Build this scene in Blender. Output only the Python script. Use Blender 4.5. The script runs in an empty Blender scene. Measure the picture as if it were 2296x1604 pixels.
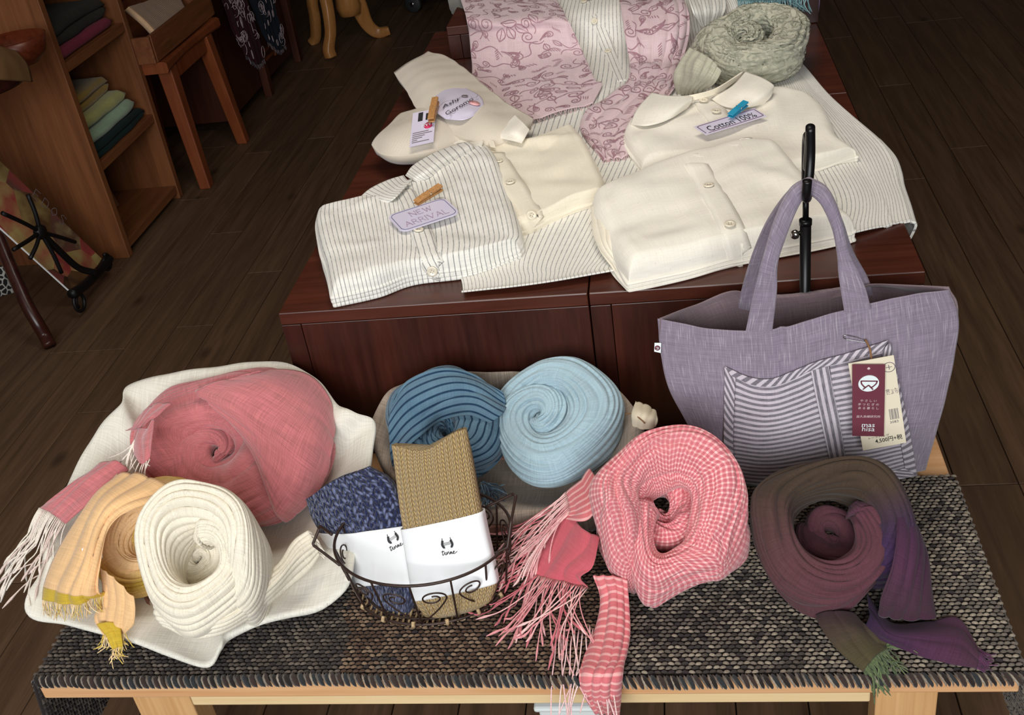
import bpy, math, random
import numpy as np
from mathutils import Matrix, Vector

SC = bpy.context.scene
COL = SC.collection
random.seed(7)
RNG = np.random.default_rng(11)

# ------------------------------------------------------------------ camera
# world: X along the bench, Y away from the viewer, Z up, metres, floor at z = 0
RM = np.array([[0.98548899, 0.10519941, -0.13320861],
               [-0.05556688, -0.54159236, -0.83880274],
               [-0.16038632, 0.83403285, -0.52788771]])
FPX, CX, CY = 2462.0, 1148.0, 802.0
CAM = np.array([0.0, 0.0, 1.42])
cam_data = bpy.data.cameras.new('camera')
cam_data.sensor_width = 36.0
cam_data.lens = FPX / 2296.0 * 36.0
cam_data.clip_start = 0.02
cam = bpy.data.objects.new('camera', cam_data)
COL.objects.link(cam)
mw = Matrix.Identity(4)
for i in range(3):
    mw[i][0] = RM[0][i]; mw[i][1] = -RM[1][i]; mw[i][2] = -RM[2][i]; mw[i][3] = CAM[i]
cam.matrix_world = mw
SC.camera = cam

# ------------------------------------------------------------------ light
world = bpy.data.worlds.new('world'); SC.world = world
world.use_nodes = True
world.node_tree.nodes['Background'].inputs[0].default_value = (0.75, 0.86, 1.0, 1)
world.node_tree.nodes['Background'].inputs[1].default_value = 0.6

def area(name, loc, target, sx, sy, power, color):
    d = bpy.data.lights.new(name, 'AREA'); d.shape = 'RECTANGLE'
    d.size = sx; d.size_y = sy; d.energy = power; d.color = color
    o = bpy.data.objects.new(name, d); COL.objects.link(o)
    o.location = loc
    o.rotation_euler = (Vector(target) - Vector(loc)).to_track_quat('-Z', 'Y').to_euler()
    return o
# daylight of the shop window behind the viewer, and the dim warm room lamp over the table
area('window_daylight', (-0.25, -1.6, 1.85), (-0.2, 1.9, 0.45), 2.7, 1.3, 108.0, (0.96, 0.985, 1.0))
area('ceiling_lamp_light', (-0.2, 1.7, 2.4), (-0.2, 1.7, 0.0), 1.0, 0.5, 15.0, (1.0, 0.92, 0.82))

vs = SC.view_settings
vs.view_transform = 'Standard'; vs.look = 'None'; vs.gamma = 1.0; vs.use_curve_mapping = False
vs.exposure = 0.0

# ------------------------------------------------------------------ geometry helpers
def ray(x, y):
    return RM.T @ np.array([(x - CX) / FPX, (y - CY) / FPX, 1.0])
def PZ(x, y, z):
    v = ray(x, y); return CAM + v * ((z - CAM[2]) / v[2])
def PY(x, y, Y):
    v = ray(x, y); return CAM + v * (Y / v[1])
def PX(x, y, X):
    v = ray(x, y); return CAM + v * (X / v[0])
def pz(rows):
    return np.array([[PZ(*p) for p in r] for r in rows])
def py(rows):
    return np.array([[PY(*p) for p in r] for r in rows])
def proj(V):
    q = (np.asarray(V) - CAM) @ RM.T
    return np.stack([CX + FPX * q[..., 0] / q[..., 2], CY + FPX * q[..., 1] / q[..., 2]], -1)

WLOC = {}
def empty(name, loc, label, cat, group=None):
    o = bpy.data.objects.new(name, None); COL.objects.link(o)
    o.location = [float(c) for c in loc]; o.empty_display_size = 0.05
    WLOC[o.name] = np.array(loc, float)
    tag(o, label, cat, group)
    return o
def tag(o, label=None, cat=None, group=None, kind=None):
    if label: o['label'] = label
    if cat: o['category'] = cat
    if group: o['group'] = group
    if kind: o['kind'] = kind
    return o

def mesh(name, V, Fc, mat, parent=None, uv=None, smooth=True, origin=None, col=None, solid=0.0, sub=0, bevel=0.0, solid_off=-1.0):
    V = np.asarray(V, float).reshape(-1, 3)
    if parent is not None:
        org = WLOC[parent.name]
    elif origin is not None:
        org = np.array(origin, float)
    else:
        org = np.array([(V[:, 0].min() + V[:, 0].max()) / 2, (V[:, 1].min() + V[:, 1].max()) / 2, V[:, 2].min()])
    me = bpy.data.meshes.new(name)
    me.from_pydata((V - org).tolist(), [], Fc.tolist() if isinstance(Fc, np.ndarray) else Fc)
    if smooth:
        me.polygons.foreach_set('use_smooth', [True] * len(me.polygons))
    if uv is not None:
        l = me.uv_layers.new(name='UVMap')
        idx = np.empty(len(me.loops), np.int32); me.loops.foreach_get('vertex_index', idx)
        l.data.foreach_set('uv', np.asarray(uv, float).reshape(-1, 2)[idx].ravel())
    if col is not None:
        a = me.attributes.new('tint', 'FLOAT_COLOR', 'POINT')
        c = np.ones((len(V), 4)); c[:, :3] = np.asarray(col).reshape(-1, 3)
        a.data.foreach_set('color', c.ravel())
    me.update()
    o = bpy.data.objects.new(name, me); COL.objects.link(o)
    if mat: me.materials.append(mat)
    if parent is not None:
        o.parent = parent; WLOC[o.name] = WLOC[parent.name]
    else:
        o.location = org; WLOC[o.name] = org
    if bevel:
        m = o.modifiers.new('bevel', 'BEVEL'); m.width = bevel; m.segments = 2; m.limit_method = 'ANGLE'
    if solid:
        m = o.modifiers.new('thickness', 'SOLIDIFY'); m.thickness = solid; m.offset = solid_off
    if sub:
        m = o.modifiers.new('smooth', 'SUBSURF'); m.levels = sub; m.render_levels = sub
    return o

def gfaces(nu, nv, cu=False, cv=False):
    iu = np.arange(nu if cu else nu - 1); iv = np.arange(nv if cv else nv - 1)
    A, B = np.meshgrid(iu, iv, indexing='ij'); A = A.ravel(); B = B.ravel()
    A2 = (A + 1) % nu; B2 = (B + 1) % nv
    return np.stack([A * nv + B, A * nv + B2, A2 * nv + B2, A2 * nv + B], 1)
def arc_uv(G):
    du = np.linalg.norm(np.diff(G, axis=0), axis=2).mean(1); dv = np.linalg.norm(np.diff(G, axis=1), axis=2).mean(0)
    u = np.concatenate([[0], np.cumsum(du)]); v = np.concatenate([[0], np.cumsum(dv)])
    return np.stack(np.meshgrid(u, v, indexing='ij'), -1)
def grid(name, G, mat, parent=None, cu=False, cv=False, uv=None, **k):
    if uv is None: uv = arc_uv(G)
    return mesh(name, G.reshape(-1, 3), gfaces(G.shape[0], G.shape[1], cu, cv), mat, parent, uv=uv.reshape(-1, 2), **k)

def cr1(P, n, closed=False):
    P = np.asarray(P, float); k = len(P)
    if k == 2 and not closed:
        t = np.linspace(0, 1, n).reshape((-1,) + (1,) * (P.ndim - 1)); return P[0] * (1 - t) + P[1] * t
    if closed:
        Q = np.concatenate([P[-1:], P, P[:2]]); segs = k
        t = np.linspace(0, segs, n, endpoint=False)
    else:
        Q = np.concatenate([2 * P[:1] - P[1:2], P, 2 * P[-1:] - P[-2:-1]]); segs = k - 1
        t = np.linspace(0, segs, n)
    i = np.minimum(t.astype(int), segs - 1); f = (t - i).reshape((-1,) + (1,) * (P.ndim - 1))
    a, b, c, d = Q[i], Q[i + 1], Q[i + 2], Q[i + 3]
    return 0.5 * (2 * b + (c - a) * f + (2 * a - 5 * b + 4 * c - d) * f**2 + (3 * b - 3 * c + d - a) * f**3)
def surf(C, nu, nv, closed_u=False, closed_v=False):
    C = np.asarray(C, float)
    A = cr1(C.transpose(1, 0, 2), nv, closed_v).transpose(1, 0, 2)
    return cr1(A, nu, closed_u)
def normals(G):
    n = np.cross(np.gradient(G, axis=0), np.gradient(G, axis=1))
    return n / np.maximum(np.linalg.norm(n, axis=2, keepdims=True), 1e-12)
def up_normals(G, to=None):
    n = normals(G); ref = (np.array([0, 0, 1.0]) if to is None else np.asarray(to)); s = np.sign((n * ref).sum(-1).mean()) or 1
    return n * s
class Wob:                                                     # smooth random field, roughly in -1..1
    def __init__(s, seed, scale, n=10):
        r = np.random.default_rng(seed); s.k = r.normal(size=(n, 3)) * scale; s.p = r.uniform(0, 6.28, n); s.n = n
    def __call__(s, V):
        return np.sin(np.asarray(V) @ s.k.T + s.p).sum(-1) / math.sqrt(s.n / 2) / 1.8
def uvgrid(nu, nv):
    return np.meshgrid(np.linspace(0, 1, nu), np.linspace(0, 1, nv), indexing='ij')
def sharp(x, p=0.6):                                           # pleat profile: round tops, sharp valleys, 0..1
    return np.abs(np.sin(x)) ** p

def box(name, lo, hi, mat, parent=None, bevel=0.002, **k):
    (a, b, c), (d, e, f) = lo, hi
    V = [(a, b, c), (d, b, c), (d, e, c), (a, e, c), (a, b, f), (d, b, f), (d, e, f), (a, e, f)]
    Fc = [(0, 3, 2, 1), (4, 5, 6, 7), (0, 1, 5, 4), (1, 2, 6, 5), (2, 3, 7, 6), (3, 0, 4, 7)]
    return mesh(name, V, Fc, mat, parent, smooth=False, bevel=bevel, **k)
def hexa(name, c8, mat, parent=None, bevel=0.0015, **k):       # any eight corners, bottom ring then top ring
    Fc = [(0, 3, 2, 1), (4, 5, 6, 7), (0, 1, 5, 4), (1, 2, 6, 5), (2, 3, 7, 6), (3, 0, 4, 7)]
    return mesh(name, c8, Fc, mat, parent, smooth=False, bevel=bevel, **k)
def frames(P):
    P = np.asarray(P, float); T = np.gradient(P, axis=0); T /= np.maximum(np.linalg.norm(T, axis=1, keepdims=True), 1e-9)
    up = np.array([0.13, 0.31, 0.94]); N = np.empty_like(T)
    n = np.cross(T[0], up); n = n if np.linalg.norm(n) > 1e-3 else np.cross(T[0], [1, 0, 0])
    for i in range(len(T)):
        n = n - T[i] * (n @ T[i]); n /= max(np.linalg.norm(n), 1e-9); N[i] = n
    return T, N, np.cross(T, N)
def tube_vf(P, r, m=6, closed=False):
    P = np.asarray(P, float); T, N, B = frames(P); n = len(P)
    r = np.broadcast_to(np.asarray(r, float), (n,))
    a = np.linspace(0, 2 * np.pi, m, endpoint=False)
    V = P[:, None] + r[:, None, None] * (np.cos(a)[None, :, None] * N[:, None] + np.sin(a)[None, :, None] * B[:, None])
    Fc = gfaces(n, m, closed, True).tolist()
    if not closed:
        Fc += [list(range(m))[::-1], [(n - 1) * m + j for j in range(m)]]
    return V.reshape(-1, 3), Fc
def tube(name, P, r, mat, parent=None, m=8, closed=False, n=None, **k):
    if n: P = cr1(np.asarray(P, float), n, closed)
    V, Fc = tube_vf(P, r, m, closed)
    return mesh(name, V, Fc, mat, parent, **k)
class Bag:                                                     # collects pieces for one mesh
    def __init__(s): s.V = []; s.F = []; s.C = []; s.n = 0
    def add(s, V, Fc, c=None):
        V = np.asarray(V, float).reshape(-1, 3)
        s.V.append(V); s.F += [[i + s.n for i in f] for f in (Fc.tolist() if isinstance(Fc, np.ndarray) else Fc)]
        if c is not None: s.C.append(np.broadcast_to(np.asarray(c, float), V.shape))
        s.n += len(V)
    def make(s, name, mat, parent=None, **k):
        return mesh(name, np.concatenate(s.V), s.F, mat, parent, col=np.concatenate(s.C) if s.C else None, **k)
def lathe_vf(prof, c, m=32, axis=None):
    prof = np.asarray(prof, float); a = np.linspace(0, 2 * np.pi, m, endpoint=False)
    ax = np.array([0, 0, 1.0]) if axis is None else np.asarray(axis, float) / np.linalg.norm(axis)
    e1 = np.cross(ax, [0.0, 1.0, 0.05]); e1 /= np.linalg.norm(e1); e2 = np.cross(ax, e1)
    V = np.asarray(c) + prof[:, None, :1] * (np.cos(a)[None, :, None] * e1 + np.sin(a)[None, :, None] * e2) + prof[:, None, 1:2] * ax
    return V.reshape(-1, 3), gfaces(len(prof), m, False, True)

def near(G, N, x, y, k=4):                                     # the point of a built surface seen at a place of the photograph
    V = G.reshape(-1, 3); q = proj(V); d = ((q - [x, y]) ** 2).sum(1)
    i = np.argsort(d)[:k]; w = 1 / (d[i] + 0.3); w /= w.sum()
    n = (N.reshape(-1, 3)[i] * w[:, None]).sum(0)
    return (V[i] * w[:, None]).sum(0), n / np.linalg.norm(n)
def strip_on(name, G, N, pts, width, lift, mat, parent, n=40, solid=0.0012, **k):
    c = cr1(np.array(pts, float), n)
    Q = np.array([near(G, N, *p)[0] for p in c]); M = np.array([near(G, N, *p)[1] for p in c])
    ker = np.ones(5) / 5
    for j in range(3): Q[2:-2, j] = np.convolve(Q[:, j], ker, 'valid')
    T = np.gradient(Q, axis=0); S = np.cross(T, M); S /= np.linalg.norm(S, axis=1, keepdims=True)
    v = np.linspace(-0.5, 0.5, 5); w = np.broadcast_to(np.asarray(width, float), (n,))
    A = Q[:, None] + S[:, None] * (v[None, :, None] * w[:, None, None]) + M[:, None] * (lift * (1 - (2 * np.abs(v[None, :, None])) ** 4 * 0.7))
    return grid(name, A, mat, parent, solid=solid, solid_off=0, **k), A
def bil(c, u, v):
    c = np.asarray(c, float); u = np.asarray(u, float)[..., None]; v = np.asarray(v, float)[..., None]
    return c[0] * (1 - u) * (1 - v) + c[1] * u * (1 - v) + c[2] * u * v + c[3] * (1 - u) * v

def rect(c):                                                   # square up four traced card corners
    c = np.array(c, float); ex = c[1] - c[0]; ex /= np.linalg.norm(ex); d = c[3] - c[0]; m = (c[0] + c[1] + c[2] + c[3]) / 4
    ey = d - ex * (d @ ex); w = np.linalg.norm(c[1] - c[0]); o = m - ex * w / 2 - ey / 2
    return np.array([o, o + ex * w, o + ex * w + ey, o + ey])
def lin(r, g, b):
    f = lambda c: (c / 255 / 12.92 if c / 255 <= 0.04045 else ((c / 255 + 0.055) / 1.055) ** 2.4)
    return (f(r), f(g), f(b), 1.0)
# ------------------------------------------------------------------ materials
class NT:
    def __init__(s, name):
        s.m = bpy.data.materials.new(name); s.m.use_nodes = True; s.t = s.m.node_tree
        s.b = s.t.nodes['Principled BSDF']
    def n(s, typ, *ins, **props):
        nd = s.t.nodes.new('ShaderNode' + typ)
        for k, v in props.items(): setattr(nd, k, v)
        for i, v in enumerate(ins):
            if v is not None: s.put(nd, i, v)
        return nd
    def put(s, nd, key, v):
        if hasattr(v, 'is_output'): s.t.links.new(v, nd.inputs[key])
        elif isinstance(v, tuple) and len(v) == 2 and hasattr(v[0], 'outputs'): s.t.links.new(v[0].outputs[v[1]], nd.inputs[key])
        elif hasattr(v, 'outputs'): s.t.links.new(v.outputs[0], nd.inputs[key])
        else: nd.inputs[key].default_value = v
    def math(s, op, a, b=0.0, c=None):
        nd = s.n('Math', a, b, operation=op)
        if c is not None: s.put(nd, 2, c)
        return nd
    def mix(s, f, a, b, blend='MIX'):
        nd = s.t.nodes.new('ShaderNodeMix'); nd.data_type = 'RGBA'; nd.blend_type = blend
        s.put(nd, 0, f); s.put(nd, 6, a); s.put(nd, 7, b)
        return nd.outputs[2]
    def coord(s, kind='Object'):
        return s.n('TexCoord').outputs[kind]
    def scaled(s, vec, sc, rot=None):
        nd = s.n('Mapping', vec); nd.inputs['Scale'].default_value = sc
        if rot: nd.inputs['Rotation'].default_value = rot
        return nd
    def noise(s, vec, scale, detail=3.0, rough=0.5, dist=0.0):
        nd = s.n('TexNoise', vec); nd.inputs['Scale'].default_value = scale; nd.inputs['Detail'].default_value = detail
        nd.inputs['Roughness'].default_value = rough; nd.inputs['Distortion'].default_value = dist
        return nd
    def ramp(s, f, stops):
        nd = s.n('ValToRGB', f); e = nd.color_ramp.elements
        while len(e) < len(stops): e.new(0.5)
        for i, (p, c) in enumerate(stops): e[i].position = p; e[i].color = c
        return nd
    def bump(s, h, strength, dist=0.001):
        nd = s.n('Bump'); nd.inputs['Strength'].default_value = strength; nd.inputs['Distance'].default_value = dist
        s.put(nd, 'Height', h); s.put(s.b, 'Normal', nd); return nd
    def out(s, color=None, rough=None, sheen=0.0, spec=None, metal=None):
        if color is not None: s.put(s.b, 'Base Color', color)
        if rough is not None: s.put(s.b, 'Roughness', rough)
        if sheen: s.b.inputs['Sheen Weight'].default_value = sheen; s.b.inputs['Sheen Roughness'].default_value = 0.5
        if spec is not None: s.b.inputs['Specular IOR Level'].default_value = spec
        if metal is not None: s.b.inputs['Metallic'].default_value = metal
        return s.m

def plain(name, c, rough=0.6, metal=0.0, spec=0.5, vary=0.12, scale=30.0):
    t = NT(name); nz = t.noise(t.coord(), scale, 4.0)
    dark = tuple(x * (1 - vary) for x in c[:3]) + (1.0,); light = tuple(min(1, x * (1 + vary)) for x in c[:3]) + (1.0,)
    return t.out(t.mix(nz, dark, light), rough, metal=metal, spec=spec)

def wood(name, dark, light, stretch, rough=0.5, ring=22.0, spec=0.4, bump=0.15, knots=False, gapcol=None):
    t = NT(name); co = t.coord(); info = t.n('ObjectInfo')
    off = t.n('VectorMath', co, operation='ADD'); rv = t.n('CombineXYZ'); 
    m7 = t.math('MULTIPLY', (info, 'Random'), 7.0)
    for i in range(3): t.put(rv, i, m7)
    t.put(off, 1, rv)
    mp = t.scaled(off, stretch)
    n1 = t.noise(mp, 3.0, 5.0, 0.55, 0.8)
    n2 = t.noise(mp, ring, 6.0, 0.65, 0.3)
    f = t.math('ADD', t.math('MULTIPLY', n1, 0.55), t.math('MULTIPLY', n2, 0.45))
    r = t.ramp(f, [(0.30, dark), (0.50, tuple((a + b) / 2 for a, b in zip(dark, light))), (0.70, light)])
    c = r.outputs[0]
    c = t.mix(t.math('MULTIPLY', (info, 'Random'), 0.30), c, dark)
    if knots:
        vo = t.n('TexVoronoi', t.scaled(off, (5.0, 2.4, 5.0))); 
        vo.inputs['Scale'].default_value = 1.0
        k = t.ramp(vo.outputs['Distance'], [(0.03, (1, 1, 1, 1)), (0.11, (0, 0, 0, 1))])
        c = t.mix(t.math('MULTIPLY', k, 0.7), c, tuple(x * 0.45 for x in dark[:3]) + (1.0,))
    t.bump(n2, bump, 0.0006)
    rr = t.math('ADD', t.math('MULTIPLY', n2, 0.25), rough - 0.12)
    return t.out(c, rr, spec=spec)

def threads(t, uv, fine=900.0):
    a = t.noise(t.scaled(uv, (fine, fine * 0.035, 1.0)), 1.0, 2.0); b = t.noise(t.scaled(uv, (fine * 0.035, fine, 1.0)), 1.0, 2.0)
    return t.math('ADD', a, b)

def cloth(name, c, c2=None, fine=900.0, vary=0.18, sheen=0.25, bump=0.35, fleck=None, slub=0.0):
    t = NT(name); uv = t.coord('UV'); th = threads(t, uv, fine)
    big = t.noise(t.coord(), 9.0, 4.0)
    c2 = c2 or tuple(min(1.0, x * 0.86) for x in c[:3]) + (1.0,)
    col = t.mix(big, c, c2)
    f = t.ramp(t.math('MULTIPLY', th, 0.5), [(0.36, (1 - vary,) * 3 + (1,)), (0.64, (1 + vary * 0.5,) * 3 + (1,))])
    col = t.mix(1.0, col, f.outputs[0], 'MULTIPLY')
    if slub:
        s = t.noise(t.scaled(uv, (fine * 0.05, fine * 0.9, 1.0)), 1.0, 1.0); s2 = t.ramp(s, [(0.56, (0, 0, 0, 1)), (0.7, (1, 1, 1, 1))])
        col = t.mix(t.math('MULTIPLY', s2, slub), col, (0.92, 0.88, 0.9, 1))
    if fleck:
        fl = t.noise(t.scaled(uv, (260.0, 260.0, 1.0)), 1.0, 1.0); fr = t.ramp(fl, [(0.74, (0, 0, 0, 1)), (0.78, (1, 1, 1, 1))])
        col = t.mix(t.math('MULTIPLY', fr, 0.55), col, fleck)
    t.bump(th, bump, 0.0006)
    return t.out(col, 0.92, sheen, spec=0.15)

def stripe_f(t, comp, period, width, wav=0.0, uv=None, warp=0.0):
    """1 on the stripe line, 0 between; comp is a UV component socket in metres"""
    x = t.math('MULTIPLY', comp, 1.0 / period)
    if warp: x = t.math('ADD', x, t.math('MULTIPLY', t.noise(t.scaled(uv, (9, 9, 1)), 1.0, 2.0), warp))
    fr = t.math('FRACT', x)
    d = t.math('ABSOLUTE', t.math('SUBTRACT', fr, 0.5))
    nd = t.n('MapRange', d); nd.inputs['From Min'].default_value = width * 0.5; nd.inputs['From Max'].default_value = width * 0.5 + 0.10
    nd.inputs['To Min'].default_value = 1.0; nd.inputs['To Max'].default_value = 0.0
    return nd

def striped(name, bg, line, period, width, axis='U', broken=0.5, diag=0.0, fine=900.0, sheen=0.2, bump=0.3, warp=0.0, bg2=None):
    t = NT(name); uv = t.coord('UV'); sp = t.n('SeparateXYZ', uv)
    comp = sp.outputs[0] if axis == 'U' else sp.outputs[1]
    if diag:
        comp = t.math('ADD', sp.outputs[0], t.math('MULTIPLY', sp.outputs[1], diag))
    f = stripe_f(t, comp, period, width, uv=uv, warp=warp)
    if broken:
        sc = (1400.0, 90.0, 1.0) if axis == 'U' else (90.0, 1400.0, 1.0)
        if diag: sc = (500.0, 500.0, 1.0)
        b = t.noise(t.scaled(uv, sc), 1.0, 2.0); br = t.ramp(b, [(0.34, (1 - broken,) * 3 + (1,)), (0.58, (1, 1, 1, 1))])
        f = t.math('MULTIPLY', f, br)
    th = threads(t, uv, fine)
    base = bg if not bg2 else t.mix(t.noise(t.coord(), 14.0, 3.0), bg, bg2)
    col = t.mix(f, base, line)
    m = t.ramp(t.math('MULTIPLY', th, 0.5), [(0.36, (0.86,) * 3 + (1,)), (0.64, (1.06,) * 3 + (1,))])
    col = t.mix(1.0, col, m.outputs[0], 'MULTIPLY')
    t.bump(th, bump, 0.0006)
    return t.out(col, 0.92, sheen, spec=0.15)

def gingham(name, bg, mid, full, p1, p2=None):
    t = NT(name); uv = t.coord('UV'); sp = t.n('SeparateXYZ', uv)
    a = stripe_f(t, sp.outputs[0], p1, 0.5, uv=uv); b = stripe_f(t, sp.outputs[1], p2 or p1, 0.5, uv=uv)
    s = t.math('MULTIPLY', t.math('ADD', a, b), 0.5)
    fine = stripe_f(t, sp.outputs[1], (p2 or p1) / 4, 0.25, uv=uv)
    col = t.ramp(s, [(0.0, bg), (0.5, mid), (1.0, full)]).outputs[0]
    zone = t.ramp(t.noise(t.scaled(uv, (4.0, 10.0, 1.0)), 1.0, 1.0), [(0.42, (0, 0, 0, 1)), (0.6, (1, 1, 1, 1))])
    col = t.mix(t.math('MULTIPLY', fine, 0.25), col, bg)
    col = t.mix(t.math('MULTIPLY', zone, 0.35), col, mid)
    th = threads(t, uv, 900.0); t.bump(th, 0.4, 0.0006)
    m = t.ramp(t.math('MULTIPLY', th, 0.5), [(0.36, (0.86,) * 3 + (1,)), (0.64, (1.06,) * 3 + (1,))])
    return t.out(t.mix(1.0, col, m.outputs[0], 'MULTIPLY'), 0.92, 0.3, spec=0.15)

def dyed(name, stops, axis='U', length=1.0, warp=0.25, fine=900.0, off=0.0):
    """hand-dyed cloth whose own colour changes along its length"""
    t = NT(name); uv = t.coord('UV'); sp = t.n('SeparateXYZ', uv)
    x = t.math('MULTIPLY', sp.outputs[0 if axis == 'U' else 1], 1.0 / length)
    x = t.math('ADD', x, t.math('MULTIPLY', t.math('SUBTRACT', t.noise(t.scaled(uv, (6, 14, 1)), 1.0, 3.0), 0.5), warp))
    x = t.math('ADD', x, off)
    col = t.ramp(x, stops).outputs[0]
    th = threads(t, uv, fine); t.bump(th, 0.4, 0.0006)
    m = t.ramp(t.math('MULTIPLY', th, 0.5), [(0.36, (0.8,) * 3 + (1,)), (0.64, (1.1,) * 3 + (1,))])
    return t.out(t.mix(1.0, col, m.outputs[0], 'MULTIPLY'), 0.9, 0.08, spec=0.15)

def knit(name, c, c2, cols, rows, marl=0.0, depth=1.0):
    """stocking stitch: V pairs in columns; UV in metres, U across, V along"""
    t = NT(name); uv = t.coord('UV'); sp = t.n('SeparateXYZ', uv)
    u = t.math('MULTIPLY', sp.outputs[1], cols); v = t.math('MULTIPLY', sp.outputs[0], rows)
    fu = t.math('ABSOLUTE', t.math('SUBTRACT', t.math('FRACT', u), 0.5))
    ph = t.math('FRACT', t.math('ADD', v, t.math('MULTIPLY', fu, 1.6)))
    st = t.math('SINE', t.math('MULTIPLY', ph, 3.14159))
    arm = t.math('SINE', t.math('MULTIPLY', fu, 6.28318))
    h = t.math('MULTIPLY', t.math('POWER', st, 0.6), t.math('POWER', t.math('MAXIMUM', arm, 0.001), 0.5))
    col = t.mix(h, c2, c)
    if marl:
        nz = t.noise(t.scaled(uv, (rows * 1.3, cols * 2.0, 1.0)), 1.0, 1.0); r = t.ramp(nz, [(0.47, (0, 0, 0, 1)), (0.6, (1, 1, 1, 1))])
        col = t.mix(t.math('MULTIPLY', t.math('MULTIPLY', r, marl), h), col, lin(120, 128, 164))
    t.bump(h, 0.9 * depth, 0.0022)
    return t.out(col, 0.95, 0.3, spec=0.1)

def tinted(name, rough=0.95, bump=0.4, sheen=0.2):
    t = NT(name); a = t.n('Attribute', attribute_name='tint'); nz = t.noise(t.coord(), 700.0, 2.0)
    m = t.ramp(nz, [(0.3, (0.75,) * 3 + (1,)), (0.7, (1.15,) * 3 + (1,))])
    col = t.mix(1.0, a.outputs['Color'], m.outputs[0], 'MULTIPLY')
    return t.out(col, rough, sheen, spec=0.15)

M = {}
M['floor_wood'] = wood('floor_wood', lin(66, 48, 34), lin(112, 86, 64), (9.0, 0.55, 9.0), 0.5, 9.0, spec=0.35, knots=True)
M['red_wood'] = wood('red_wood', lin(36, 12, 8), lin(74, 32, 19), (9.0, 9.0, 0.7), 0.36, 8.0, spec=0.5, bump=0.08)  # darker than the top boards: shade on the chest fronts put into the colour
M['red_wood_top'] = wood('red_wood_top', lin(50, 19, 12), lin(92, 44, 28), (0.8, 9.0, 9.0), 0.34, 8.0, spec=0.5, bump=0.08)
M['pine'] = wood('pine', lin(196, 140, 92), lin(226, 184, 138), (0.7, 16.0, 30.0), 0.5, 7.0, bump=0.1)
M['pine_leg'] = wood('pine_leg', lin(190, 138, 88), lin(226, 186, 132), (26.0, 26.0, 0.7), 0.5, 7.0, bump=0.1)
M['pine_pale'] = wood('pine_pale', lin(212, 180, 130), lin(236, 212, 168), (0.7, 12.0, 12.0), 0.55, 5.0, bump=0.1)
M['shelf_wood'] = wood('shelf_wood', lin(94, 54, 30), lin(138, 86, 50), (10.0, 10.0, 0.6), 0.45, 8.0, knots=False)
M['shelf_wood_y'] = wood('shelf_wood_y', lin(94, 54, 30), lin(138, 86, 50), (10.0, 0.7, 10.0), 0.45, 8.0)
M['stool_wood'] = wood('stool_wood', lin(104, 48, 24), lin(144, 76, 40), (9.0, 9.0, 0.8), 0.42, 8.0)
M['crate_wood'] = wood('crate_wood', lin(92, 50, 27), lin(140, 84, 48), (9.0, 0.8, 9.0), 0.5, 8.0)
M['cabinet_wood'] = wood('cabinet_wood', lin(54, 24, 15), lin(92, 46, 28), (9.0, 9.0, 0.7), 0.45, 8.0)
M['honey_wood'] = wood('honey_wood', lin(156, 102, 52), lin(196, 140, 82), (9.0, 9.0, 0.8), 0.3, 8.0)
M['dark_wood'] = wood('dark_wood', lin(38, 16, 12), lin(66, 30, 22), (9.0, 9.0, 1.0), 0.3, 8.0)
M['bowl_wood'] = wood('bowl_wood', lin(66, 24, 12), lin(118, 54, 28), (6.0, 6.0, 9.0), 0.35, 8.0)
M['wall'] = plain('wall', lin(120, 104, 88), 0.9)
M['ceiling'] = plain('ceiling', lin(140, 124, 106), 0.9)
M['mat_base'] = plain('mat_base', lin(42, 35, 33), 0.95, scale=400.0)
M['weave'] = tinted('weave')
M['yarn'] = tinted('yarn', bump=0.2, sheen=0.3)
M['wicker'] = wood('wicker', lin(120, 78, 66), lin(176, 130, 112), (60.0, 60.0, 60.0), 0.6, 3.0)
M['cane'] = wood('cane', lin(150, 120, 84), lin(214, 190, 150), (80.0, 80.0, 80.0), 0.6, 3.0)
M['black_iron'] = plain('black_iron', lin(16, 15, 17), 0.35, 0.3, vary=0.2)
M['brown_wire'] = plain('brown_wire', lin(58, 42, 36), 0.42, 0.35, vary=0.25, scale=90.0)
M['iron_dark'] = plain('iron_dark', lin(20, 17, 18), 0.5, 0.4)
M['chrome'] = plain('chrome', lin(190, 190, 190), 0.15, 1.0, vary=0.02)
M['button'] = plain('button', lin(232, 222, 200), 0.25, spec=0.6, vary=0.04)
M['thread_hole'] = plain('thread_hole', lin(120, 112, 98), 0.8)
M['paper'] = plain('paper', lin(238, 239, 240), 0.55, vary=0.02)
M['paper_cream'] = plain('paper_cream', lin(238, 226, 200), 0.6, vary=0.03)
M['paper_lilac'] = plain('paper_lilac', lin(218, 212, 232), 0.5, vary=0.03)
M['ink'] = plain('ink', lin(34, 32, 36), 0.7)
M['ink_grey'] = plain('ink_grey', lin(120, 112, 116), 0.7)
M['ink_mauve'] = plain('ink_mauve', lin(172, 140, 168), 0.7)
M['ink_blue'] = plain('ink_blue', lin(86, 90, 128), 0.7)
M['ink_plum'] = plain('ink_plum', lin(122, 92, 112), 0.7)
M['tag_plum'] = plain('tag_plum', lin(112, 52, 66), 0.6, vary=0.05)
M['tag_white'] = plain('tag_white', lin(236, 246, 246), 0.6, vary=0.02)
M['tag_pale'] = plain('tag_pale', lin(226, 200, 202), 0.6, vary=0.02)
M['pin_wood'] = wood('pin_wood', lin(164, 112, 62), lin(206, 156, 100), (90.0, 90.0, 20.0), 0.6, 3.0)
M['clip_blue'] = plain('clip_blue', lin(40, 150, 186), 0.45, vary=0.05)
M['string'] = plain('string', lin(140, 100, 66), 0.9, vary=0.2, scale=900.0)
M['plastic_white'] = plain('plastic_white', lin(222, 228, 226), 0.4, vary=0.02)
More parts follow.
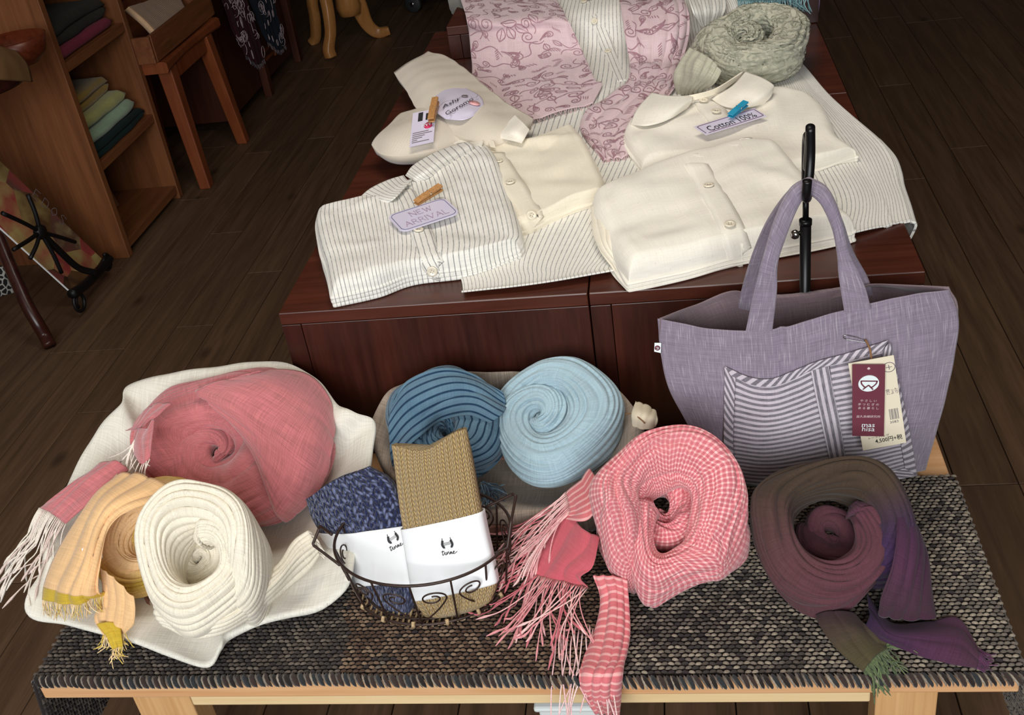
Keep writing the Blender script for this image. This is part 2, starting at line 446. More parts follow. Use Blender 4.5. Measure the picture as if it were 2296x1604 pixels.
M['rubber'] = plain('rubber', lin(44, 46, 48), 0.6)
M['leather'] = plain('leather', lin(124, 92, 58), 0.6, vary=0.15, scale=60.0)
M['pink_dot'] = plain('pink_dot', lin(240, 178, 180), 0.6, vary=0.03)
M['red_dot'] = plain('red_dot', lin(206, 44, 92), 0.6, vary=0.03)
CREAM = lin(240, 231, 208)
M['white_gauze'] = cloth('white_gauze', lin(232, 228, 214), lin(222, 218, 206), 700.0, 0.16, fleck=lin(170, 166, 150))
M['white_scarf'] = cloth('white_scarf', lin(240, 232, 214), lin(230, 220, 198), 800.0, 0.16, bump=0.5, fleck=lin(178, 172, 156))
M['linen'] = cloth('linen', lin(178, 162, 146), lin(152, 136, 122), 600.0, 0.34, bump=0.7)
M['pink_scarf'] = cloth('pink_scarf', lin(210, 126, 128), lin(192, 108, 112), 700.0, 0.30, sheen=0.5, bump=0.6)
M['pale_blue'] = cloth('pale_blue', lin(172, 196, 204), lin(156, 182, 194), 800.0, 0.2, bump=0.5)
M['blue_stripe'] = striped('blue_stripe', lin(116, 148, 166), lin(20, 50, 78), 0.0115, 0.16, 'V', 0.15, fine=420.0, bump=0.8, bg2=lin(66, 98, 122))
M['check_pink'] = gingham('check_pink', lin(244, 200, 196), lin(224, 138, 142), lin(196, 92, 104), 0.0068)
M['pink_tail'] = striped('pink_tail', lin(206, 104, 112), lin(238, 182, 178), 0.0105, 0.22, 'U', 0.3, warp=0.5, bg2=lin(222, 128, 130))
M['pink_tail_plain'] = cloth('pink_tail_plain', lin(196, 84, 98), lin(206, 104, 112), 800.0, 0.16)
M['plum_scarf'] = dyed('plum_scarf', [(0.0, lin(60, 40, 72)), (0.07, lin(62, 42, 74)), (0.17, lin(72, 58, 46)), (0.33, lin(70, 56, 46)), (0.43, lin(88, 58, 60)), (0.56, lin(96, 58, 66)), (0.68, lin(94, 56, 66)), (0.76, lin(64, 42, 70)), (0.86, lin(72, 58, 48)), (0.94, lin(90, 58, 62)), (1.0, lin(94, 58, 66))], 'U', 0.95, 0.10)
M['plum_inner'] = cloth('plum_inner', lin(92, 54, 64), lin(80, 50, 54), 800.0, 0.2, sheen=0.08)
M['olive_cloth'] = dyed('olive_cloth', [(0.0, lin(67, 49, 52)), (0.35, lin(78, 70, 49)), (1.0, lin(67, 65, 41))], 'U', 0.16, 0.2)
M['purple_cloth'] = dyed('purple_cloth', [(0.0, lin(56, 38, 65)), (0.5, lin(78, 46, 68)), (0.8, lin(73, 49, 59)), (1.0, lin(73, 32, 59))], 'U', 0.2, 0.25)
M['apricot'] = cloth('apricot', lin(240, 200, 150), lin(236, 188, 132), 700.0, 0.16)
M['apricot_roll'] = dyed('apricot_roll', [(0.0, lin(228, 190, 120)), (0.10, lin(216, 186, 84)), (0.20, lin(240, 202, 152)), (0.42, lin(242, 206, 158)), (0.52, lin(214, 186, 80)), (0.6, lin(240, 202, 150)), (0.8, lin(240, 200, 150)), (0.9, lin(210, 180, 74)), (1.0, lin(238, 198, 146))], 'V', 0.24, 0.12)
M['mustard_band'] = cloth('mustard_band', lin(206, 176, 60), lin(196, 162, 52), 700.0, 0.2)
M['sage'] = cloth('sage', lin(196, 192, 172), lin(176, 176, 156), 700.0, 0.2, bump=0.7)
M['sage_print'] = plain('sage_print', lin(160, 160, 142), 0.9)
M['rose_sheer'] = cloth('rose_sheer', lin(226, 202, 206), lin(220, 192, 197), 800.0, 0.14)
M['rose_print'] = plain('rose_print', lin(168, 126, 138), 0.9)
M['shirt_stripe'] = striped('shirt_stripe', lin(238, 235, 226), lin(118, 120, 124), 0.0100, 0.06, 'U', 0.65, bump=0.4)
M['shirt_fold'] = striped('shirt_fold', lin(238, 235, 226), lin(118, 120, 124), 0.0066, 0.07, 'U', 0.6, bump=0.4)
M['shirt_stripe_v'] = striped('shirt_stripe_v', lin(236, 233, 224), lin(112, 114, 120), 0.0085, 0.06, 'V', 0.6, bump=0.4)
M['cream_cotton'] = cloth('cream_cotton', lin(246, 241, 228), lin(240, 233, 218), 1000.0, 0.08, fleck=lin(206, 186, 150))
M['cream_cotton_warm'] = cloth('cream_cotton_warm', lin(244, 236, 216), lin(238, 228, 206), 1000.0, 0.08, fleck=lin(200, 180, 145))
M['cream_knit'] = knit('cream_knit', lin(232, 222, 206), lin(206, 194, 176), 420.0, 300.0, depth=0.4)
M['beige_knit'] = knit('beige_knit', lin(196, 166, 112), lin(132, 104, 62), 150.0, 170.0)
M['navy_knit'] = knit('navy_knit', lin(42, 48, 84), lin(12, 14, 30), 105.0, 110.0, marl=0.85)
M['lavender'] = cloth('lavender', lin(148, 136, 150), lin(134, 122, 138), 700.0, 0.25, bump=0.6, slub=0.16)
M['lavender_in'] = cloth('lavender_in', lin(138, 118, 122), lin(122, 104, 110), 700.0, 0.22, bump=0.6)
PB, PS = lin(206, 196, 204), lin(112, 106, 116)
M['pocket_h'] = striped('pocket_h', PB, PS, 0.0084, 0.40, 'U', 0.35)
M['pocket_v'] = striped('pocket_v', PB, PS, 0.0076, 0.40, 'V', 0.35)
M['pocket_d1'] = striped('pocket_d1', PB, PS, 0.0105, 0.42, 'U', 0.2, diag=0.8)
M['pocket_d2'] = striped('pocket_d2', PB, PS, 0.0105, 0.42, 'U', 0.2, diag=-0.8)
M['turquoise'] = plain('turquoise', lin(120, 170, 176), 0.9, vary=0.3, scale=80.0)
M['violet_cloth'] = cloth('violet_cloth', lin(150, 128, 168))
M['grey_floral'] = cloth('grey_floral', lin(150, 150, 140), lin(60, 60, 58))
# ------------------------------------------------------------------ the room
def structure(o): o['kind'] = 'structure'; return o
floor = structure(box('floor', (-2.4, -1.8, -0.06), (2.6, 6.9, -0.016), M['mat_base'], bevel=0))
WLOC[floor.name] = np.array([0, 0, 0.0]) ; floor.location = (0, 0, 0)
for v in floor.data.vertices:
    v.co = Vector(v.co) + Vector((0.1, 2.55, -0.06))
plank_meshes = {}
def plank(x0, x1, y0, y1):
    key = round(y1 - y0, 1)
    w = x1 - x0 - 0.0022
    if key not in plank_meshes:
        L = key - 0.0025
        o = box('plank', (x0 + 0.0011, y0, -0.016), (x0 + 0.0011 + w, y0 + L, 0.0), M['floor_wood'], None, bevel=0.0012)
        plank_meshes[key] = o.data
        o.location.z = -0.016
    else:
        o = bpy.data.objects.new('plank', plank_meshes[key]); COL.objects.link(o)
        o.location = ((x0 + x1) / 2, (y0 + y0 + key - 0.0025) / 2, -0.016)
        m = o.modifiers.new('bevel', 'BEVEL'); m.width = 0.0012; m.segments = 2; m.limit_method = 'ANGLE'
    o.parent = floor
PW = 0.1115
for i in range(-26, 18):
    x0 = 0.597 + PW * i
    if x0 < -2.35 or x0 > 2.5: continue
    y = 0.2 if i != 0 and i != -1 else 0.70
    y += [0.0, 0.5, 0.3, 0.8][i % 4] if i not in (0, -1) else 0
    first = True
    while y < 6.6:
        L = random.choice([1.0, 1.4, 1.8, 2.2])
        if i in (0, -1) and first: L = 1.0
        first = False
        if y + L > 6.8: L = round(6.8 - y, 1)
        if L < 0.2: break
        plank(x0, x0 + PW, y, y + L); y += L
structure(box('wall_back', (-2.4, 6.8, 0), (2.6, 6.9, 2.6), M['wall'], bevel=0))
structure(box('wall_left', (-2.4, -1.8, 0), (-2.3, 6.8, 2.6), M['wall'], bevel=0))
structure(box('wall_right', (2.5, -1.8, 0), (2.6, 6.8, 2.6), M['wall'], bevel=0))
structure(box('ceiling', (-2.4, -1.8, 2.6), (2.6, 6.9, 2.7), M['ceiling'], bevel=0))
wf = structure(box('wall_front', (-2.3, -1.8, 0), (2.5, -1.7, 0.95), M['wall'], bevel=0))
for nm, lo, hi in (('lintel', (-2.3, -1.8, 2.5), (2.5, -1.7, 2.6)), ('pier', (-2.3, -1.8, 0.95), (-1.9, -1.7, 2.5)), ('pier', (1.1, -1.8, 0.95), (2.5, -1.7, 2.5))):
    box(nm, lo, hi, M['wall'], wf, bevel=0)
w1 = bpy.data.objects.new('window_1', None); COL.objects.link(w1); w1.location = (-0.4, -1.75, 0.95); WLOC['window_1'] = np.array([-0.4, -1.75, 0.95]); structure(w1)
for lo, hi in (((-1.9, -1.79, 0.95), (1.1, -1.71, 1.0)), ((-1.9, -1.79, 2.45), (1.1, -1.71, 2.5)), ((-1.9, -1.79, 1.0), (-1.85, -1.71, 2.45)), ((1.05, -1.79, 1.0), (1.1, -1.71, 2.45)), ((-0.43, -1.79, 1.0), (-0.37, -1.71, 2.45))):
    box('window_frame', lo, hi, M['cabinet_wood'], w1, bevel=0)
lamp = empty('ceiling_lamp', (-0.2, 1.7, 2.6), 'flat white ceiling lamp above the display table', 'lamp')
box('lamp_housing', (-0.75, 1.4, 2.50), (0.35, 2.0, 2.60), M['plastic_white'], lamp)

# ------------------------------------------------------------------ bench with its woven runner
BZ = 0.42
bx0, bx1, by0, by1 = -0.84, 0.338, 0.874, 1.325
bench = empty('bench', ((bx0 + bx1) / 2, (by0 + by1) / 2, 0), 'low pale pine bench with a dark woven runner over its top', 'bench')
box('seat_board', (bx0, by0, BZ - 0.03), (bx1, by1, BZ), M['pine'], bench, bevel=0.002)
for lx0, lx1 in ((-0.745, -0.665), (0.192, 0.262)):
    for ly0, ly1 in ((0.905, 0.945), (1.26, 1.30)):
        box('leg', (lx0, ly0, 0.0), (lx1, ly1, BZ - 0.03), M['pine_leg'], bench)
box('rail', (-0.65, 0.885, BZ - 0.058), (0.182, 0.905, BZ - 0.0305), M['pine_pale'], bench)
box('rail', (-0.66, 1.27, BZ - 0.075), (0.19, 1.29, BZ - 0.0305), M['pine_pale'], bench)

runner = empty('woven_runner', (-0.25, 1.04, BZ), 'dark brown and grey rag woven runner draped over the pine bench', 'runner')
my0, my1 = by0 - 0.002, 1.214
RT = BZ + 0.006
def runner_path(s):
    """s along the length: flap, top, flap -> (x, z, normal x, normal z)"""
    L0, LT = 0.20, bx1 - bx0 + 0.008
    x_l, x_r = bx0 - 0.004, bx1 + 0.004
    if s < L0:
        d = L0 - s; return x_l - 0.001 - 0.03 * (d / L0), RT - 0.006 - d * 0.98, -0.98, 0.15
    if s > L0 + LT:
        d = s - L0 - LT; return x_r + 0.001 + 0.035 * (d / L0), RT - 0.006 - d * 0.98, 0.98, 0.15
    q = s - L0; x = x_l + q
    e = min(q, LT - q)
    return x, RT - 0.004 * max(0, 1 - e / 0.003) ** 2, 0.0, 1.0
LTOT = 0.20 * 2 + bx1 - bx0 + 0.008
ss = np.concatenate([np.linspace(0, 0.2, 14), np.linspace(0.201, LTOT - 0.201, 60), np.linspace(LTOT - 0.2, LTOT, 14)])
pp = np.array([runner_path(s) for s in ss])
yy = np.linspace(my0, my1, 12)
Gm = np.stack([np.broadcast_to(pp[:, None, 0], (len(ss), 12)), np.broadcast_to(yy[None], (len(ss), 12)), np.broadcast_to(pp[:, None, 1], (len(ss), 12))], -1)
Gm[..., 2] -= 0.0035
grid('ground_cloth', Gm, M['mat_base'], runner, solid=0.002, solid_off=0)
wv = Bag()
pal = {'dark': [lin(66, 58, 52), lin(84, 74, 66), lin(58, 52, 50), lin(104, 94, 84)], 'brown': [lin(92, 72, 58), lin(112, 90, 72), lin(78, 58, 46), lin(128, 106, 86)], 'grey': [lin(132, 120, 106), lin(150, 138, 122), lin(112, 102, 92), lin(96, 88, 80)]}
gx = np.linspace(-1, 1, 5); gy = np.linspace(-1, 1, 3)
GU, GV = np.meshgrid(gx, gy, indexing='ij')
shape = np.sqrt(np.maximum(0, 1 - GU**2)) ; gf = gfaces(5, 3)
pu, pv = 0.0078, 0.0062
nsr = int(LTOT / pu); nyr = int((my1 - my0) / pv)
wob = Wob(3, 9.0)
for j in range(nyr):
    y = my0 + (j + 0.5) * pv
    for i in range(nsr):
        s = (i + 0.5 + 0.5 * (j % 2)) * pu
        if s > LTOT - 0.003: continue
        x, z, nx, nz = runner_path(s)
        k = x + 0.04 * wob(np.array([x * 3, y * 3, 1.0]))
        zone = 'dark' if k < -0.43 else ('brown' if k < -0.12 else 'grey')
        if zone == 'grey' and k < 0.08 and random.random() < 0.4: zone = 'dark'
        c = random.choice(pal[zone])
        if random.random() < 0.05: c = lin(52, 44, 44)
        tx, tz = nz, -nx
        jx = random.uniform(-0.0006, 0.0006); jy = random.uniform(-0.0005, 0.0005); sk = 0.0006 * random.choice((1, 1, -1))
        a = GU * pu * 0.47 + jx; b = GV * pv * 0.40 * (0.45 + 0.55 * shape) + jy + sk * GU
        h = shape * (1 - 0.75 * GV**2) * 0.0030
        V = np.stack([x + a * tx + h * nx, y + b, z + a * tz + h * nz + 0.0004], -1)
        wv.add(V, gf, c[:3])
        if nz < 0.5:                                           # the loose ends show their inner side too
            wv.add(np.stack([x + a * tx - h * nx - 0.004 * nx, y + b, z + a * tz - h * nz], -1), gf[:, ::-1], [q * 0.9 for q in c[:3]])
tag(wv.make('weave', M['weave'], runner), kind='stuff')
ed = Bag()
i = 0; x = bx0 + 0.003
while x < bx1:
    d = (i % 2 == 0)
    w = random.uniform(0.0065, 0.0105)
    yo = my0 - 0.001 - 0.004 * (0.5 + 0.5 * wob(np.array([x * 4, 0, 0]))) - 0.008 * max(0, min(1, (x + 0.5) / 0.4))
    P = np.array([[x - 0.3 * w, yo + 0.010, RT + 0.001], [x, yo + 0.002, RT + 0.003], [x + 0.5 * w, yo - 0.004, RT - 0.001], [x + 0.7 * w, yo - 0.003, RT - 0.008]])
    V, Fc = tube_vf(cr1(P, 7), np.array([0.0012, 0.0028, 0.0036, 0.0034, 0.003, 0.0022, 0.0008]) * (0.85 if d else 0.5) * random.uniform(0.8, 1.15), 6)
    ed.add(V, Fc, (random.choice([lin(40, 34, 32), lin(58, 46, 42), lin(46, 48, 50)]) if d else random.choice(pal['grey']))[:3])
    x += w * (0.62 if d else 0.38); i += 1
tag(ed.make('edge_twist', M['weave'], runner), kind='stuff')

# ------------------------------------------------------------------ dark red wooden boxes
BX = 0.668
def chest(x0, x1, y0, y1, z0, z1, label):
    e = empty('wooden_chest', ((x0 + x1) / 2, (y0 + y1) / 2, z0), label, 'chest', 'dark red wooden chests')
    t = 0.02; g = 0.0008
    box('top_board', (x0, y0, z1 - t), (x1, y1, z1), M['red_wood_top'], e, bevel=0.0015)
    box('front_panel', (x0 + 0.03, y0 + 0.0005, z0), (x1, y0 + t, z1 - t - g), M['red_wood'], e, bevel=0.001)
    box('corner_stile', (x0, y0, z0), (x0 + 0.03 - g, y0 + t, z1 - t - g), M['red_wood'], e, bevel=0.001)
    box('side_panel', (x0, y0 + t + g, z0), (x0 + t, y1 - t - g, z1 - t - g), M['red_wood'], e, bevel=0.001)
    box('side_panel', (x1 - t, y0 + t + g, z0), (x1, y1 - t - g, z1 - t - g), M['red_wood'], e, bevel=0.001)
    box('back_panel', (x0, y1 - t, z0), (x1, y1, z1 - t - g), M['red_wood'], e, bevel=0.001)
    return e
cy0, cy1, cy2 = 1.345, 2.048, 2.75
chest(-0.594, -0.138, cy0, cy1, 0, BX, 'dark red wooden chest under the striped folded shirt, nearest on the left')
chest(-0.136, 0.316, cy0, cy1, 0, BX, 'dark red wooden chest behind the lavender tote bag')
chest(-0.594, -0.138, cy1 + 0.002, cy2, 0, BX, 'dark red wooden chest under the cream knitted socks, second row')
chest(-0.136, 0.316, cy1 + 0.002, cy2, 0, BX, 'dark red wooden chest under the sage scarf, second row')
RB = 0.745
e = chest(-0.512, 0.32, 2.50, 2.98, BX + 0.001, RB, 'raised flat wooden box at the back under the pink paisley scarf')
# ------------------------------------------------------------------ cloth builders
def roll(zb, fit, a0=0.03, a1=0.014, b0=0.05, b1=0.03, r_in=0.010, z_in=0.8, tilt=0.35, tilt_y=0.0, seed=1, pleats=9, amp=0.004, twist=0.3, start=0.0, drift=(0, 0), dirn=1, wob=0.006, wsc=22.0, sq=(1, 1), m=180, R=0.09, pack=0.86, amod=(0.0, 0.0), crinkle=0.0, pw=0.7, tail_in=0.5, tap=0.045, hold_t=0.72):
    """a scarf wound into a nest: one thick pleated rope of cloth coiled inwards, standing on height zb;
    fit gives the middle and the size it has in the photograph"""
    th = [0.0]; rc = [R - a0]; aa = [a0]; step = 2 * math.pi / 120
    while rc[-1] > r_in and len(th) < 1200:
        q = 1 - (rc[-1] - r_in) / (R - a0 - r_in); an = a0 * (1 - q) + a1 * q
        hold = min(1.0, max(0.0, (th[-1] / (2 * math.pi) - hold_t) / 0.25)); hold *= 1.0 + 0.9 * max(0.0, 1 - abs(th[-1] / (2 * math.pi) - hold_t - 0.35) / 0.35)
        th.append(th[-1] + step); aa.append(an); rc.append(rc[-1] - 2 * an * pack * hold * step / (2 * math.pi))
    th += [th[-1] + step * (i + 1) for i in range(int(60 * tail_in))]; aa += [a1 * 0.9] * (len(th) - len(aa)); rc += [max(0.004, rc[-1] * 0.8)] * (len(th) - len(rc))
    n = len(th); th = start + dirn * np.array(th)[:, None]; rc = np.array(rc)[:, None]; a = np.array(aa)[:, None]
    t = np.linspace(0, 1, n)[:, None]; te = t ** 0.8
    w1, w2, w3 = Wob(seed, 1.0, 6), Wob(seed + 50, 1.0, 6), Wob(seed + 90, 1.0, 6)
    one = np.concatenate([th * 0.8, t * 3, t * 0], 1)
    b = b0 * (1 - te) + b1 * te; zt = 2 * b0 * ((1 - te) + z_in * te); zc = zt - b
    zc = zc + 0.16 * b0 * w2(one)[:, None] - b0 * 0.5 * np.clip(1 - t / (tap * 2.5), 0, 1); a = a * (1 + 0.18 * w3(one)[:, None]) * (1 + amod[0] * np.cos(th - amod[1]) * (1 - t))
    rc = rc * (1 + 0.05 * w1(one)[:, None])
    endtaper = np.clip((1 - t) / 0.05, 0.12, 1) ** 0.5 * np.sqrt(np.clip(1 - (1 - np.clip(t / tap, 0, 1)) ** 2, 0.0004, 1))
    ph = np.linspace(0, 2 * np.pi, m, endpoint=False)[None]
    k1 = round(pleats); lw = Wob(seed + 20, 1.0, 8); q1 = np.stack(np.broadcast_arrays(2.2 * np.cos(ph), 2.2 * np.sin(ph), 1.1 * th), -1)
    x = ph * k1 / 2 + twist * th + 2.0 * lw(q1) + 0.9 * w1(one)[:, None]
    mod = np.clip(0.55 + 0.75 * Wob(seed + 30, 1.6, 8)(q1), 0.05, 1.35)
    d = amp * (sharp(x, pw) - 0.62) * mod + 0.4 * amp * (sharp(x * 2.0 + 1.1 + lw(q1 * 1.7), 0.7) - 0.6) * (1.2 - mod)
    d = d * endtaper
    cp, sn = np.cos(ph), np.sin(ph); sup = lambda q: np.sign(q) * np.abs(q) ** 0.8
    rr = rc + (a * endtaper + d) * sup(cp); zz = zc + (b * (0.4 + 0.6 * endtaper) + d) * sup(sn)
    V = np.stack([rr * np.cos(th) * sq[0] + drift[0] * te, rr * np.sin(th) * sq[1] + drift[1] * te, zz + 0 * th], -1)
    f1, f2, f3 = Wob(seed + 1, wsc), Wob(seed + 2, wsc), Wob(seed + 3, wsc)
    V = V + wob * np.stack([f1(V), f2(V), 0.8 * f3(V)], -1)
    if crinkle:
        nn = normals(V); g = Wob(seed + 7, 150.0, 16); g2 = Wob(seed + 8, 330.0, 16)
        V = V + nn * (crinkle * (np.abs(g(V)) + 0.5 * np.abs(g2(V))))[..., None]
    ct, st = math.cos(tilt), math.sin(tilt)
    V = np.stack([V[..., 0], V[..., 1] * ct - V[..., 2] * st, V[..., 1] * st + V[..., 2] * ct], -1)
    ct, st = math.cos(tilt_y), math.sin(tilt_y)
    V = np.stack([V[..., 0] * ct + V[..., 2] * st, V[..., 1], -V[..., 0] * st + V[..., 2] * ct], -1)
    V[..., 2] -= np.percentile(V[..., 2], 1.0); V[..., 2] = np.maximum(V[..., 2], 0.0005)
    V[..., :2] -= V[..., :2].reshape(-1, 2).mean(0)
    cx, cy, w, h = fit; c = PZ(cx, cy, zb + 0.04); c[2] = zb
    sxy = sz = 1.0
    for it in range(8):
        W = V * [sxy, sxy, sz] + c; q = proj(W).reshape(-1, 2); lo, hi = q.min(0), q.max(0)
        sxy *= w / (hi[0] - lo[0]); sz = min(max(sz * (h / (hi[1] - lo[1])) ** 1.5, 0.6), 1.7)
        mx, my = (lo + hi) / 2; k = (PZ(cx, cy, zb + 0.05) - PZ(mx, my, zb + 0.05)); c = c + [k[0], k[1], 0]
    return V * [sxy, sxy, sz] + c
def roll_uv(G):
    du = np.percentile(np.linalg.norm(np.diff(G, axis=0), axis=2), 75, axis=1); u = np.concatenate([[0], np.cumsum(du)])
    dv = np.linalg.norm(np.diff(np.concatenate([G, G[:, :1]], 1), axis=1), axis=2); v = np.concatenate([np.zeros((len(G), 1)), np.cumsum(dv, 1)[:, :-1]], 1)
    return np.stack([np.broadcast_to(u[:, None], v.shape), v], -1)
def on_px(G, rows, lift, k=6):
    N = up_normals(G, CAM - G.reshape(-1, 3).mean(0)); V = G.reshape(-1, 3)
    keep = (N.reshape(-1, 3) * (CAM - V)).sum(1) > 0
    V = V[keep]; q = proj(V); dist = np.linalg.norm(V - CAM, axis=1); out = []
    for r in rows:
        o_ = []
        for p in r:
            d = ((q - [p[0], p[1]]) ** 2).sum(1); i = np.where(d < 14 ** 2)[0]
            if len(i) == 0: i = np.argsort(d)[:k]
            dd = dist[i].min(); v = ray(p[0], p[1]); v = v / np.linalg.norm(v)
            o_.append(CAM + v * (dd - lift - (p[2] if len(p) > 2 else 0)))
        out.append(o_)
    return np.array(out)

def sheet(C, nu=60, nv=40, pl=0, amp=0.002, along=0, seed=1, wob=0.002, wsc=25.0, up=None, phase=0.0):
    """cloth through control points, with pleats running along one axis and a soft random roll"""
    G = surf(C, nu, nv); N = up_normals(G, up); U, W = uvgrid(nu, nv)
    d = wob * Wob(seed, wsc)(G)
    if pl:
        q = W if along == 0 else U; s_ = U if along == 0 else W
        x = q * np.pi * pl + phase + 0.8 * np.sin(s_ * 3 + seed) + 0.5 * np.sin(q * 5 + s_ * 6)
        d = d + amp * (sharp(x, 0.65) - 0.6)
    return G + N * d[..., None]

def fringe(name, starts, dirs, length, r, cols, mat, parent, zf, seed=1, curl=0.5, knot=False, segs=9, lift=0.0, sag=1.0, drop_y=None):
    """loose yarn ends; zf is the height of what they lie on"""
    rg = np.random.default_rng(seed); bag = Bag()
    for s, d in zip(starts, dirs):
        L = length * rg.uniform(0.65, 1.15); d = np.array(d, float); d /= np.linalg.norm(d)
        side = np.cross(d, [0, 0, 1.0]); side = side / max(np.linalg.norm(side), 1e-6)
        k1, k2 = rg.normal(0, curl), rg.normal(0, curl); P = [np.array(s, float)]
        vel = d.copy(); 
        for i in range(1, segs):
            f = i / (segs - 1)
            vel = vel + side * (k1 * (1 - f) + k2 * f * 1.3) * 2.2 / segs + np.array([0, 0, -sag * 2.0 / segs]); vel /= np.linalg.norm(vel)
            p = P[-1] + vel * L / (segs - 1)
            g = zf(p) if callable(zf) else zf
            if p[2] < g + r + lift * rg.uniform(0, 1):
                p[2] = g + r + lift * rg.uniform(0, 1); vel[2] = max(vel[2], 0.0)
                h = np.linalg.norm(vel[:2])
                if h < 0.3: vel[:2] = vel[:2] + d[:2] * 0.6 + rg.normal(0, 0.3, 2)
                vel /= np.linalg.norm(vel)
            P.append(p)
        P = cr1(np.array(P), segs * 2)
        rad = np.full(len(P), r) * rg.uniform(0.8, 1.15)
        if knot: rad[-4:-1] *= np.array([1.3, 2.1, 1.6])
        rad[-1] *= 0.5
        V, Fc = tube_vf(P, rad, 5)
        bag.add(V, Fc, np.array(cols[rg.integers(len(cols))][:3]))
    o = bag.make(name, mat, parent); tag(o, kind='stuff'); return o
def edge_starts(G, idx, n, jitter=0.0):
    E_ = cr1(G[idx] if isinstance(idx, int) else idx, n); return E_
def bench_z(p):
    return RT + 0.003 if (bx0 < p[0] < bx1 and p[1] > by0 - 0.004) else -1.0

# ------------------------------------------------------------------ white cloth lined basket on the left
def ringed(ring, center, zs, nr, nth, flat=0.62, floor_z=None, seed=1, wob=0.003, hang=None):
    """cloth pressed into a basket: floor, wall, rolled rim and an outer edge"""
    C = cr1(np.array(ring), nth, True); c = np.asarray(center)
    rows = []
    for k in range(nr):
        s = k / (nr - 1)
        if s < 0.70:
            q = s / 0.70; rad = q * 0.80
            h = np.clip((q - flat) / (1 - flat), 0, 1) ** 1.6 * 0.62
            xy = c[:2] + (C[:, :2] - c[:2]) * rad; z = c[2] + (C[:, 2] - c[2]) * h
        elif s < 0.90:
            q = (s - 0.70) / 0.20; rad = 0.80 + 0.20 * q; xy = c[:2] + (C[:, :2] - c[:2]) * rad
            z = c[2] + (C[:, 2] - c[2]) * (0.62 + 0.38 * math.sin(q * math.pi / 2)) 
        else:
            q = (s - 0.90) / 0.10; xy = c[:2] + (C[:, :2] - c[:2]) * (1.0 + 0.012 * math.sin(q * math.pi) - 0.03 * q * q)
            z = C[:, 2] - (hang if hang else 0.02) * q
        rows.append(np.concatenate([xy, z[:, None]], 1))
    G = np.array(rows)
    f = Wob(seed, 20.0); g = Wob(seed + 1, 55.0)
    amt = np.linspace(0.3, 1, nr)[:, None]
    ang = np.linspace(0, 2 * np.pi, nth, endpoint=False)[None]; fold_ = np.sin(ang * 11 + 2 * np.sin(ang * 3 + seed)) * np.sin(ang * 2 + seed)
    G[..., 2] += wob * amt * (f(G) + 0.4 * g(G) + 0.8 * fold_ * np.linspace(0, 1, nr)[:, None])
    return G

wring = [(60, 1372, .475), (84, 1275, .50), (120, 1150, .525), (165, 1050, .545), (222, 968, .56), (272, 915, .575), (284, 862, .585), (380, 828, .59), (470, 815, .595), (570, 806, .595), (660, 820, .59), (715, 852, .58), (757, 900, .57), (795, 926, .56), (838, 945, .545), (832, 1010, .53), (815, 1100, .51), (795, 1220, .485), (770, 1325, .462), (640, 1378, .455), (520, 1418, .452), (496, 1455, .446), (462, 1494, .438), (380, 1472, .442), (270, 1430, .452), (150, 1388, .465)]
wbase = PZ(455, 1215, 0.445)
WG = ringed([PZ(*p) for p in wring], wbase, None, 40, 220, 0.5, seed=5, wob=0.006, hang=0.012)
cl = grid('white_cloth', WG, M['white_gauze'], None, False, True, uv=np.stack([WG[..., 0], WG[..., 1]], -1), solid=0.002)
tag(cl, 'white crinkled cloth lining the basket on the left end of the bench', 'cloth')
bsk = empty('wicker_basket', (-0.64, 1.09, RT), 'shallow oval wicker basket under the white cloth', 'basket')
a = np.linspace(0, 2 * np.pi, 48, endpoint=False)
for k in range(9):
    q = k / 8; P = np.stack([-0.635 + (0.105 + 0.02 * q) * np.cos(a), 1.095 + (0.13 + 0.03 * q) * np.sin(a), np.full(48, RT + 0.004 + 0.0018 * k) + np.where(np.sin(a) > 0, 0.02 * q * np.sin(a), 0) + 0.0008 * np.sin(a * 24 + k * np.pi)], 1)
    tube('weaver', P, 0.003, M['wicker'], bsk, 6, True)
Vd, Fd = lathe_vf([(0.0005, 0.0), (0.06, 0.0), (0.115, 0.002), (0.118, 0.006), (0.06, 0.005), (0.0005, 0.005)], (-0.635, 1.095, RT + 0.004), 40)
mesh('basket_floor', Vd, Fd, M['wicker'], bsk)

def wz(p):                                                     # height of the white cloth under a point
    d = ((WG[..., :2] - np.asarray(p)[:2]) ** 2).sum(-1); i = np.unravel_index(np.argmin(d), d.shape)
    return WG[i][2] if d[i] < 0.0009 else (bench_z(p))

# large pink scarf
ps = empty('pink_scarf', PZ(530, 1150, 0.45), 'big rose pink wound scarf with white yarn fringe in the white cloth', 'scarf')
PG = roll(0.452, (522, 1010, 462, 372), 0.056, 0.02, 0.070, 0.035, 0.012, 0.75, 0.62, -0.1, 21, 11, 0.006, 0.25, 4.1, (-0.015, -0.02), -1, 0.011, 26.0, R=0.14, amod=(0.28, 0.4))
grid('wound_cloth', PG, M['pink_scarf'], ps, False, True, uv=roll_uv(PG), solid=0.0015)
fold = on_px(PG, [[(560, 842, -.004), (620, 826), (690, 842), (738, 895), (748, 960)], [(500, 852), (575, 860), (655, 895), (710, 945), (742, 1005)], [(440, 876, -.002), (520, 905), (605, 960), (680, 1020), (732, 1062)], [(470, 905, -.006), (540, 955), (600, 1020), (660, 1085), (706, 1108)], [(520, 945, -.010), (565, 1000, -.002), (596, 1065), (630, 1130), (668, 1150)], [(552, 985, -.016), (578, 1040, -.010), (598, 1095, -.008), (618, 1150, -.006), (640, 1172, -.004)]], 0.012)
grid('outer_fold', sheet(fold, 80, 70, 6, 0.002, 1, 4, 0.003, 22.0), M['pink_scarf'], ps, solid=0.0016)
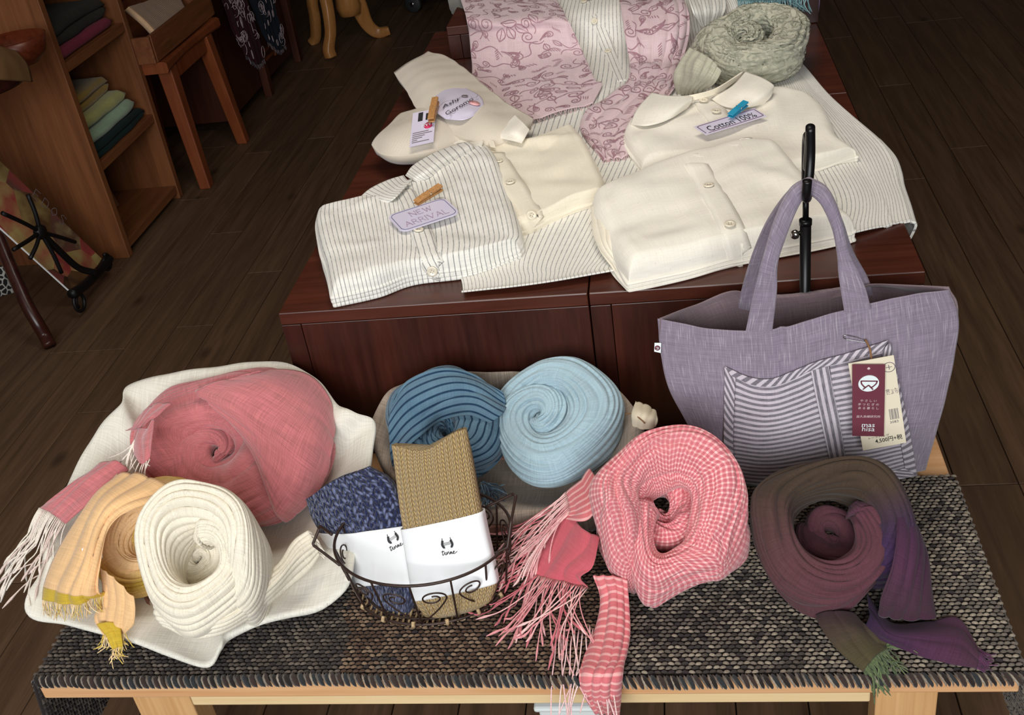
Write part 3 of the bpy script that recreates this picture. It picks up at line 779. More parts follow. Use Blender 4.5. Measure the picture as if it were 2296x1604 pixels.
tail = pz([[(290, 1055, .56), (262, 1035, .575), (225, 1040, .57)], [(245, 1085, .565), (205, 1065, .575), (170, 1075, .565)], [(195, 1130, .555), (160, 1105, .56), (130, 1110, .55)], [(150, 1175, .53), (118, 1152, .535), (92, 1140, .53)]])
TG = sheet(tail, 40, 30, 3, 0.0025, 0, 6, 0.003)
grid('tail', TG, M['pink_scarf'], ps, solid=0.0014)
st = cr1(TG[-1], 26); fringe('fringe', st, [(-0.35, -0.8, -0.25)] * 26, 0.125, 0.0010, [lin(230, 218, 206), lin(238, 228, 214), lin(222, 200, 190)], M['yarn'], ps, wz, 3, 0.35, knot=True)
c2 = pz([[(385, 905, .63), (350, 905, .625), (318, 925, .61)], [(345, 935, .625), (318, 945, .615), (300, 955, .60)], [(318, 960, .60), (300, 965, .595), (284, 965, .585)]])
TG2 = sheet(c2, 20, 20, 3, 0.0025, 0, 9, 0.002); grid('tail', TG2, M['pink_scarf'], ps, solid=0.0014)
c3 = pz([[(345, 935, .622), (330, 960, .612), (310, 960, .60)], [(340, 985, .61), (322, 995, .60), (300, 990, .59)], [(335, 1030, .59), (315, 1040, .585), (296, 1010, .58)]])
TG3 = sheet(c3, 20, 20, 2, 0.002, 0, 10, 0.002); grid('tail', TG3, M['pink_scarf'], ps, solid=0.0014)
st = np.concatenate([cr1(TG3[-1], 8), TG3[8:16, -1]]); fringe('fringe', st, [(-0.25, -0.9, -0.3)] * len(st), 0.06, 0.0009, [lin(236, 222, 210), lin(240, 230, 216)], M['yarn'], ps, wz, 4, 0.9)

# apricot and mustard scarf
ap = empty('apricot_scarf', PZ(270, 1250, 0.46), 'apricot and mustard yellow scarf with frayed end beside the white wound scarf', 'scarf')
AG = roll(0.455, (345, 1205, 275, 270), 0.03, 0.016, 0.05, 0.03, 0.012, 0.7, 0.45, 0.0, 33, 14, 0.005, 0.2, -1.0, (0, 0), 1, 0.008, 24.0, R=0.085)
grid('wound_cloth', AG, M['apricot_roll'], ap, False, True, uv=roll_uv(AG), solid=0.0014)
tp = pz([[(262, 1062, .575), (330, 1068, .59), (408, 1105, .59)], [(215, 1105, .57), (250, 1125, .585), (290, 1145, .58)], [(170, 1170, .55), (215, 1180, .57), (240, 1200, .56)], [(128, 1245, .525), (190, 1262, .55), (225, 1285, .54)], [(100, 1310, .50), (165, 1330, .525), (225, 1330, .515)], [(94, 1345, .487), (170, 1355, .51), (250, 1322, .505)]])
TA = sheet(tp, 70, 40, 4, 0.005, 0, 12, 0.003)
grid('tail', TA[:58], M['apricot'], ap, solid=0.0013); grid('border_band', TA[57:], M['mustard_band'], ap, solid=0.0013)
fringe('fringe', cr1(TA[-1], 70), [(0.0, -1, -0.5)] * 70, 0.022, 0.0006, [lin(240, 214, 170), lin(234, 200, 150), lin(214, 186, 100)], M['yarn'], ap, wz, 5, 0.6)
tb = pz([[(225, 1275, .53), (262, 1300, .535), (300, 1340, .52)], [(230, 1330, .505), (262, 1345, .51), (305, 1370, .50)], [(210, 1385, .475), (255, 1385, .485), (300, 1400, .48)], [(232, 1425, .462), (255, 1420, .466), (282, 1415, .466)]])
TB_ = sheet(tb, 40, 30, 4, 0.003, 0, 14, 0.003); grid('tail', TB_, M['apricot'], ap, solid=0.0013)
tc = pz([[(218, 1400, .478), (240, 1395, .48), (268, 1398, .478)], [(240, 1430, .468), (256, 1425, .47), (272, 1425, .468)], [(252, 1458, .456), (264, 1452, .458), (276, 1450, .456)]])
TC_ = sheet(tc, 16, 14, 2, 0.002, 0, 15, 0.001); grid('border_band', TC_, M['mustard_band'], ap, solid=0.0013)
fringe('fringe', np.concatenate([cr1(TB_[-1], 40), cr1(TC_[-1], 16)]), [(0.15, -1, -0.3)] * 56, 0.024, 0.0006, [lin(240, 214, 170), lin(238, 206, 150), lin(216, 188, 90)], M['yarn'], ap, wz, 6, 0.8)
cq = [PZ(183, 1232, .558), PZ(200, 1282, .535), PZ(230, 1250, .545), PZ(228, 1190, .562)]
hexa('care_label', np.array([q - [0, 0, 0.0006] for q in cq] + cq), M['paper'], ap, bevel=0)

# white wound scarf
ws = empty('white_scarf', PZ(460, 1300, 0.45), 'off white crinkled scarf wound like a rose, front of the white cloth', 'scarf')
SG = roll(0.452, (458, 1255, 308, 355), 0.023, 0.014, 0.052, 0.03, 0.040, 0.8, 0.62, 0.0, 41, 20, 0.0055, 0.22, -1.1, (0.0, -0.006), 1, 0.009, 28.0, R=0.09, tail_in=0.1)
grid('wound_cloth', SG, M['white_scarf'], ws, False, True, uv=roll_uv(SG), solid=0.0015)
SG2 = roll(0.470, (462, 1268, 150, 158), 0.020, 0.012, 0.045, 0.03, 0.012, 0.8, 0.55, 0.0, 47, 12, 0.005, 0.22, 2.0, (0, 0), 1, 0.009, 30.0, R=0.07)
grid('inner_coil', SG2, M['white_scarf'], ws, False, True, uv=roll_uv(SG2), solid=0.0015)
tw = pz([[(370, 1405, .475), (350, 1375, .50), (345, 1330, .51)], [(420, 1432, .472), (425, 1400, .495), (420, 1372, .50)], [(490, 1425, .470), (500, 1395, .50), (510, 1362, .505)], [(560, 1385, .474), (565, 1350, .505), (570, 1310, .51)], [(630, 1335, .475), (628, 1295, .51), (622, 1262, .515)], [(690, 1285, .485), (672, 1240, .515), (655, 1215, .52)], [(715, 1245, .495), (705, 1215, .515), (690, 1190, .525)]])
TW = sheet(tw, 90, 60, 7, 0.0035, 0, 17, 0.003); grid('tail', TW, M['white_scarf'], ws, solid=0.0014)
fringe('fringe', cr1(TW[-1], 40), [(0.6, 0.6, -0.6)] * 40, 0.014, 0.0008, [lin(240, 232, 216)], M['yarn'], ws, wz, 8, 0.8)
for q4 in ([(530, 1300, .52), (590, 1285, .50), (612, 1255, .505), (600, 1250, .515)], [(440, 1355, .49), (470, 1366, .49), (468, 1350, .495), (445, 1345, .495)]):
    cq = [PZ(*p) for p in q4]; hexa('care_label', np.array([q - [0, 0, 0.0006] for q in cq] + cq), M['apricot'], ws, bevel=0)

# ------------------------------------------------------------------ linen lined basket with two blue scarves
lring = [(830, 965, .522), (838, 925, .53), (862, 885, .54), (905, 855, .55), (960, 840, .556), (1060, 836, .558), (1160, 836, .558), (1270, 838, .556), (1350, 850, .552), (1405, 885, .545), (1438, 930, .538), (1440, 985, .53), (1425, 1050, .51), (1380, 1105, .487), (1310, 1140, .474), (1200, 1150, .468), (1090, 1148, .468), (1000, 1135, .472), (930, 1110, .48), (880, 1070, .492), (848, 1020, .507)]
lb = PZ(1125, 1010, 0.44)
LG = ringed([PZ(*p) for p in lring], lb, None, 36, 200, 0.55, seed=9, wob=0.004, hang=0.045)
o = grid('linen_cloth', LG, M['linen'], None, False, True, uv=np.stack([LG[..., 0], LG[..., 1]], -1), solid=0.0022)
tag(o, 'beige linen cloth lining the basket that holds the two blue scarves', 'cloth')
lbk = empty('lined_basket', (-0.265, 1.19, RT), 'low oval basket covered by beige linen, behind the socks', 'basket')
for k in range(8):
    q = k / 7; P = np.stack([-0.262 + (0.13 + 0.006 * q) * np.cos(a), 1.195 + (0.075 + 0.006 * q) * np.sin(a), np.full(48, RT + 0.004 + 0.0022 * k) + np.where(np.sin(a) > 0, 0.02 * q * np.sin(a), 0) + 0.0006 * np.sin(a * 24 + k * np.pi)], 1)
    tube('weaver', P, 0.0028, M['wicker'], lbk, 6, True)
Vd, Fd = lathe_vf([(0.0005, 0.0), (0.06, 0.0), (0.084, 0.002), (0.084, 0.005), (0.0005, 0.004)], (-0.262, 1.195, RT + 0.003), 40); mesh('basket_floor', Vd, Fd, M['wicker'], lbk)

db = empty('blue_striped_scarf', PZ(1000, 1000, 0.45), 'steel blue scarf with navy stripes wound in the linen lined basket', 'scarf')
DG = roll(0.462, (1004, 948, 280, 258), 0.036, 0.014, 0.058, 0.03, 0.012, 0.6, 0.5, -0.1, 61, 10, 0.005, 0.15, 4.3, (0.015, -0.015), -1, 0.009, 26.0, R=0.088, amod=(0.2, 2.0))
grid('wound_cloth', DG, M['blue_stripe'], db, False, True, uv=roll_uv(DG), solid=0.0016)
fo = on_px(DG, [[(882, 900, -.003), (915, 852), (985, 826), (1065, 838), (1128, 882, -.002)], [(874, 955, -.003), (922, 900), (1000, 865), (1070, 868), (1136, 908)], [(876, 1005, -.003), (928, 945), (1000, 905), (1065, 898), (1126, 930)], [(884, 1045, -.004), (935, 985), (990, 945, -.004), (1045, 930, -.006), (1100, 948, -.008)]], 0.011)
FO = sheet(fo, 60, 70, 2, 0.003, 1, 23, 0.003); grid('outer_fold', FO, M['blue_stripe'], db, solid=0.0016, uv=arc_uv(FO)[..., ::-1])
fringe('fringe', [PZ(1082, 1092, .50) + np.array([0.004 * math.cos(k), 0.002 * k / 10, 0.004 * math.sin(k)]) for k in range(40)], [(0.5 + 0.02 * k, -0.8, -0.1) for k in range(40)], 0.034, 0.0009, [lin(60, 84, 100), lin(88, 116, 132), lin(38, 52, 66)], M['yarn'], db, lambda p: 0.474, 9, 1.2)
lb2 = empty('pale_blue_scarf', PZ(1260, 1010, 0.45), 'pale sky blue crinkled scarf wound in the linen lined basket', 'scarf')
BG = roll(0.460, (1252, 947, 298, 296), 0.034, 0.014, 0.060, 0.03, 0.010, 0.7, 0.5, -0.05, 75, 22, 0.0055, 0.30, 3.3, (-0.018, -0.006), -1, 0.008, 26.0, R=0.092)
grid('wound_cloth', BG, M['pale_blue'], lb2, False, True, uv=roll_uv(BG), solid=0.0015)
wr = empty('tied_wrapper', PZ(1440, 945, 0.54), 'small translucent wrapped parcel tied with string at the basket edge', 'parcel')
cq = pz([[(1425, 905, .555), (1448, 912, .556), (1468, 925, .55)], [(1418, 930, .56), (1444, 935, .566), (1472, 942, .556)], [(1420, 955, .548), (1445, 962, .55), (1468, 955, .546)]])
grid('wrapper', sheet(cq, 20, 20, 3, 0.002, 0, 30, 0.003), M['paper_cream'], wr, solid=0.001)
tube('string', [PZ(1402, 930, .553), PZ(1418, 928, .562), PZ(1436, 940, .566), PZ(1446, 950, .562)], 0.0009, M['string'], wr, 6, n=16)
# ------------------------------------------------------------------ wire basket with two banded pairs of socks
wb = empty('wire_basket', PZ(975, 1390, RT), 'small dark brown scrolled wire basket holding two banded sock pairs', 'basket')
bc = np.array([-0.348, 1.028, RT + 0.004]); brx, bry = 0.102, 0.080
def ell(t, rx, ry, z, cx=0.0, cy=0.0): return np.stack([bc[0] + cx + rx * np.cos(t), bc[1] + cy + ry * np.sin(t), np.full_like(t, bc[2] + z)], 1)
tt = np.linspace(0, 2 * np.pi, 72, endpoint=False)
RIMZ = 0.082; rimx, rimy = 0.114, 0.092
tube('base_ring', ell(tt, brx, bry, 0.004), 0.0021, M['brown_wire'], wb, 6, True)
tube('base_ring', ell(tt, brx - 0.012, bry - 0.012, 0.002), 0.0015, M['brown_wire'], wb, 6, True)
tube('rim', ell(tt, rimx, rimy, RIMZ), 0.0021, M['brown_wire'], wb, 6, True)
def wall(t, h):                                                # a point on the flaring wall
    q = h / RIMZ; return np.array([bc[0] + (brx + (rimx - brx) * q) * math.cos(t), bc[1] + (bry + (rimy - bry) * q) * math.sin(t), bc[2] + 0.004 + h * (RIMZ - 0.004) / RIMZ])
nst = 14
for k in range(nst):
    t = 2 * np.pi * (k + 0.5) / nst
    tube('upright', [wall(t, 0), wall(t, 0.03), wall(t, 0.06), wall(t, RIMZ)], 0.0014, M['brown_wire'], wb, 6, n=10)
def wall_uv(t0, x, h): return wall(t0 + x / 0.098, h)
for k in range(7):                                             # scrolled wire hearts between the uprights
    t0 = 2 * np.pi * (k + 0.25) / 7
    for sgn in (-1, 1):
        w_, H_ = 0.038, 0.070; pts = [(0.0, 0.0), (0.30 * w_, 0.16 * H_), (0.68 * w_, 0.40 * H_), (0.93 * w_, 0.62 * H_)]
        for j in range(1, 26):
            g = j / 25; ang = -0.15 + g * 2 * math.pi * 1.30; rr = (0.40 - 0.26 * g) * w_
            pts.append((0.56 * w_ + rr * math.cos(ang), 0.70 * H_ + rr * 0.85 * math.sin(ang)))
        P = cr1(np.array(pts), 70); tube('scroll', [wall_uv(t0, sgn * p[0], p[1] + 0.003) for p in P], 0.0011, M['brown_wire'], wb, 6)
def poly(pts, n=8):
    out = []
    for p, q in zip(pts[:-1], pts[1:]): out += [p + (q - p) * f for f in np.linspace(0.04, 0.96, n)]
    return np.array(out)
# pointed carrying handles at both ends
for pts in ([PZ(765, 1270, .508), PZ(701, 1222, .525), PZ(718, 1180, .545), PZ(745, 1200, .55)],
            [PZ(1108, 1242, .51), PZ(1138, 1228, .518), PZ(1146, 1170, .545), PZ(1157, 1112, .56), PZ(1150, 1108, .56), PZ(1085, 1140, .54)]):
    tube('handle', poly(pts), 0.0019, M['brown_wire'], wb, 6)
fl = Bag()
for k in range(26):
    x = -brx + 0.004 + k * (2 * brx - 0.008) / 25; hy = bry * math.sqrt(max(0, 1 - (x / brx) ** 2)) - 0.002
    if hy < 0.006: continue
    yy_ = np.linspace(-hy, hy, 24)
    P = np.stack([np.full(24, bc[0] + x), bc[1] + yy_, bc[2] - 0.001 + 0.0010 * np.sin(yy_ / 0.0075 * np.pi + k * np.pi)], 1)
    V, Fc = tube_vf(P, 0.0016, 5); fl.add(V, Fc)
tag(fl.make('woven_floor', M['cane'], wb), kind='stuff')
for k in range(30):
    t = 2 * np.pi * k / 30
    if k % 2: continue
    p = wall(t, 0.0); V, Fc = tube_vf([p + [0, 0, -0.004], p + [0.003 * math.cos(t), 0.003 * math.sin(t), 0.001], p + [0, 0, 0.005]], 0.0026, 6)
    mesh('cane_wrap', V, Fc, M['cane'], wb)

def flat_tube(rows, n_len, n_ang, ribs=0, amp=0.0, grow=0.0, power=0.55, seed=1, wob=0.002):
    """flat, soft thing such as a folded sock: rows of left edge, right edge and thickness"""
    L = cr1(np.array([r[0] for r in rows]), n_len); R_ = cr1(np.array([r[1] for r in rows]), n_len); T_ = cr1(np.array([[r[2]] for r in rows]), n_len)
    C = (L + R_) / 2; X = (R_ - L) / 2; D = np.gradient(C, axis=0); N = np.cross(X, D); N /= np.linalg.norm(N, axis=1, keepdims=True)
    N *= np.sign((N * (CAM - C)).sum(1, keepdims=True))
    a = np.linspace(0, 2 * np.pi, n_ang, endpoint=False); c_ = np.cos(a); s_ = np.sin(a)
    xs = np.sign(c_) * np.abs(c_) ** 0.9; ys = np.sign(s_) * np.abs(s_) ** power
    w = np.linalg.norm(X, axis=1, keepdims=True)
    G = C[:, None] + X[:, None] / w[:, None] * ((w + grow)[:, None] * xs[None, :, None]) + N[:, None] * ((T_ / 2 + grow)[:, None] * ys[None, :, None])
    if amp:
        # ribs spread evenly over the flat width
        d = amp * (np.abs(np.cos(xs * ribs * np.pi / 2)) ** 0.7 - 0.5)
        G = G + N[:, None] * (d * np.sign(s_) * np.abs(s_) ** 0.3)[None, :, None]
    if wob: G = G + N[:, None] * (wob * Wob(seed, 30.0)(G))[..., None]
    return G, N
def sock(label, rows, mat, ribs, amp, band, logo, seed, group='banded sock pairs'):
    base = (rows[-1][0] + rows[-1][1]) / 2
    e = empty('sock_pair', base, label, 'socks', group)
    G, N = flat_tube(rows, 110, 120, ribs, amp, 0.0, 0.55, seed)
    lens = np.linalg.norm(G[:, 30] - G[0, 30], axis=1)
    wv_ = np.cos(np.linspace(0, 2 * np.pi, 120, endpoint=False)); dl = G[0].mean(0) - G[6].mean(0); dl /= np.linalg.norm(dl)
    for i in range(16): G[i] += dl * ((0.007 if seed == 5 else 0.0025) * np.sin(wv_ * 3.4 + seed) * (1 - i / 16) ** 1.5)[:, None]
    # close both ends softly
    cap0 = np.linspace(0.05, 1, 6)[:, None, None]; m0 = G[0].mean(0); m1 = G[-1].mean(0); d1 = (m1 - G[-4].mean(0)); d1 /= np.linalg.norm(d1)
    top = m0 + (G[0] - m0) * cap0 + 0.006 * (m0 - G[3].mean(0)) / np.linalg.norm(m0 - G[3].mean(0)) * (-(1 - cap0))
    q = np.linspace(0, 1, 9)[1:, None, None]; bot = m1 + (G[-1] - m1) * np.sqrt(np.maximum(0.0, 1 - q**2)) + d1 * 0.012 * q
    A = np.concatenate([top, G, bot])
    grid('knitted_leg', A, mat, e, False, True)
    b0_, b1_, tl = band                                         # paper band, slanted by tl
    nl = 24; ii = np.linspace(0, 1, nl)
    G2, N2 = flat_tube(rows, 110, 120, 0, 0, 0.0022, 0.5, seed)
    xs = np.cos(np.linspace(0, 2 * np.pi, 120, endpoint=False))
    f = (b0_ + (b1_ - b0_) * ii)[:, None] + tl * xs[None, :]
    f = np.clip(f * 109, 0, 108.99); k = f.astype(int); fr = (f - k)[..., None]; jj = np.arange(120)[None, :]
    Bd = G2[k, jj] * (1 - fr) + G2[k + 1, jj] * fr
    grid('paper_band', Bd, M['paper'], e, False, True, solid=0.0004, solid_off=1)
    return e, Bd

def stroke_mesh(name, lines, frame, width, mat, parent, lift=0.0006, n=12):
    """ink strokes drawn in a local frame: origin, x axis, y axis (metres per unit) and normal; ONE printed mark"""
    o_, ex, ey, nn = [np.asarray(q, float) for q in frame]; bag = Bag()
    for ln in lines:
        w = width
        if isinstance(ln, tuple) and isinstance(ln[0], list): ln, w = ln
        P2 = np.array(ln, float)
        if len(P2) > 2: P2 = cr1(P2, max(n, len(P2) * 4))
        T = np.gradient(P2, axis=0); T /= np.maximum(np.linalg.norm(T, axis=1, keepdims=True), 1e-9); S = np.stack([-T[:, 1], T[:, 0]], 1) * w / 2
        A = np.stack([P2 - S, P2 + S], 1); V = o_ + A[..., :1] * ex + A[..., 1:] * ey + nn * lift
        bag.add(V, gfaces(len(P2), 2))
    return bag.make(name, mat, parent, smooth=False)

def twine_logo(e, org, ex, ey, nn):
    blades = []
    for sx in (-1, 1):
        blades.append(([(sx * 0.55, 0.0), (sx * 0.78, 0.45), (sx * 0.62, 1.1)], 0.34)); blades.append(([(sx * 0.70, 0.95), (sx * 0.62, 1.45)], 0.1))
        blades.append(([(sx * 0.52, 0.05), (sx * 0.50, -0.12)], 0.1))
    for y in (0.42, 0.58, 0.74): blades.append(([(-0.7, y - 0.08), (0.7, y + 0.10)], 0.05))
    stroke_mesh('printed_logo', [((list(p)), w) for p, w in blades], (org, ex, ey, nn), 0.1, M['ink'], e)
    s = 0.62; x0 = -1.15; wl = []
    wl.append([(x0 + 0.25, -0.35), (x0 + 0.12, -0.9), (x0 + 0.2, -1.05), (x0 + 0.42, -0.85)]); wl.append([(x0, -0.52), (x0 + 0.48, -0.5)])
    wl.append([(x0 + 0.42, -0.85), (x0 + 0.55, -0.62), (x0 + 0.55, -1.0), (x0 + 0.75, -0.98), (x0 + 0.82, -0.62), (x0 + 0.85, -0.98), (x0 + 1.05, -0.62), (x0 + 1.14, -0.66)])
    wl.append([(x0 + 1.14, -0.66), (x0 + 1.2, -0.98), (x0 + 1.34, -0.85)]); wl.append([(x0 + 1.22, -0.45), (x0 + 1.24, -0.42)])
    wl.append([(x0 + 1.34, -0.85), (x0 + 1.42, -0.62), (x0 + 1.42, -1.0), (x0 + 1.55, -0.66), (x0 + 1.64, -0.98), (x0 + 1.8, -0.85)])
    wl.append([(x0 + 1.8, -0.82), (x0 + 2.0, -0.72), (x0 + 1.92, -0.6), (x0 + 1.8, -0.8), (x0 + 1.92, -1.0), (x0 + 2.45, -0.72)])
    stroke_mesh('printed_word', wl, (org, ex, ey, nn), 0.085, M['ink'], e)
def place_logo(e, Bd, x, y, ang, unit):
    N = up_normals(Bd[:, :60], CAM - Bd.reshape(-1, 3).mean(0)); p, nn = near(Bd[:, :60], N, x, y)
    q, _ = near(Bd[:, :60], N, x + 30 * math.cos(ang), y + 30 * math.sin(ang)); ex = q - p; ex -= nn * (ex @ nn); ex /= np.linalg.norm(ex); ey = np.cross(nn, ex)
    twine_logo(e, p + nn * 0.001, ex * unit, ey * unit, nn)

rows = [(PY(880, 1010, 1.064), PY(1048, 972, 1.064), 0.015), (PY(888, 1060, 1.052), PY(1060, 1030, 1.052), 0.032), (PY(900, 1150, 1.031), PY(1074, 1110, 1.031), 0.032), (PY(914, 1230, 1.01), PY(1090, 1195, 1.01), 0.03), (PY(926, 1305, 0.99), PY(1106, 1265, 0.99), 0.028), (PY(934, 1350, 0.979), PY(1114, 1312, 0.979), 0.026), (PY(950, 1376, 0.971), PY(1104, 1340, 0.971), 0.02)]
e1, B1 = sock('camel beige ribbed sock pair in a white paper band in the wire basket', rows, M['beige_knit'], 13, 0.0035, (0.40, 0.80, 0.0), None, 5)
place_logo(e1, B1, 1004, 1228, -0.12, 0.0085)
rows = [(PY(684, 1116, 1.092), PY(826, 1042, 1.092), 0.016), (PY(705, 1165, 1.08), PY(878, 1080, 1.08), 0.036), (PY(745, 1225, 1.061), PY(905, 1145, 1.061), 0.038), (PY(782, 1275, 1.042), PY(925, 1200, 1.042), 0.036), (PY(815, 1320, 1.021), PY(936, 1260, 1.021), 0.034), (PY(835, 1362, 0.998), PY(938, 1320, 0.998), 0.030), (PY(855, 1396, 0.978), PY(925, 1378, 0.978), 0.022)]
e2, B2 = sock('marled navy blue sock pair in a white paper band in the wire basket', rows, M['navy_knit'], 0, 0.0, (0.33, 0.74, 0.10), None, 8)
place_logo(e2, B2, 885, 1215, -0.45, 0.0085)

# ------------------------------------------------------------------ pink checked scarf, front middle
pc = empty('checked_scarf', PZ(1500, 1250, RT), 'rose pink gingham scarf wound into a nest with a long fringed tail', 'scarf')
CG = roll(RT + 0.004, (1502, 1158, 362, 412), 0.028, 0.020, 0.056, 0.036, 0.050, 0.75, 0.72, -0.03, 83, 9, 0.009, 0.2, 4.0, (0.010, 0.006), -1, 0.012, 28.0, R=0.10, tail_in=0.1)
CG2 = roll(RT + 0.03, (1488, 1135, 225, 215), 0.024, 0.016, 0.045, 0.03, 0.014, 0.7, 0.6, 0.0, 85, 8, 0.007, 0.3, 1.0, (0, 0), -1, 0.012, 30.0, R=0.07)
grid('inner_coil', CG2, M['check_pink'], pc, False, True, uv=roll_uv(CG2), solid=0.0015)
grid('wound_cloth', CG, M['check_pink'], pc, False, True, uv=roll_uv(CG), solid=0.0015)
ta = pz([[(1345, 1205, .505), (1300, 1180, .50), (1262, 1120, .49)], [(1330, 1265, .495), (1285, 1235, .49), (1235, 1180, .475)], [(1300, 1295, .48), (1255, 1270, .475), (1205, 1235, .458)], [(1318, 1318, .462), (1240, 1300, .458), (1190, 1285, .445)]])
T1 = sheet(ta, 40, 40, 3, 0.003, 0, 40, 0.003); grid('tail', T1, M['pink_tail_plain'], pc, solid=0.0013)
tb = pz([[(1330, 1290, .485), (1372, 1290, .49), (1405, 1300, .48)], [(1345, 1345, .455), (1378, 1330, .468), (1408, 1345, .46)], [(1332, 1420, .436), (1375, 1410, .452), (1410, 1425, .442)], [(1310, 1480, .434), (1365, 1480, .450), (1402, 1480, .440)]])
yf = by0 - 0.012
tb2 = np.concatenate([tb, np.array([[PY(1300, 1520, yf - 0.004), PY(1352, 1520, yf - 0.014), PY(1397, 1515, yf - 0.006)], [PY(1310, 1560, yf - 0.004), PY(1352, 1565, yf - 0.016), PY(1393, 1560, yf - 0.004)], [PY(1335, 1598, yf), PY(1362, 1600, yf - 0.010), PY(1390, 1602, yf - 0.002)]])])
T2 = sheet(tb2, 90, 50, 4, 0.004, 0, 42, 0.002, up=(0, -1, 1)); grid('tail', T2, M['pink_tail'], pc, solid=0.0012, uv=arc_uv(T2))
tu = pz([[(1322, 1050, .52), (1300, 1080, .515), (1270, 1105, .50)], [(1345, 1090, .52), (1318, 1130, .515), (1280, 1150, .495)], [(1345, 1140, .51), (1310, 1170, .505), (1262, 1165, .485)]])
T0 = sheet(tu, 24, 24, 2, 0.002, 0, 44, 0.002); grid('tail', T0, M['pink_tail'], pc, solid=0.0013)
pk = [lin(226, 150, 152), lin(238, 180, 178), lin(206, 110, 118), lin(240, 196, 190)]
n1 = 46; fringe('fringe', np.concatenate([cr1(T1[-1], n1), cr1(T1[:, -1], 26)]), [(-0.25 - 0.15 * random.random(), -0.9, 0.15) for _ in range(n1)] + [(-0.9, -0.45, 0.1)] * 26, 0.105, 0.00085, pk, M['yarn'], pc, bench_z, 21, 0.45, knot=True, lift=0.012, sag=0.5)
fringe('fringe', cr1(T0[:, -1], 30), [(-0.7, -0.7, -0.1)] * 30, 0.11, 0.00085, [lin(238, 190, 186), lin(240, 200, 194), lin(222, 160, 160)], M['yarn'], pc, bench_z, 22, 0.3, knot=True, lift=0.015, sag=0.5)
ovr = np.array([PZ(1250 + 8 * k, 1400 + (k * 37) % 30, RT + 0.010) for k in range(16)])
fringe('fringe', ovr, [(0.05 * math.sin(k), -1, 0.25) for k in range(16)], 0.15, 0.00085, [lin(240, 196, 196), lin(236, 180, 182), lin(244, 214, 210)], M['yarn'], pc, bench_z, 23, 0.22, sag=1.3, segs=14)

# ------------------------------------------------------------------ plum and olive scarf, front right
pl_ = empty('plum_scarf', PZ(1860, 1300, RT), 'dark plum and olive hand dyed scarf wound beside the tote bag', 'scarf')
QG = roll(RT + 0.004, (1870, 1206, 372, 362), 0.026, 0.018, 0.055, 0.036, 0.052, 0.75, 0.58, 0.05, 97, 10, 0.0085, 0.12, -0.9, (-0.004, 0.004), 1, 0.010, 26.0, R=0.10, tail_in=0.1)
QG2 = roll(RT + 0.012, (1858, 1218, 165, 165), 0.028, 0.016, 0.036, 0.03, 0.014, 0.8, 0.5, 0.0, 99, 7, 0.006, 0.2, 2.5, (0, 0), 1, 0.010, 28.0, R=0.07)
grid('inner_coil', QG2, M['plum_inner'], pl_, False, True, uv=roll_uv(QG2), solid=0.0015)
grid('wound_cloth', QG, M['plum_scarf'], pl_, False, True, uv=roll_uv(QG), solid=0.0015)
t1 = pz([[(1830, 1380, .445), (1870, 1370, .455), (1915, 1375, .45)], [(1840, 1405, .442), (1890, 1400, .452), (1950, 1405, .445)], [(1875, 1455, .434), (1925, 1435, .444), (1985, 1430, .438)], [(1935, 1505, .432), (1958, 1475, .44), (1990, 1452, .434)]])
O1 = sheet(t1, 40, 30, 2, 0.003, 0, 50, 0.002); grid('tail', O1, M['olive_cloth'], pl_, solid=0.0013)
gr = [lin(88, 104, 66), lin(104, 118, 76), lin(74, 88, 58)]
fringe('fringe', np.concatenate([cr1(O1[-1], 60), cr1(O1[28:, -1], 40)]), [(0.35 + 0.3 * random.random(), -0.85, 0.1) for _ in range(60)] + [(0.95, -0.1 + 0.3 * random.random(), 0.1) for _ in range(40)], 0.034, 0.0007, gr, M['yarn'], pl_, bench_z, 31, 0.35, lift=0.006, sag=0.7)
t2 = pz([[(1945, 1330, .45), (1950, 1375, .455), (1935, 1415, .44)], [(2000, 1395, .445), (1995, 1420, .455), (1985, 1440, .438)], [(2090, 1388, .436), (2075, 1430, .446), (2060, 1470, .433)], [(2150, 1385, .434), (2150, 1440, .442), (2130, 1490, .432)], [(2195, 1455, .432), (2195, 1475, .436), (2190, 1500, .431)]])
O2 = sheet(t2, 50, 30, 2, 0.003, 0, 52, 0.002); grid('tail', O2, M['purple_cloth'], pl_, solid=0.0013)
fringe('fringe', cr1(O2[-1], 30), [(0.9, -0.3, -0.2)] * 30, 0.02, 0.0007, [lin(92, 48, 80), lin(74, 44, 66)], M['yarn'], pl_, bench_z, 32, 0.5)
t3 = pz([[(1985, 1080, .535), (2020, 1120, .525), (2040, 1160, .50)], [(2010, 1160, .54), (2050, 1200, .525), (2072, 1240, .49)], [(2000, 1260, .52), (2045, 1290, .505), (2085, 1310, .47)], [(1975, 1335, .49), (2040, 1350, .475), (2090, 1355, .45)], [(1970, 1375, .452), (2030, 1385, .448), (2096, 1385, .436)]])
O3 = sheet(t3, 50, 40, 4, 0.0035, 0, 54, 0.003); grid('tail', O3, M['purple_cloth'], pl_, solid=0.0013)
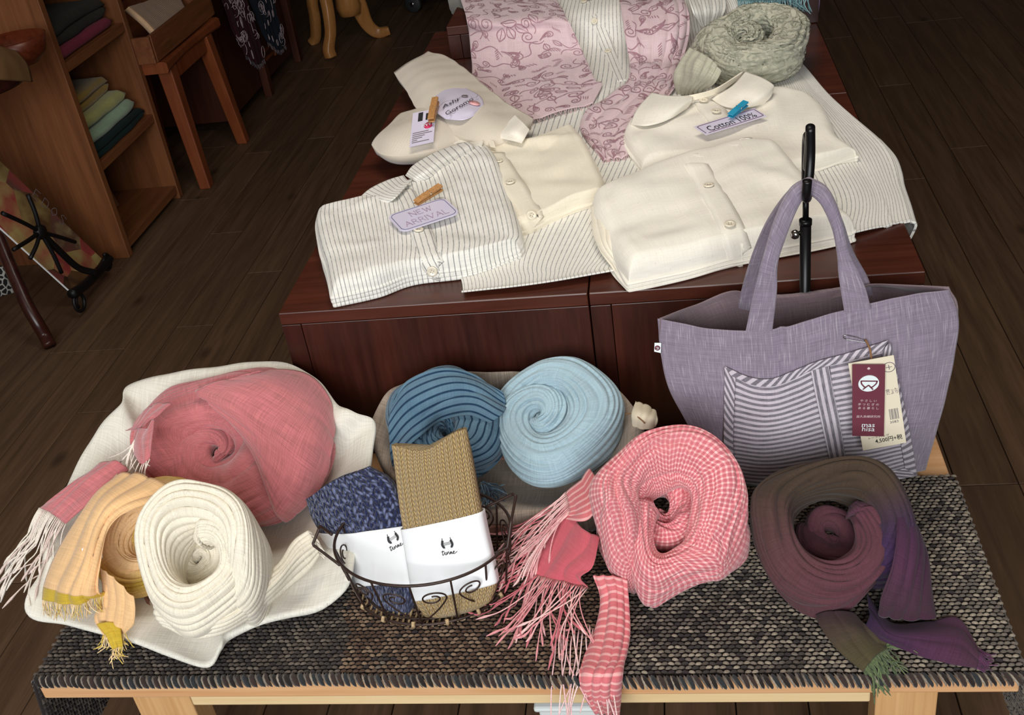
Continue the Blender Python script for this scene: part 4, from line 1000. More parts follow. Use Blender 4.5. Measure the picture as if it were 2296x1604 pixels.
# ------------------------------------------------------------------ lavender tote bag on a hook stand
tote = empty('tote_bag', (0.18, 1.23, RT), 'lavender linen tote bag with grey striped pocket hanging from a black hook', 'bag')
fY = [1.195, 1.188, 1.178, 1.182, 1.200]
fr_px = [[(1475, 714), (1600, 737), (1740, 737), (1890, 695), (2030, 662), (2127, 650)],
         [(1482, 790), (1605, 803), (1745, 803), (1895, 775), (2040, 742), (2148, 720)],
         [(1500, 870), (1612, 882), (1748, 888), (1895, 868), (2040, 845), (2133, 830)],
         [(1548, 962), (1630, 978), (1758, 988), (1890, 975), (2020, 960), (2102, 950)],
         [(1598, 1092), (1680, 1104), (1790, 1110), (1890, 1108), (1990, 1103), (2071, 1090)]]
dY = [0.022, 0.006, -0.006, -0.002, 0.004, 0.020]
FP = np.array([[PY(p[0], p[1], fY[i] + dY[j]) for j, p in enumerate(r)] for i, r in enumerate(fr_px)])
FP[-1, :, 2] = np.maximum(FP[-1, :, 2], RT + 0.005)
FG = surf(FP, 80, 110)
NF = up_normals(FG, (0, -1, 0))
U_, V_ = uvgrid(80, 110)
crease = -0.006 * np.exp(-((V_ - 0.415) / 0.012) ** 2) * np.clip(1 - U_ / 0.55, 0, 1)
FG = FG + NF * (0.0014 * Wob(71, 34.0)(FG) + 0.0010 * Wob(72, 90.0)(FG) * (1 - U_) + crease)[..., None]
grid('front_panel', FG, M['lavender'], tote, solid=0.0018)
bk_px = [[(1477, 713, 1.215), (1560, 684, 1.275), (1655, 652, 1.30), (1745, 702, 1.305), (1880, 664, 1.30), (1955, 636, 1.28), (2126, 645, 1.215)]]
top = [PY(*p) for p in bk_px[0]]
BP = [top]
for k, zf in ((1, 0.72), (2, 0.4), (3, 0.0)):
    r = []
    for j, p in enumerate(top):
        l_, r_ = FP[0][0], FP[0][-1]
        f = j / 6; e_ = FP[min(4, [0, 1, 3, 4][k])][0] * (1 - f) + FP[min(4, [0, 1, 3, 4][k])][-1] * f
        yb = [1.215, 1.285, 1.305, 1.305, 1.305, 1.285, 1.215][j] if k < 3 else [1.225, 1.29, 1.29, 1.29, 1.29, 1.29, 1.225][j]
        r.append([e_[0], yb if 0 < j < 6 else e_[1] + 0.002, e_[2]])
    BP.append(r)
BG_ = surf(np.array(BP), 50, 90); BG_ = BG_ + up_normals(BG_, (0, -1, 0)) * (0.002 * Wob(73, 30.0)(BG_))[..., None]
grid('back_panel', BG_, M['lavender_in'], tote, solid=0.0018)
bt = np.stack([FG[-1], BG_[-1][np.linspace(0, 89, 110).astype(int)]]); bt[..., 2] = RT + 0.005
grid('base_panel', surf(bt, 8, 110), M['lavender_in'], tote)
NF = up_normals(FG, (0, -1, 0))
# stitched hem line and handle crosses
def stitch(pts, mat, w=0.0006, n=60):
    c = cr1(np.array(pts, float), n); bag = Bag()
    for i in range(0, n - 1, 2):
        a_, na = near(FG, NF, *c[i]); b_, nb = near(FG, NF, *c[i + 1]); V, Fc = tube_vf([a_ + na * 0.0012, b_ + nb * 0.0012], w, 4); bag.add(V, Fc)
    tag(bag.make('stitching', mat, tote), kind='stuff')
M['stitch'] = plain('stitch', lin(214, 204, 216), 0.9)
stitch([(1490, 778), (1600, 783), (1690, 785)], M['stitch']); stitch([(1755, 783), (1840, 768), (1900, 752), (1990, 732), (2140, 700)], M['stitch'], n=110)
for q in ([(1680, 742), (1718, 788)], [(1716, 742), (1680, 786)], [(1676, 742), (1676, 786)], [(1718, 742), (1718, 786)], [(1905, 700), (1950, 730)], [(1945, 692), (1912, 738)]): stitch(q, M['stitch'], 0.0005, 24)
# striped pocket: pieced panels sewn on the front
def pocket(px, mat, nm, lift=0.0055, nu=40, nv=40, uvsw=False):
    C = np.array([[(lambda a: a[0] + a[1] * lift)(near(FG, NF, *p)) for p in r] for r in px]); A = surf(C, nu, nv)
    A = A + up_normals(A, (0, -1, 0)) * 0.0006 * Wob(5, 60.0)(A)[..., None]
    return grid(nm, A, mat, tote, solid=0.0010, solid_off=0)
pocket([[(1650, 842), (1690, 858), (1735, 862), (1780, 846), (1815, 828)], [(1648, 910), (1700, 922), (1740, 920), (1785, 908), (1828, 890)], [(1646, 990), (1700, 998), (1745, 995), (1795, 985), (1846, 972)], [(1652, 1085), (1705, 1090), (1755, 1085), (1810, 1080), (1868, 1072)]], M['pocket_h'], 'pocket_panel')
pocket([[(1815, 828), (1855, 816)], [(1828, 890), (1868, 880)], [(1846, 972), (1884, 962)], [(1868, 1072), (1900, 1066)]], M['pocket_v'], 'pocket_band', 0.0068)
pocket([[(1857, 816), (1910, 804), (1972, 785)], [(1868, 880), (1925, 868), (1990, 860)], [(1884, 962), (1940, 955), (2008, 945)], [(1900, 1066), (1960, 1060), (2024, 1042)]], M['pocket_h'], 'pocket_panel')
pocket([[(1628, 818), (1680, 842), (1730, 846), (1780, 828), (1830, 806), (1900, 788), (1990, 757)], [(1640, 838), (1690, 858), (1735, 862), (1780, 846), (1815, 828), (1910, 804), (1972, 785)]], M['pocket_d1'], 'pocket_binding', 0.0072, 12, 80)
pocket([[(1628, 820), (1626, 900), (1626, 1000), (1632, 1098)], [(1651, 842), (1648, 910), (1646, 990), (1653, 1085)]], M['pocket_d2'], 'pocket_binding', 0.0072, 12, 60)
pocket([[(1972, 785), (1990, 860), (2008, 945), (2024, 1042)], [(1992, 760), (2012, 850), (2032, 945), (2052, 1062)]], M['pocket_d1'], 'pocket_binding', 0.0072, 12, 60)
pocket([[(1900, 1066), (1960, 1056), (2024, 1042)], [(1905, 1085), (1970, 1078), (2052, 1064)]], M['pocket_d2'], 'pocket_binding', 0.0072, 12, 40)
# handles
def strap(L, R_, Ys, th, nm):
    rows = [(PY(*l, y), PY(*r, y), t_) for l, r, y, t_ in zip(L, R_, Ys, th)]
    G, _ = flat_tube(rows, 100, 28, 0, 0, 0, 0.7, 3, 0.0008); o = grid(nm, G, M['lavender'], tote, False, True)
    return G
L = [(1672, 742), (1690, 655), (1712, 570), (1738, 490), (1772, 425), (1808, 402), (1822, 402), (1858, 425), (1888, 490), (1904, 565), (1938, 640), (1953, 692)]
R_ = [(1732, 742), (1742, 655), (1744, 590), (1762, 530), (1788, 465), (1808, 437), (1818, 437), (1842, 460), (1865, 512), (1876, 570), (1880, 620), (1893, 700)]
strap(L, R_, [1.187, 1.19, 1.197, 1.205, 1.212, 1.215, 1.215, 1.212, 1.205, 1.2, 1.192, 1.187], [0.005, 0.006, 0.010, 0.014, 0.016, 0.017, 0.017, 0.016, 0.014, 0.010, 0.006, 0.005], 'handle')
L = [(1655, 690), (1665, 640), (1690, 560), (1722, 490), (1770, 425), (1812, 408), (1856, 430), (1888, 490), (1912, 560), (1945, 620), (1958, 660)]
R_ = [(1698, 700), (1712, 620), (1722, 560), (1750, 505), (1785, 458), (1812, 436), (1842, 452), (1866, 505), (1882, 570), (1900, 630), (1905, 665)]
strap(L, R_, [1.30, 1.297, 1.285, 1.268, 1.25, 1.243, 1.25, 1.265, 1.28, 1.292, 1.297], [0.005, 0.006, 0.010, 0.013, 0.014, 0.014, 0.014, 0.013, 0.010, 0.006, 0.005], 'handle')
# side label
p = PY(1482, 781, 1.205); ex = np.array([-1.0, 0.15, 0.1]); ex /= np.linalg.norm(ex); ez = np.array([0.1, 0.1, 1.0]); ez /= np.linalg.norm(ez); nn = np.array([0, -1.0, 0.1])
lab = [p - ez * 0.007, p + ex * 0.0085 - ez * 0.006, p + ex * 0.0085 + ez * 0.006, p + ez * 0.007]
hexa('side_label', np.array([q + [0, 0.0012, 0] for q in lab] + lab), M['tag_white'], tote, bevel=0)
V, Fc = lathe_vf([(0.0001, 0), (0.0036, 0), (0.0036, 0.0003), (0.0001, 0.0003)], p + ex * 0.0045 + nn * 0.0006, 20, nn); mesh('label_mark', V, Fc, M['tag_plum'], tote)
stroke_mesh('label_sign', [[(-0.5, 0.6), (0.5, 0), (-0.5, -0.6)], [(0.5, 0.5), (0.5, -0.5)]], (p + ex * 0.0045 + nn * 0.0012, np.array([0.0028, 0, 0]), np.array([0, 0, 0.0028]), nn), 0.25, M['tag_white'], tote)

# hang tags on a safety pin
ht = empty('hang_tag', PY(1960, 1000, 1.17), 'cream price card and plum paper tag pinned to the tote bag pocket', 'tag')
def fr_pt(x, y, lift): a_, n_ = near(FG, NF, x, y); return a_ + n_ * lift
def card(nm, px, mat, lift, parent, th=0.0006):
    mx = np.mean(px, 0); Y0 = fr_pt(mx[0], mx[1], lift)[1]; c = np.array([PY(*p, Y0 + dy) for p, dy in zip(px, (0.002, 0.002, -0.002, -0.002))]); n_ = np.cross(c[1] - c[0], c[3] - c[0]); n_ /= np.linalg.norm(n_)
    n_ *= np.sign(n_ @ (CAM - c[0])); hexa(nm, np.concatenate([c - n_ * th, c]), mat, parent, bevel=0); return c, n_
def text_vf(body, size=1.0, shear=0.0, offset=0.0):
    cu = bpy.data.curves.new('txt', 'FONT'); cu.body = body; cu.size = size; cu.shear = shear; cu.align_x = 'CENTER'; cu.align_y = 'CENTER'; cu.resolution_u = 2; cu.offset = offset
    o = bpy.data.objects.new('txt', cu); COL.objects.link(o)
    me = bpy.data.meshes.new_from_object(o.evaluated_get(bpy.context.evaluated_depsgraph_get()))
    V = np.array([v.co[:] for v in me.vertices]); Fc = [list(p.vertices) for p in me.polygons]
    bpy.data.objects.remove(o); bpy.data.curves.remove(cu); bpy.data.meshes.remove(me)
    return V, Fc
def print_text(nm, body, c, n_, u, v, h, mat, parent, shear=0.0, lift=0.0006, offset=0.0, stretch=1.0, fit=None):
    """flat print on a card: c = corners bl, br, tr, tl; u, v centre in 0..1; h letter size in metres"""
    V, Fc = text_vf(body, 1.0, shear, offset)
    if len(V) == 0: return
    if fit:
        w_ = np.linalg.norm(c[1] - c[0]) * fit[0]; h_ = np.linalg.norm(c[3] - c[0]) * fit[1]; sp = V[:, :2].max(0) - V[:, :2].min(0); V = V - np.append((V[:, :2].max(0) + V[:, :2].min(0)) / 2, 0); V[:, 0] *= w_ / sp[0]; V[:, 1] *= h_ / sp[1]; h = 1.0
    ex = c[1] - c[0]; ex = ex / np.linalg.norm(ex); ey = np.cross(n_, ex)
    if ey @ (c[3] - c[0]) < 0: ey = -ey
    o_ = bil(c, u, v); W = o_ + V[:, :1] * ex * h * stretch + V[:, 1:2] * ey * h + n_ * lift
    tag(mesh(nm, W, Fc, mat, parent, smooth=False), kind='stuff')
c1_, n1_ = card('price_card', [(1935, 1011), (2032, 993), (2004, 797), (1902, 816)], M['paper_cream'], 0.022, ht)
c2_, n2_ = card('plum_card', [(1911, 978), (1982, 979), (1985, 818), (1911, 818)], M['tag_plum'], 0.0265, ht)
print_text('price', '4,500円+税', c1_, n1_, 0.62, 0.085, 0.0105, M['ink'], ht, offset=0.008, fit=(0.62, 0.062))
print_text('barcode_number', '3083', c1_, n1_, 0.80, 0.27, 0.0055, M['ink_grey'], ht)
ex = (c1_[1] - c1_[0]); ey = c1_[3] - c1_[0]
for k in range(9):
    w = [0.010, 0.006, 0.014][k % 3]; u0 = 0.72 + k * 0.023
    q = [bil(c1_, u0, 0.30), bil(c1_, u0 + w, 0.30), bil(c1_, u0 + w, 0.42), bil(c1_, u0, 0.42)]
    hexa('barcode_bar', np.array([p + n1_ * 0.0002 for p in q] + [p + n1_ * 0.0006 for p in q]), M['ink_grey'], ht, bevel=0)
print_text('price_note', 'トートバッグ', c1_, n1_, 0.40, 0.13, 0.0045, M['ink_grey'], ht)
print_text('price_note', '使った', c1_, n1_, 0.85, 0.63, 0.005, M['ink_grey'], ht); print_text('price_note', 'により', c1_, n1_, 0.86, 0.60, 0.005, M['ink_grey'], ht)
print_text('price_sign', '⊕', c1_, n1_, 0.86, 0.88, 0.011, M['ink_grey'], ht)
cm = bil(c2_, 0.5, 0.75); ex = c2_[1] - c2_[0]; ex /= np.linalg.norm(ex); ey = np.cross(n2_, ex)
ey = ey if ey @ (c2_[3] - c2_[0]) > 0 else -ey
V, Fc = lathe_vf([(0.0001, 0.0009), (0.0122, 0.0009), (0.0122, 0.0003)], cm, 40, n2_); mesh('emblem_disc', V, Fc, M['tag_white'], ht, smooth=False)
s = 0.0122
stroke_mesh('emblem', [[(-0.82, 0.34), (0.82, 0.34)], [(-0.78, 0.34), (-0.70, 0.0), (-0.42, -0.36)], [(0.78, 0.34), (0.70, 0.0), (0.42, -0.36)], [(-0.5, -0.72), (0.0, -0.16)], [(0.5, -0.72), (0.0, -0.16)], [(-0.45, -0.36), (-0.25, -0.45)], [(0.45, -0.36), (0.25, -0.45)]], (cm, ex * s, ey * s, n2_), 0.14, M['tag_plum'], ht, 0.0016)
for k, tx in enumerate(('や さ し い', '手 つ む ぎ の', 'あ る 暮 ら し')):
    print_text('tag_line', tx, c2_, n2_, 0.5, 0.508 - 0.052 * k, 0.0042, M['tag_pale'], ht)
print_text('tag_line', '益久染織研究所', c2_, n2_, 0.5, 0.285, 0.0042, M['tag_pale'], ht)
print_text('tag_name', 'mas', c2_, n2_, 0.5, 0.165, 0.0105, M['tag_white'], ht); print_text('tag_name', 'hisa', c2_, n2_, 0.5, 0.105, 0.0105, M['tag_white'], ht)
V, Fc = lathe_vf([(0.0001, 0.0007), (0.0018, 0.0007), (0.0018, 0.0003)], bil(c2_, 0.5, 0.95), 16, n2_); mesh('tag_eyelet', V, Fc, M['tag_pale'], ht)
tube('string', [fr_pt(1938, 757, 0.006), fr_pt(1946, 775, 0.015), fr_pt(1947, 800, 0.024), fr_pt(1946, 815, 0.0275)], 0.0013, M['string'], ht, 6, n=16)
tube('safety_pin', [fr_pt(1940, 760, 0.005), fr_pt(1915, 752, 0.005), fr_pt(1893, 748, 0.005), fr_pt(1893, 756, 0.005), fr_pt(1912, 760, 0.006), fr_pt(1942, 764, 0.006), fr_pt(1940, 757, 0.006)], 0.0005, M['chrome'], ht, 6, n=40)

# hook stand
sd = empty('bag_stand', (0.1535, 1.315, BZ), 'black metal hook stand holding up the lavender tote bag', 'stand')
sY = 1.3135
def up_at(x, y): return PY(x, y, sY)
sx = up_at(1805, 640)[0]
zt = up_at(1811, 497)[2]; z2 = up_at(1816, 300)[2]
tube('lower_tube', [(sx, sY, BZ + 0.008), (sx, sY, zt)], 0.0072, M['black_iron'], sd, 20)
V, Fc = lathe_vf([(0.0001, 0.004), (0.011, 0.003), (0.011, 0.0), (0.0001, 0.0)], (sx, sY, BZ + 0.0008), 32); mesh('foot_plate', V, Fc, M['black_iron'], sd)
tube('collar', [(sx, sY, zt - 0.004), (sx, sY, zt + 0.003)], 0.0082, M['black_iron'], sd, 20)
tube('upper_rod', [(sx, sY, zt), (sx, sY, up_at(1812, 440)[2])], 0.0040, M['black_iron'], sd, 14)
zl = up_at(1812, 430)[2]
# long narrow hook: up the back, over the top and down the front, ending in a small upturned tip
hk = [(sx, sY, zl), (sx, sY, z2 - 0.03), (sx, sY - 0.004, z2 - 0.006), (sx, sY - 0.016, z2 + 0.004), (sx, sY - 0.028, z2 - 0.006)]
low = PY(1809, 432, 1.20); hk += [(sx - 0.002, sY - 0.032, z2 - 0.03), (sx - 0.003, 1.25, low[2] + 0.06)]
tube('hook', hk, 0.0056, M['black_iron'], sd, 14, n=50)
q0 = np.array([sx - 0.003, 1.25, low[2] + 0.06]); 
tube('hook_tip', [q0, [sx - 0.003, 1.247, low[2] + 0.02], PY(1811, 432, 1.232), PY(1809, 445, 1.215), PY(1808, 438, 1.198), PY(1810, 405, 1.197)], 0.0056, M['black_iron'], sd, 14, n=40)
kp = np.array([sx - 0.010, sY - 0.002, up_at(1796, 522)[2]])
V, Fc = lathe_vf([(0.0001, 0.0095), (0.0050, 0.0085), (0.0062, 0.006), (0.0062, 0.003), (0.003, 0.001), (0.003, -0.004), (0.0001, -0.004)], kp, 20, (-0.8, -0.6, 0.1)); mesh('clamp_knob', V, Fc, M['chrome'], sd)
# ------------------------------------------------------------------ folded garments on the chests
TOP = BX + 0.0008
def garment(name, label, front, right, back, left, T, mat, zb=TOP, r=0.014, layers=2, nu=90, nv=70, wr=None, seed=1, wob=0.0015, sag=None, cat='shirt', group='folded garments on the chests', ob=0.004, nm='folded_body', uvscale=None):
    """folded cloth: an outline traced on the table, a soft rounded top and stacked folded edges at the sides"""
    E4 = [cr1(np.array([PZ(*p) for p in q]), n) for q, n in ((front, nu), (right, nv), (back, nu), (left, nv))]
    su = 0.5 - 0.5 * np.cos(np.pi * np.linspace(0, 1, nu)); sv = 0.5 - 0.5 * np.cos(np.pi * np.linspace(0, 1, nv))
    bl = 0.6; su = bl * su + (1 - bl) * np.linspace(0, 1, nu); sv = bl * sv + (1 - bl) * np.linspace(0, 1, nv)
    def at(c, s):
        x = s * (len(c) - 1); i = np.minimum(x.astype(int), len(c) - 2); f = (x - i)[:, None]; return c[i] * (1 - f) + c[i + 1] * f
    c0, c1, d0, d1 = at(E4[0], su), at(E4[2], su), at(E4[3], sv), at(E4[1], sv)
    U, V = su[:, None, None], sv[None, :, None]
    G = (1 - V) * c0[:, None] + V * c1[:, None] + (1 - U) * d0[None] + U * d1[None] - ((1 - U) * (1 - V) * c0[0] + U * (1 - V) * c0[-1] + (1 - U) * V * c1[0] + U * V * c1[-1])
    W_ = np.linalg.norm(c0[-1] - c0[0]); L_ = np.linalg.norm(d0[-1] - d0[0])
    du = np.minimum(su, 1 - su)[:, None] * W_; dv = np.minimum(sv, 1 - sv)[None] * L_
    pr = lambda d: np.sqrt(np.maximum(0, 1 - (1 - np.minimum(d / r, 1)) ** 2))
    prof = np.minimum(pr(du), pr(dv)) * 0.5 + 0.5 * pr(du) * pr(dv)
    Tm = T(U[..., 0] + 0 * V[..., 0], V[..., 0] + 0 * U[..., 0]) if callable(T) else T + 0 * prof
    z = zb + (Tm - r) + r * prof
    UU, VV = U[..., 0] + 0 * V[..., 0], V[..., 0] + 0 * U[..., 0]
    G[..., 2] = z
    G[..., 2] += wob * prof * (Wob(seed, 28.0)(G) + 0.5 * Wob(seed + 1, 60.0)(G))
    if wr is not None: G[..., 2] += prof * wr(UU, VV)
    e = empty(name, [G[..., 0].mean(), G[..., 1].mean(), zb], label, cat, group)
    uv = np.stack([UU * W_, VV * L_], -1)
    grid(nm, G, mat, e, uv=uv)
    # sides
    ring = np.concatenate([G[:-1, 0], G[-1, :-1], G[::-1, -1][:-1], G[0, ::-1][:-1]]); ruv = np.concatenate([uv[:-1, 0], uv[-1, :-1], uv[::-1, -1][:-1], uv[0, ::-1][:-1]])
    cc = ring.mean(0); t_ = np.roll(ring, -1, 0) - np.roll(ring, 1, 0); nrm = np.stack([t_[:, 1], -t_[:, 0]], 1); nrm /= np.maximum(np.linalg.norm(nrm, axis=1, keepdims=True), 1e-9)
    nrm *= np.sign((nrm * (ring - cc)[:, :2]).sum(1).mean())
    K = 7 * layers + 1; rows = []; wv_ = Wob(seed + 5, 40.0)
    for k in range(K):
        s_ = k / (K - 1); o_ = ob * (np.abs(np.sin(np.pi * layers * s_ + 0.0)) ** 0.55 - 0.0) * (1 if k else 0)
        o_ = o_ * (0.7 + 0.5 * wv_(ring + [0, 0, s_ * 0.1]))
        xy = ring[:, :2] + nrm * np.reshape(o_, (-1, 1)); zz = ring[:, 2] * (1 - s_) + zb * s_
        rows.append(np.concatenate([xy, zz[:, None]], 1))
    S = np.array(rows); suv = np.stack([ruv] * K); 
    suv = suv + np.linspace(0, 0.02, K)[:, None, None] * np.array([0.0, 1.0])
    grid('folded_edge', S, mat, e, False, True, uv=suv)
    N = up_normals(G)
    return e, G, N
btn_mesh = None
def button(e, G, N, x, y, r=0.0062, mat=None, lift=0.0015):
    p, n_ = near(G, N, x, y)
    V, Fc = lathe_vf([(0.0001, 0.0018), (0.55 * r, 0.0018), (0.70 * r, 0.0026), (0.95 * r, 0.0024), (r, 0.0012), (0.9 * r, 0.0)], p + n_ * lift, 24, n_)
    b = mesh('button', V, Fc, mat or M['button'], e)
    ax = np.cross(n_, [0, 1, 0]); ax /= np.linalg.norm(ax); ay = np.cross(n_, ax)
    for q in (-1, 1):
        for w in (-1, 1):
            V, Fc = lathe_vf([(0.0001, 0.0003), (0.0007, 0.0003), (0.0007, 0.0)], p + n_ * (lift + 0.0018) + (ax * q + ay * w) * r * 0.22, 8, n_); mesh('button_hole', V, Fc, M['thread_hole'], b)
    return b
def flap(nm, rows, mat, e, pl=0, amp=0.001, wob=0.0012, seed=3, nu=36, nv=36, solid=0.0025, uv=None):
    A = sheet(pz(rows), nu, nv, pl, amp, 0, seed, wob, 30.0); grid(nm, A, mat, e, solid=solid, solid_off=0, uv=uv); return A
def ridge(u, v, a, b, w, h):                                   # a soft wrinkle from a to b in the garment's own u, v
    a, b = np.array(a), np.array(b); d = b - a; L = d @ d; t = np.clip(((u - a[0]) * d[0] + (v - a[1]) * d[1]) / L, 0, 1)
    q = np.hypot(u - a[0] - t * d[0], v - a[1] - t * d[1]); return h * np.exp(-(q / w) ** 2) * np.sin(np.pi * np.clip(t, 0.08, 0.92))

# the long striped tunic spread over all the chests
tun = empty('striped_tunic', (-0.02, 1.95, TOP), 'long off white tunic with thin dark stripes spread under the garments', 'tunic')
zt_ = TOP + 0.004
def W3(x, y, z): return np.array([x, y, z])
C = [[W3(-0.30, 2.85, RB + .006), W3(-0.12, 2.85, RB + .010), W3(0.02, 2.85, RB + .010), W3(0.12, 2.85, RB + .008), W3(0.17, 2.85, RB + .006)],
     [W3(-0.31, 2.56, RB + .006), W3(-0.12, 2.56, RB + .012), W3(0.03, 2.56, RB + .012), W3(0.13, 2.56, RB + .010), W3(0.19, 2.56, RB + .006)],
     [W3(-0.32, 2.475, RB - .012), W3(-0.12, 2.47, RB - .006), W3(0.04, 2.47, RB - .006), W3(0.15, 2.47, RB - .010), W3(0.215, 2.475, RB - .02)],
     [W3(-0.34, 2.44, zt_), W3(-0.12, 2.41, zt_ + .008), W3(0.05, 2.40, zt_ + .008), W3(0.17, 2.40, zt_ + .006), W3(0.235, 2.38, zt_)],
     [W3(-0.36, 2.18, zt_), W3(-0.12, 2.18, zt_ + .004), W3(0.06, 2.18, zt_ + .004), W3(0.19, 2.17, zt_ + .004), PZ(1850, 205, zt_)],
     [W3(-0.37, 1.85, zt_), W3(-0.14, 1.85, zt_ + .002), W3(0.05, 1.86, zt_ + .002), W3(0.20, 1.88, zt_ + .004), PZ(1985, 330, zt_ - 0.006)],
     [W3(-0.36, 1.55, zt_), PZ(1240, 560, zt_), PZ(1500, 520, zt_ + .001), PZ(1860, 440, zt_ + .004), PZ(2022, 425, zt_ - 0.010)],
     [PZ(1037, 640, zt_), PZ(1225, 622, zt_), PZ(1450, 585, zt_ + .001), PZ(1850, 520, zt_ + .003), PZ(2042, 490, zt_ - 0.008)],
     [PZ(1035, 656, zt_ + .003), PZ(1225, 636, zt_ + .003), PZ(1450, 598, zt_ + .004), PZ(1850, 533, zt_ + .005), PZ(2046, 496, zt_ - 0.006)]]
TU = surf(np.array(C), 150, 150); nn = up_normals(TU); U_, V_ = uvgrid(150, 150)
TU = TU + nn * (0.0018 * Wob(91, 22.0)(TU) + 0.0016 * (sharp(V_ * 26 + 2 * np.sin(U_ * 5), 0.8) - 0.6) * np.clip((V_ - 0.55) * 3, 0, 1))[..., None]
TU[..., 2] = np.where((TU[..., 1] < 2.4) & (TU[..., 0] < 0.30), np.maximum(TU[..., 2], TOP + 0.0012), TU[..., 2])
ww = np.linalg.norm(TU[-1, -1] - TU[-1, 0])
tuv = np.stack([V_ * 0.86, U_ * 1.3], -1)
grid('tunic_body', TU, M['shirt_stripe'], tun, solid=0.0022, uv=tuv)
# the hem that falls over the chest's right side
dr = np.array([[TU[i, -1], TU[i, -1] + [0.006, 0, -0.008], [0.322, TU[i, -1][1] + 0.002, TOP - 0.03 - 0.02 * f], [0.324, TU[i, -1][1] + 0.004, TOP - 0.05 - 0.03 * f]] for i, f in zip(range(90, 150, 6), np.linspace(0, 1, 10))])
dr[:, 0] -= [0.004, 0, 0]; DR = surf(dr, 60, 16)
grid('tunic_side', DR, M['shirt_stripe'], tun, solid=0.002, uv=np.stack([0.62 + uvgrid(60, 16)[1] * 0.06, uvgrid(60, 16)[0] * 0.5], -1))
tn = up_normals(TU)
strip_on('placket', TU, tn, [(1318, 2), (1345, 60), (1372, 130), (1395, 185)], 0.03, 0.002, M['shirt_stripe_v'], tun, 40)
for q in ((1310, 8), (1333, 50), (1364, 119)): button(tun, TU, tn, *q, r=0.0075, lift=0.004)
sl = np.array([[PZ(1535, -30, RB + .03), PZ(1620, -30, RB + .02)], [PZ(1550, 20, RB + .02), PZ(1628, 20, RB + .0)], [PZ(1572, 60, .72), PZ(1600, 70, .70)]])
grid('sleeve', sheet(sl, 20, 30, 3, 0.003, 0, 7, 0.002), M['shirt_stripe_v'], tun, solid=0.002, uv=np.stack([uvgrid(20, 30)[0] * 0.2, uvgrid(20, 30)[1] * 0.09], -1))

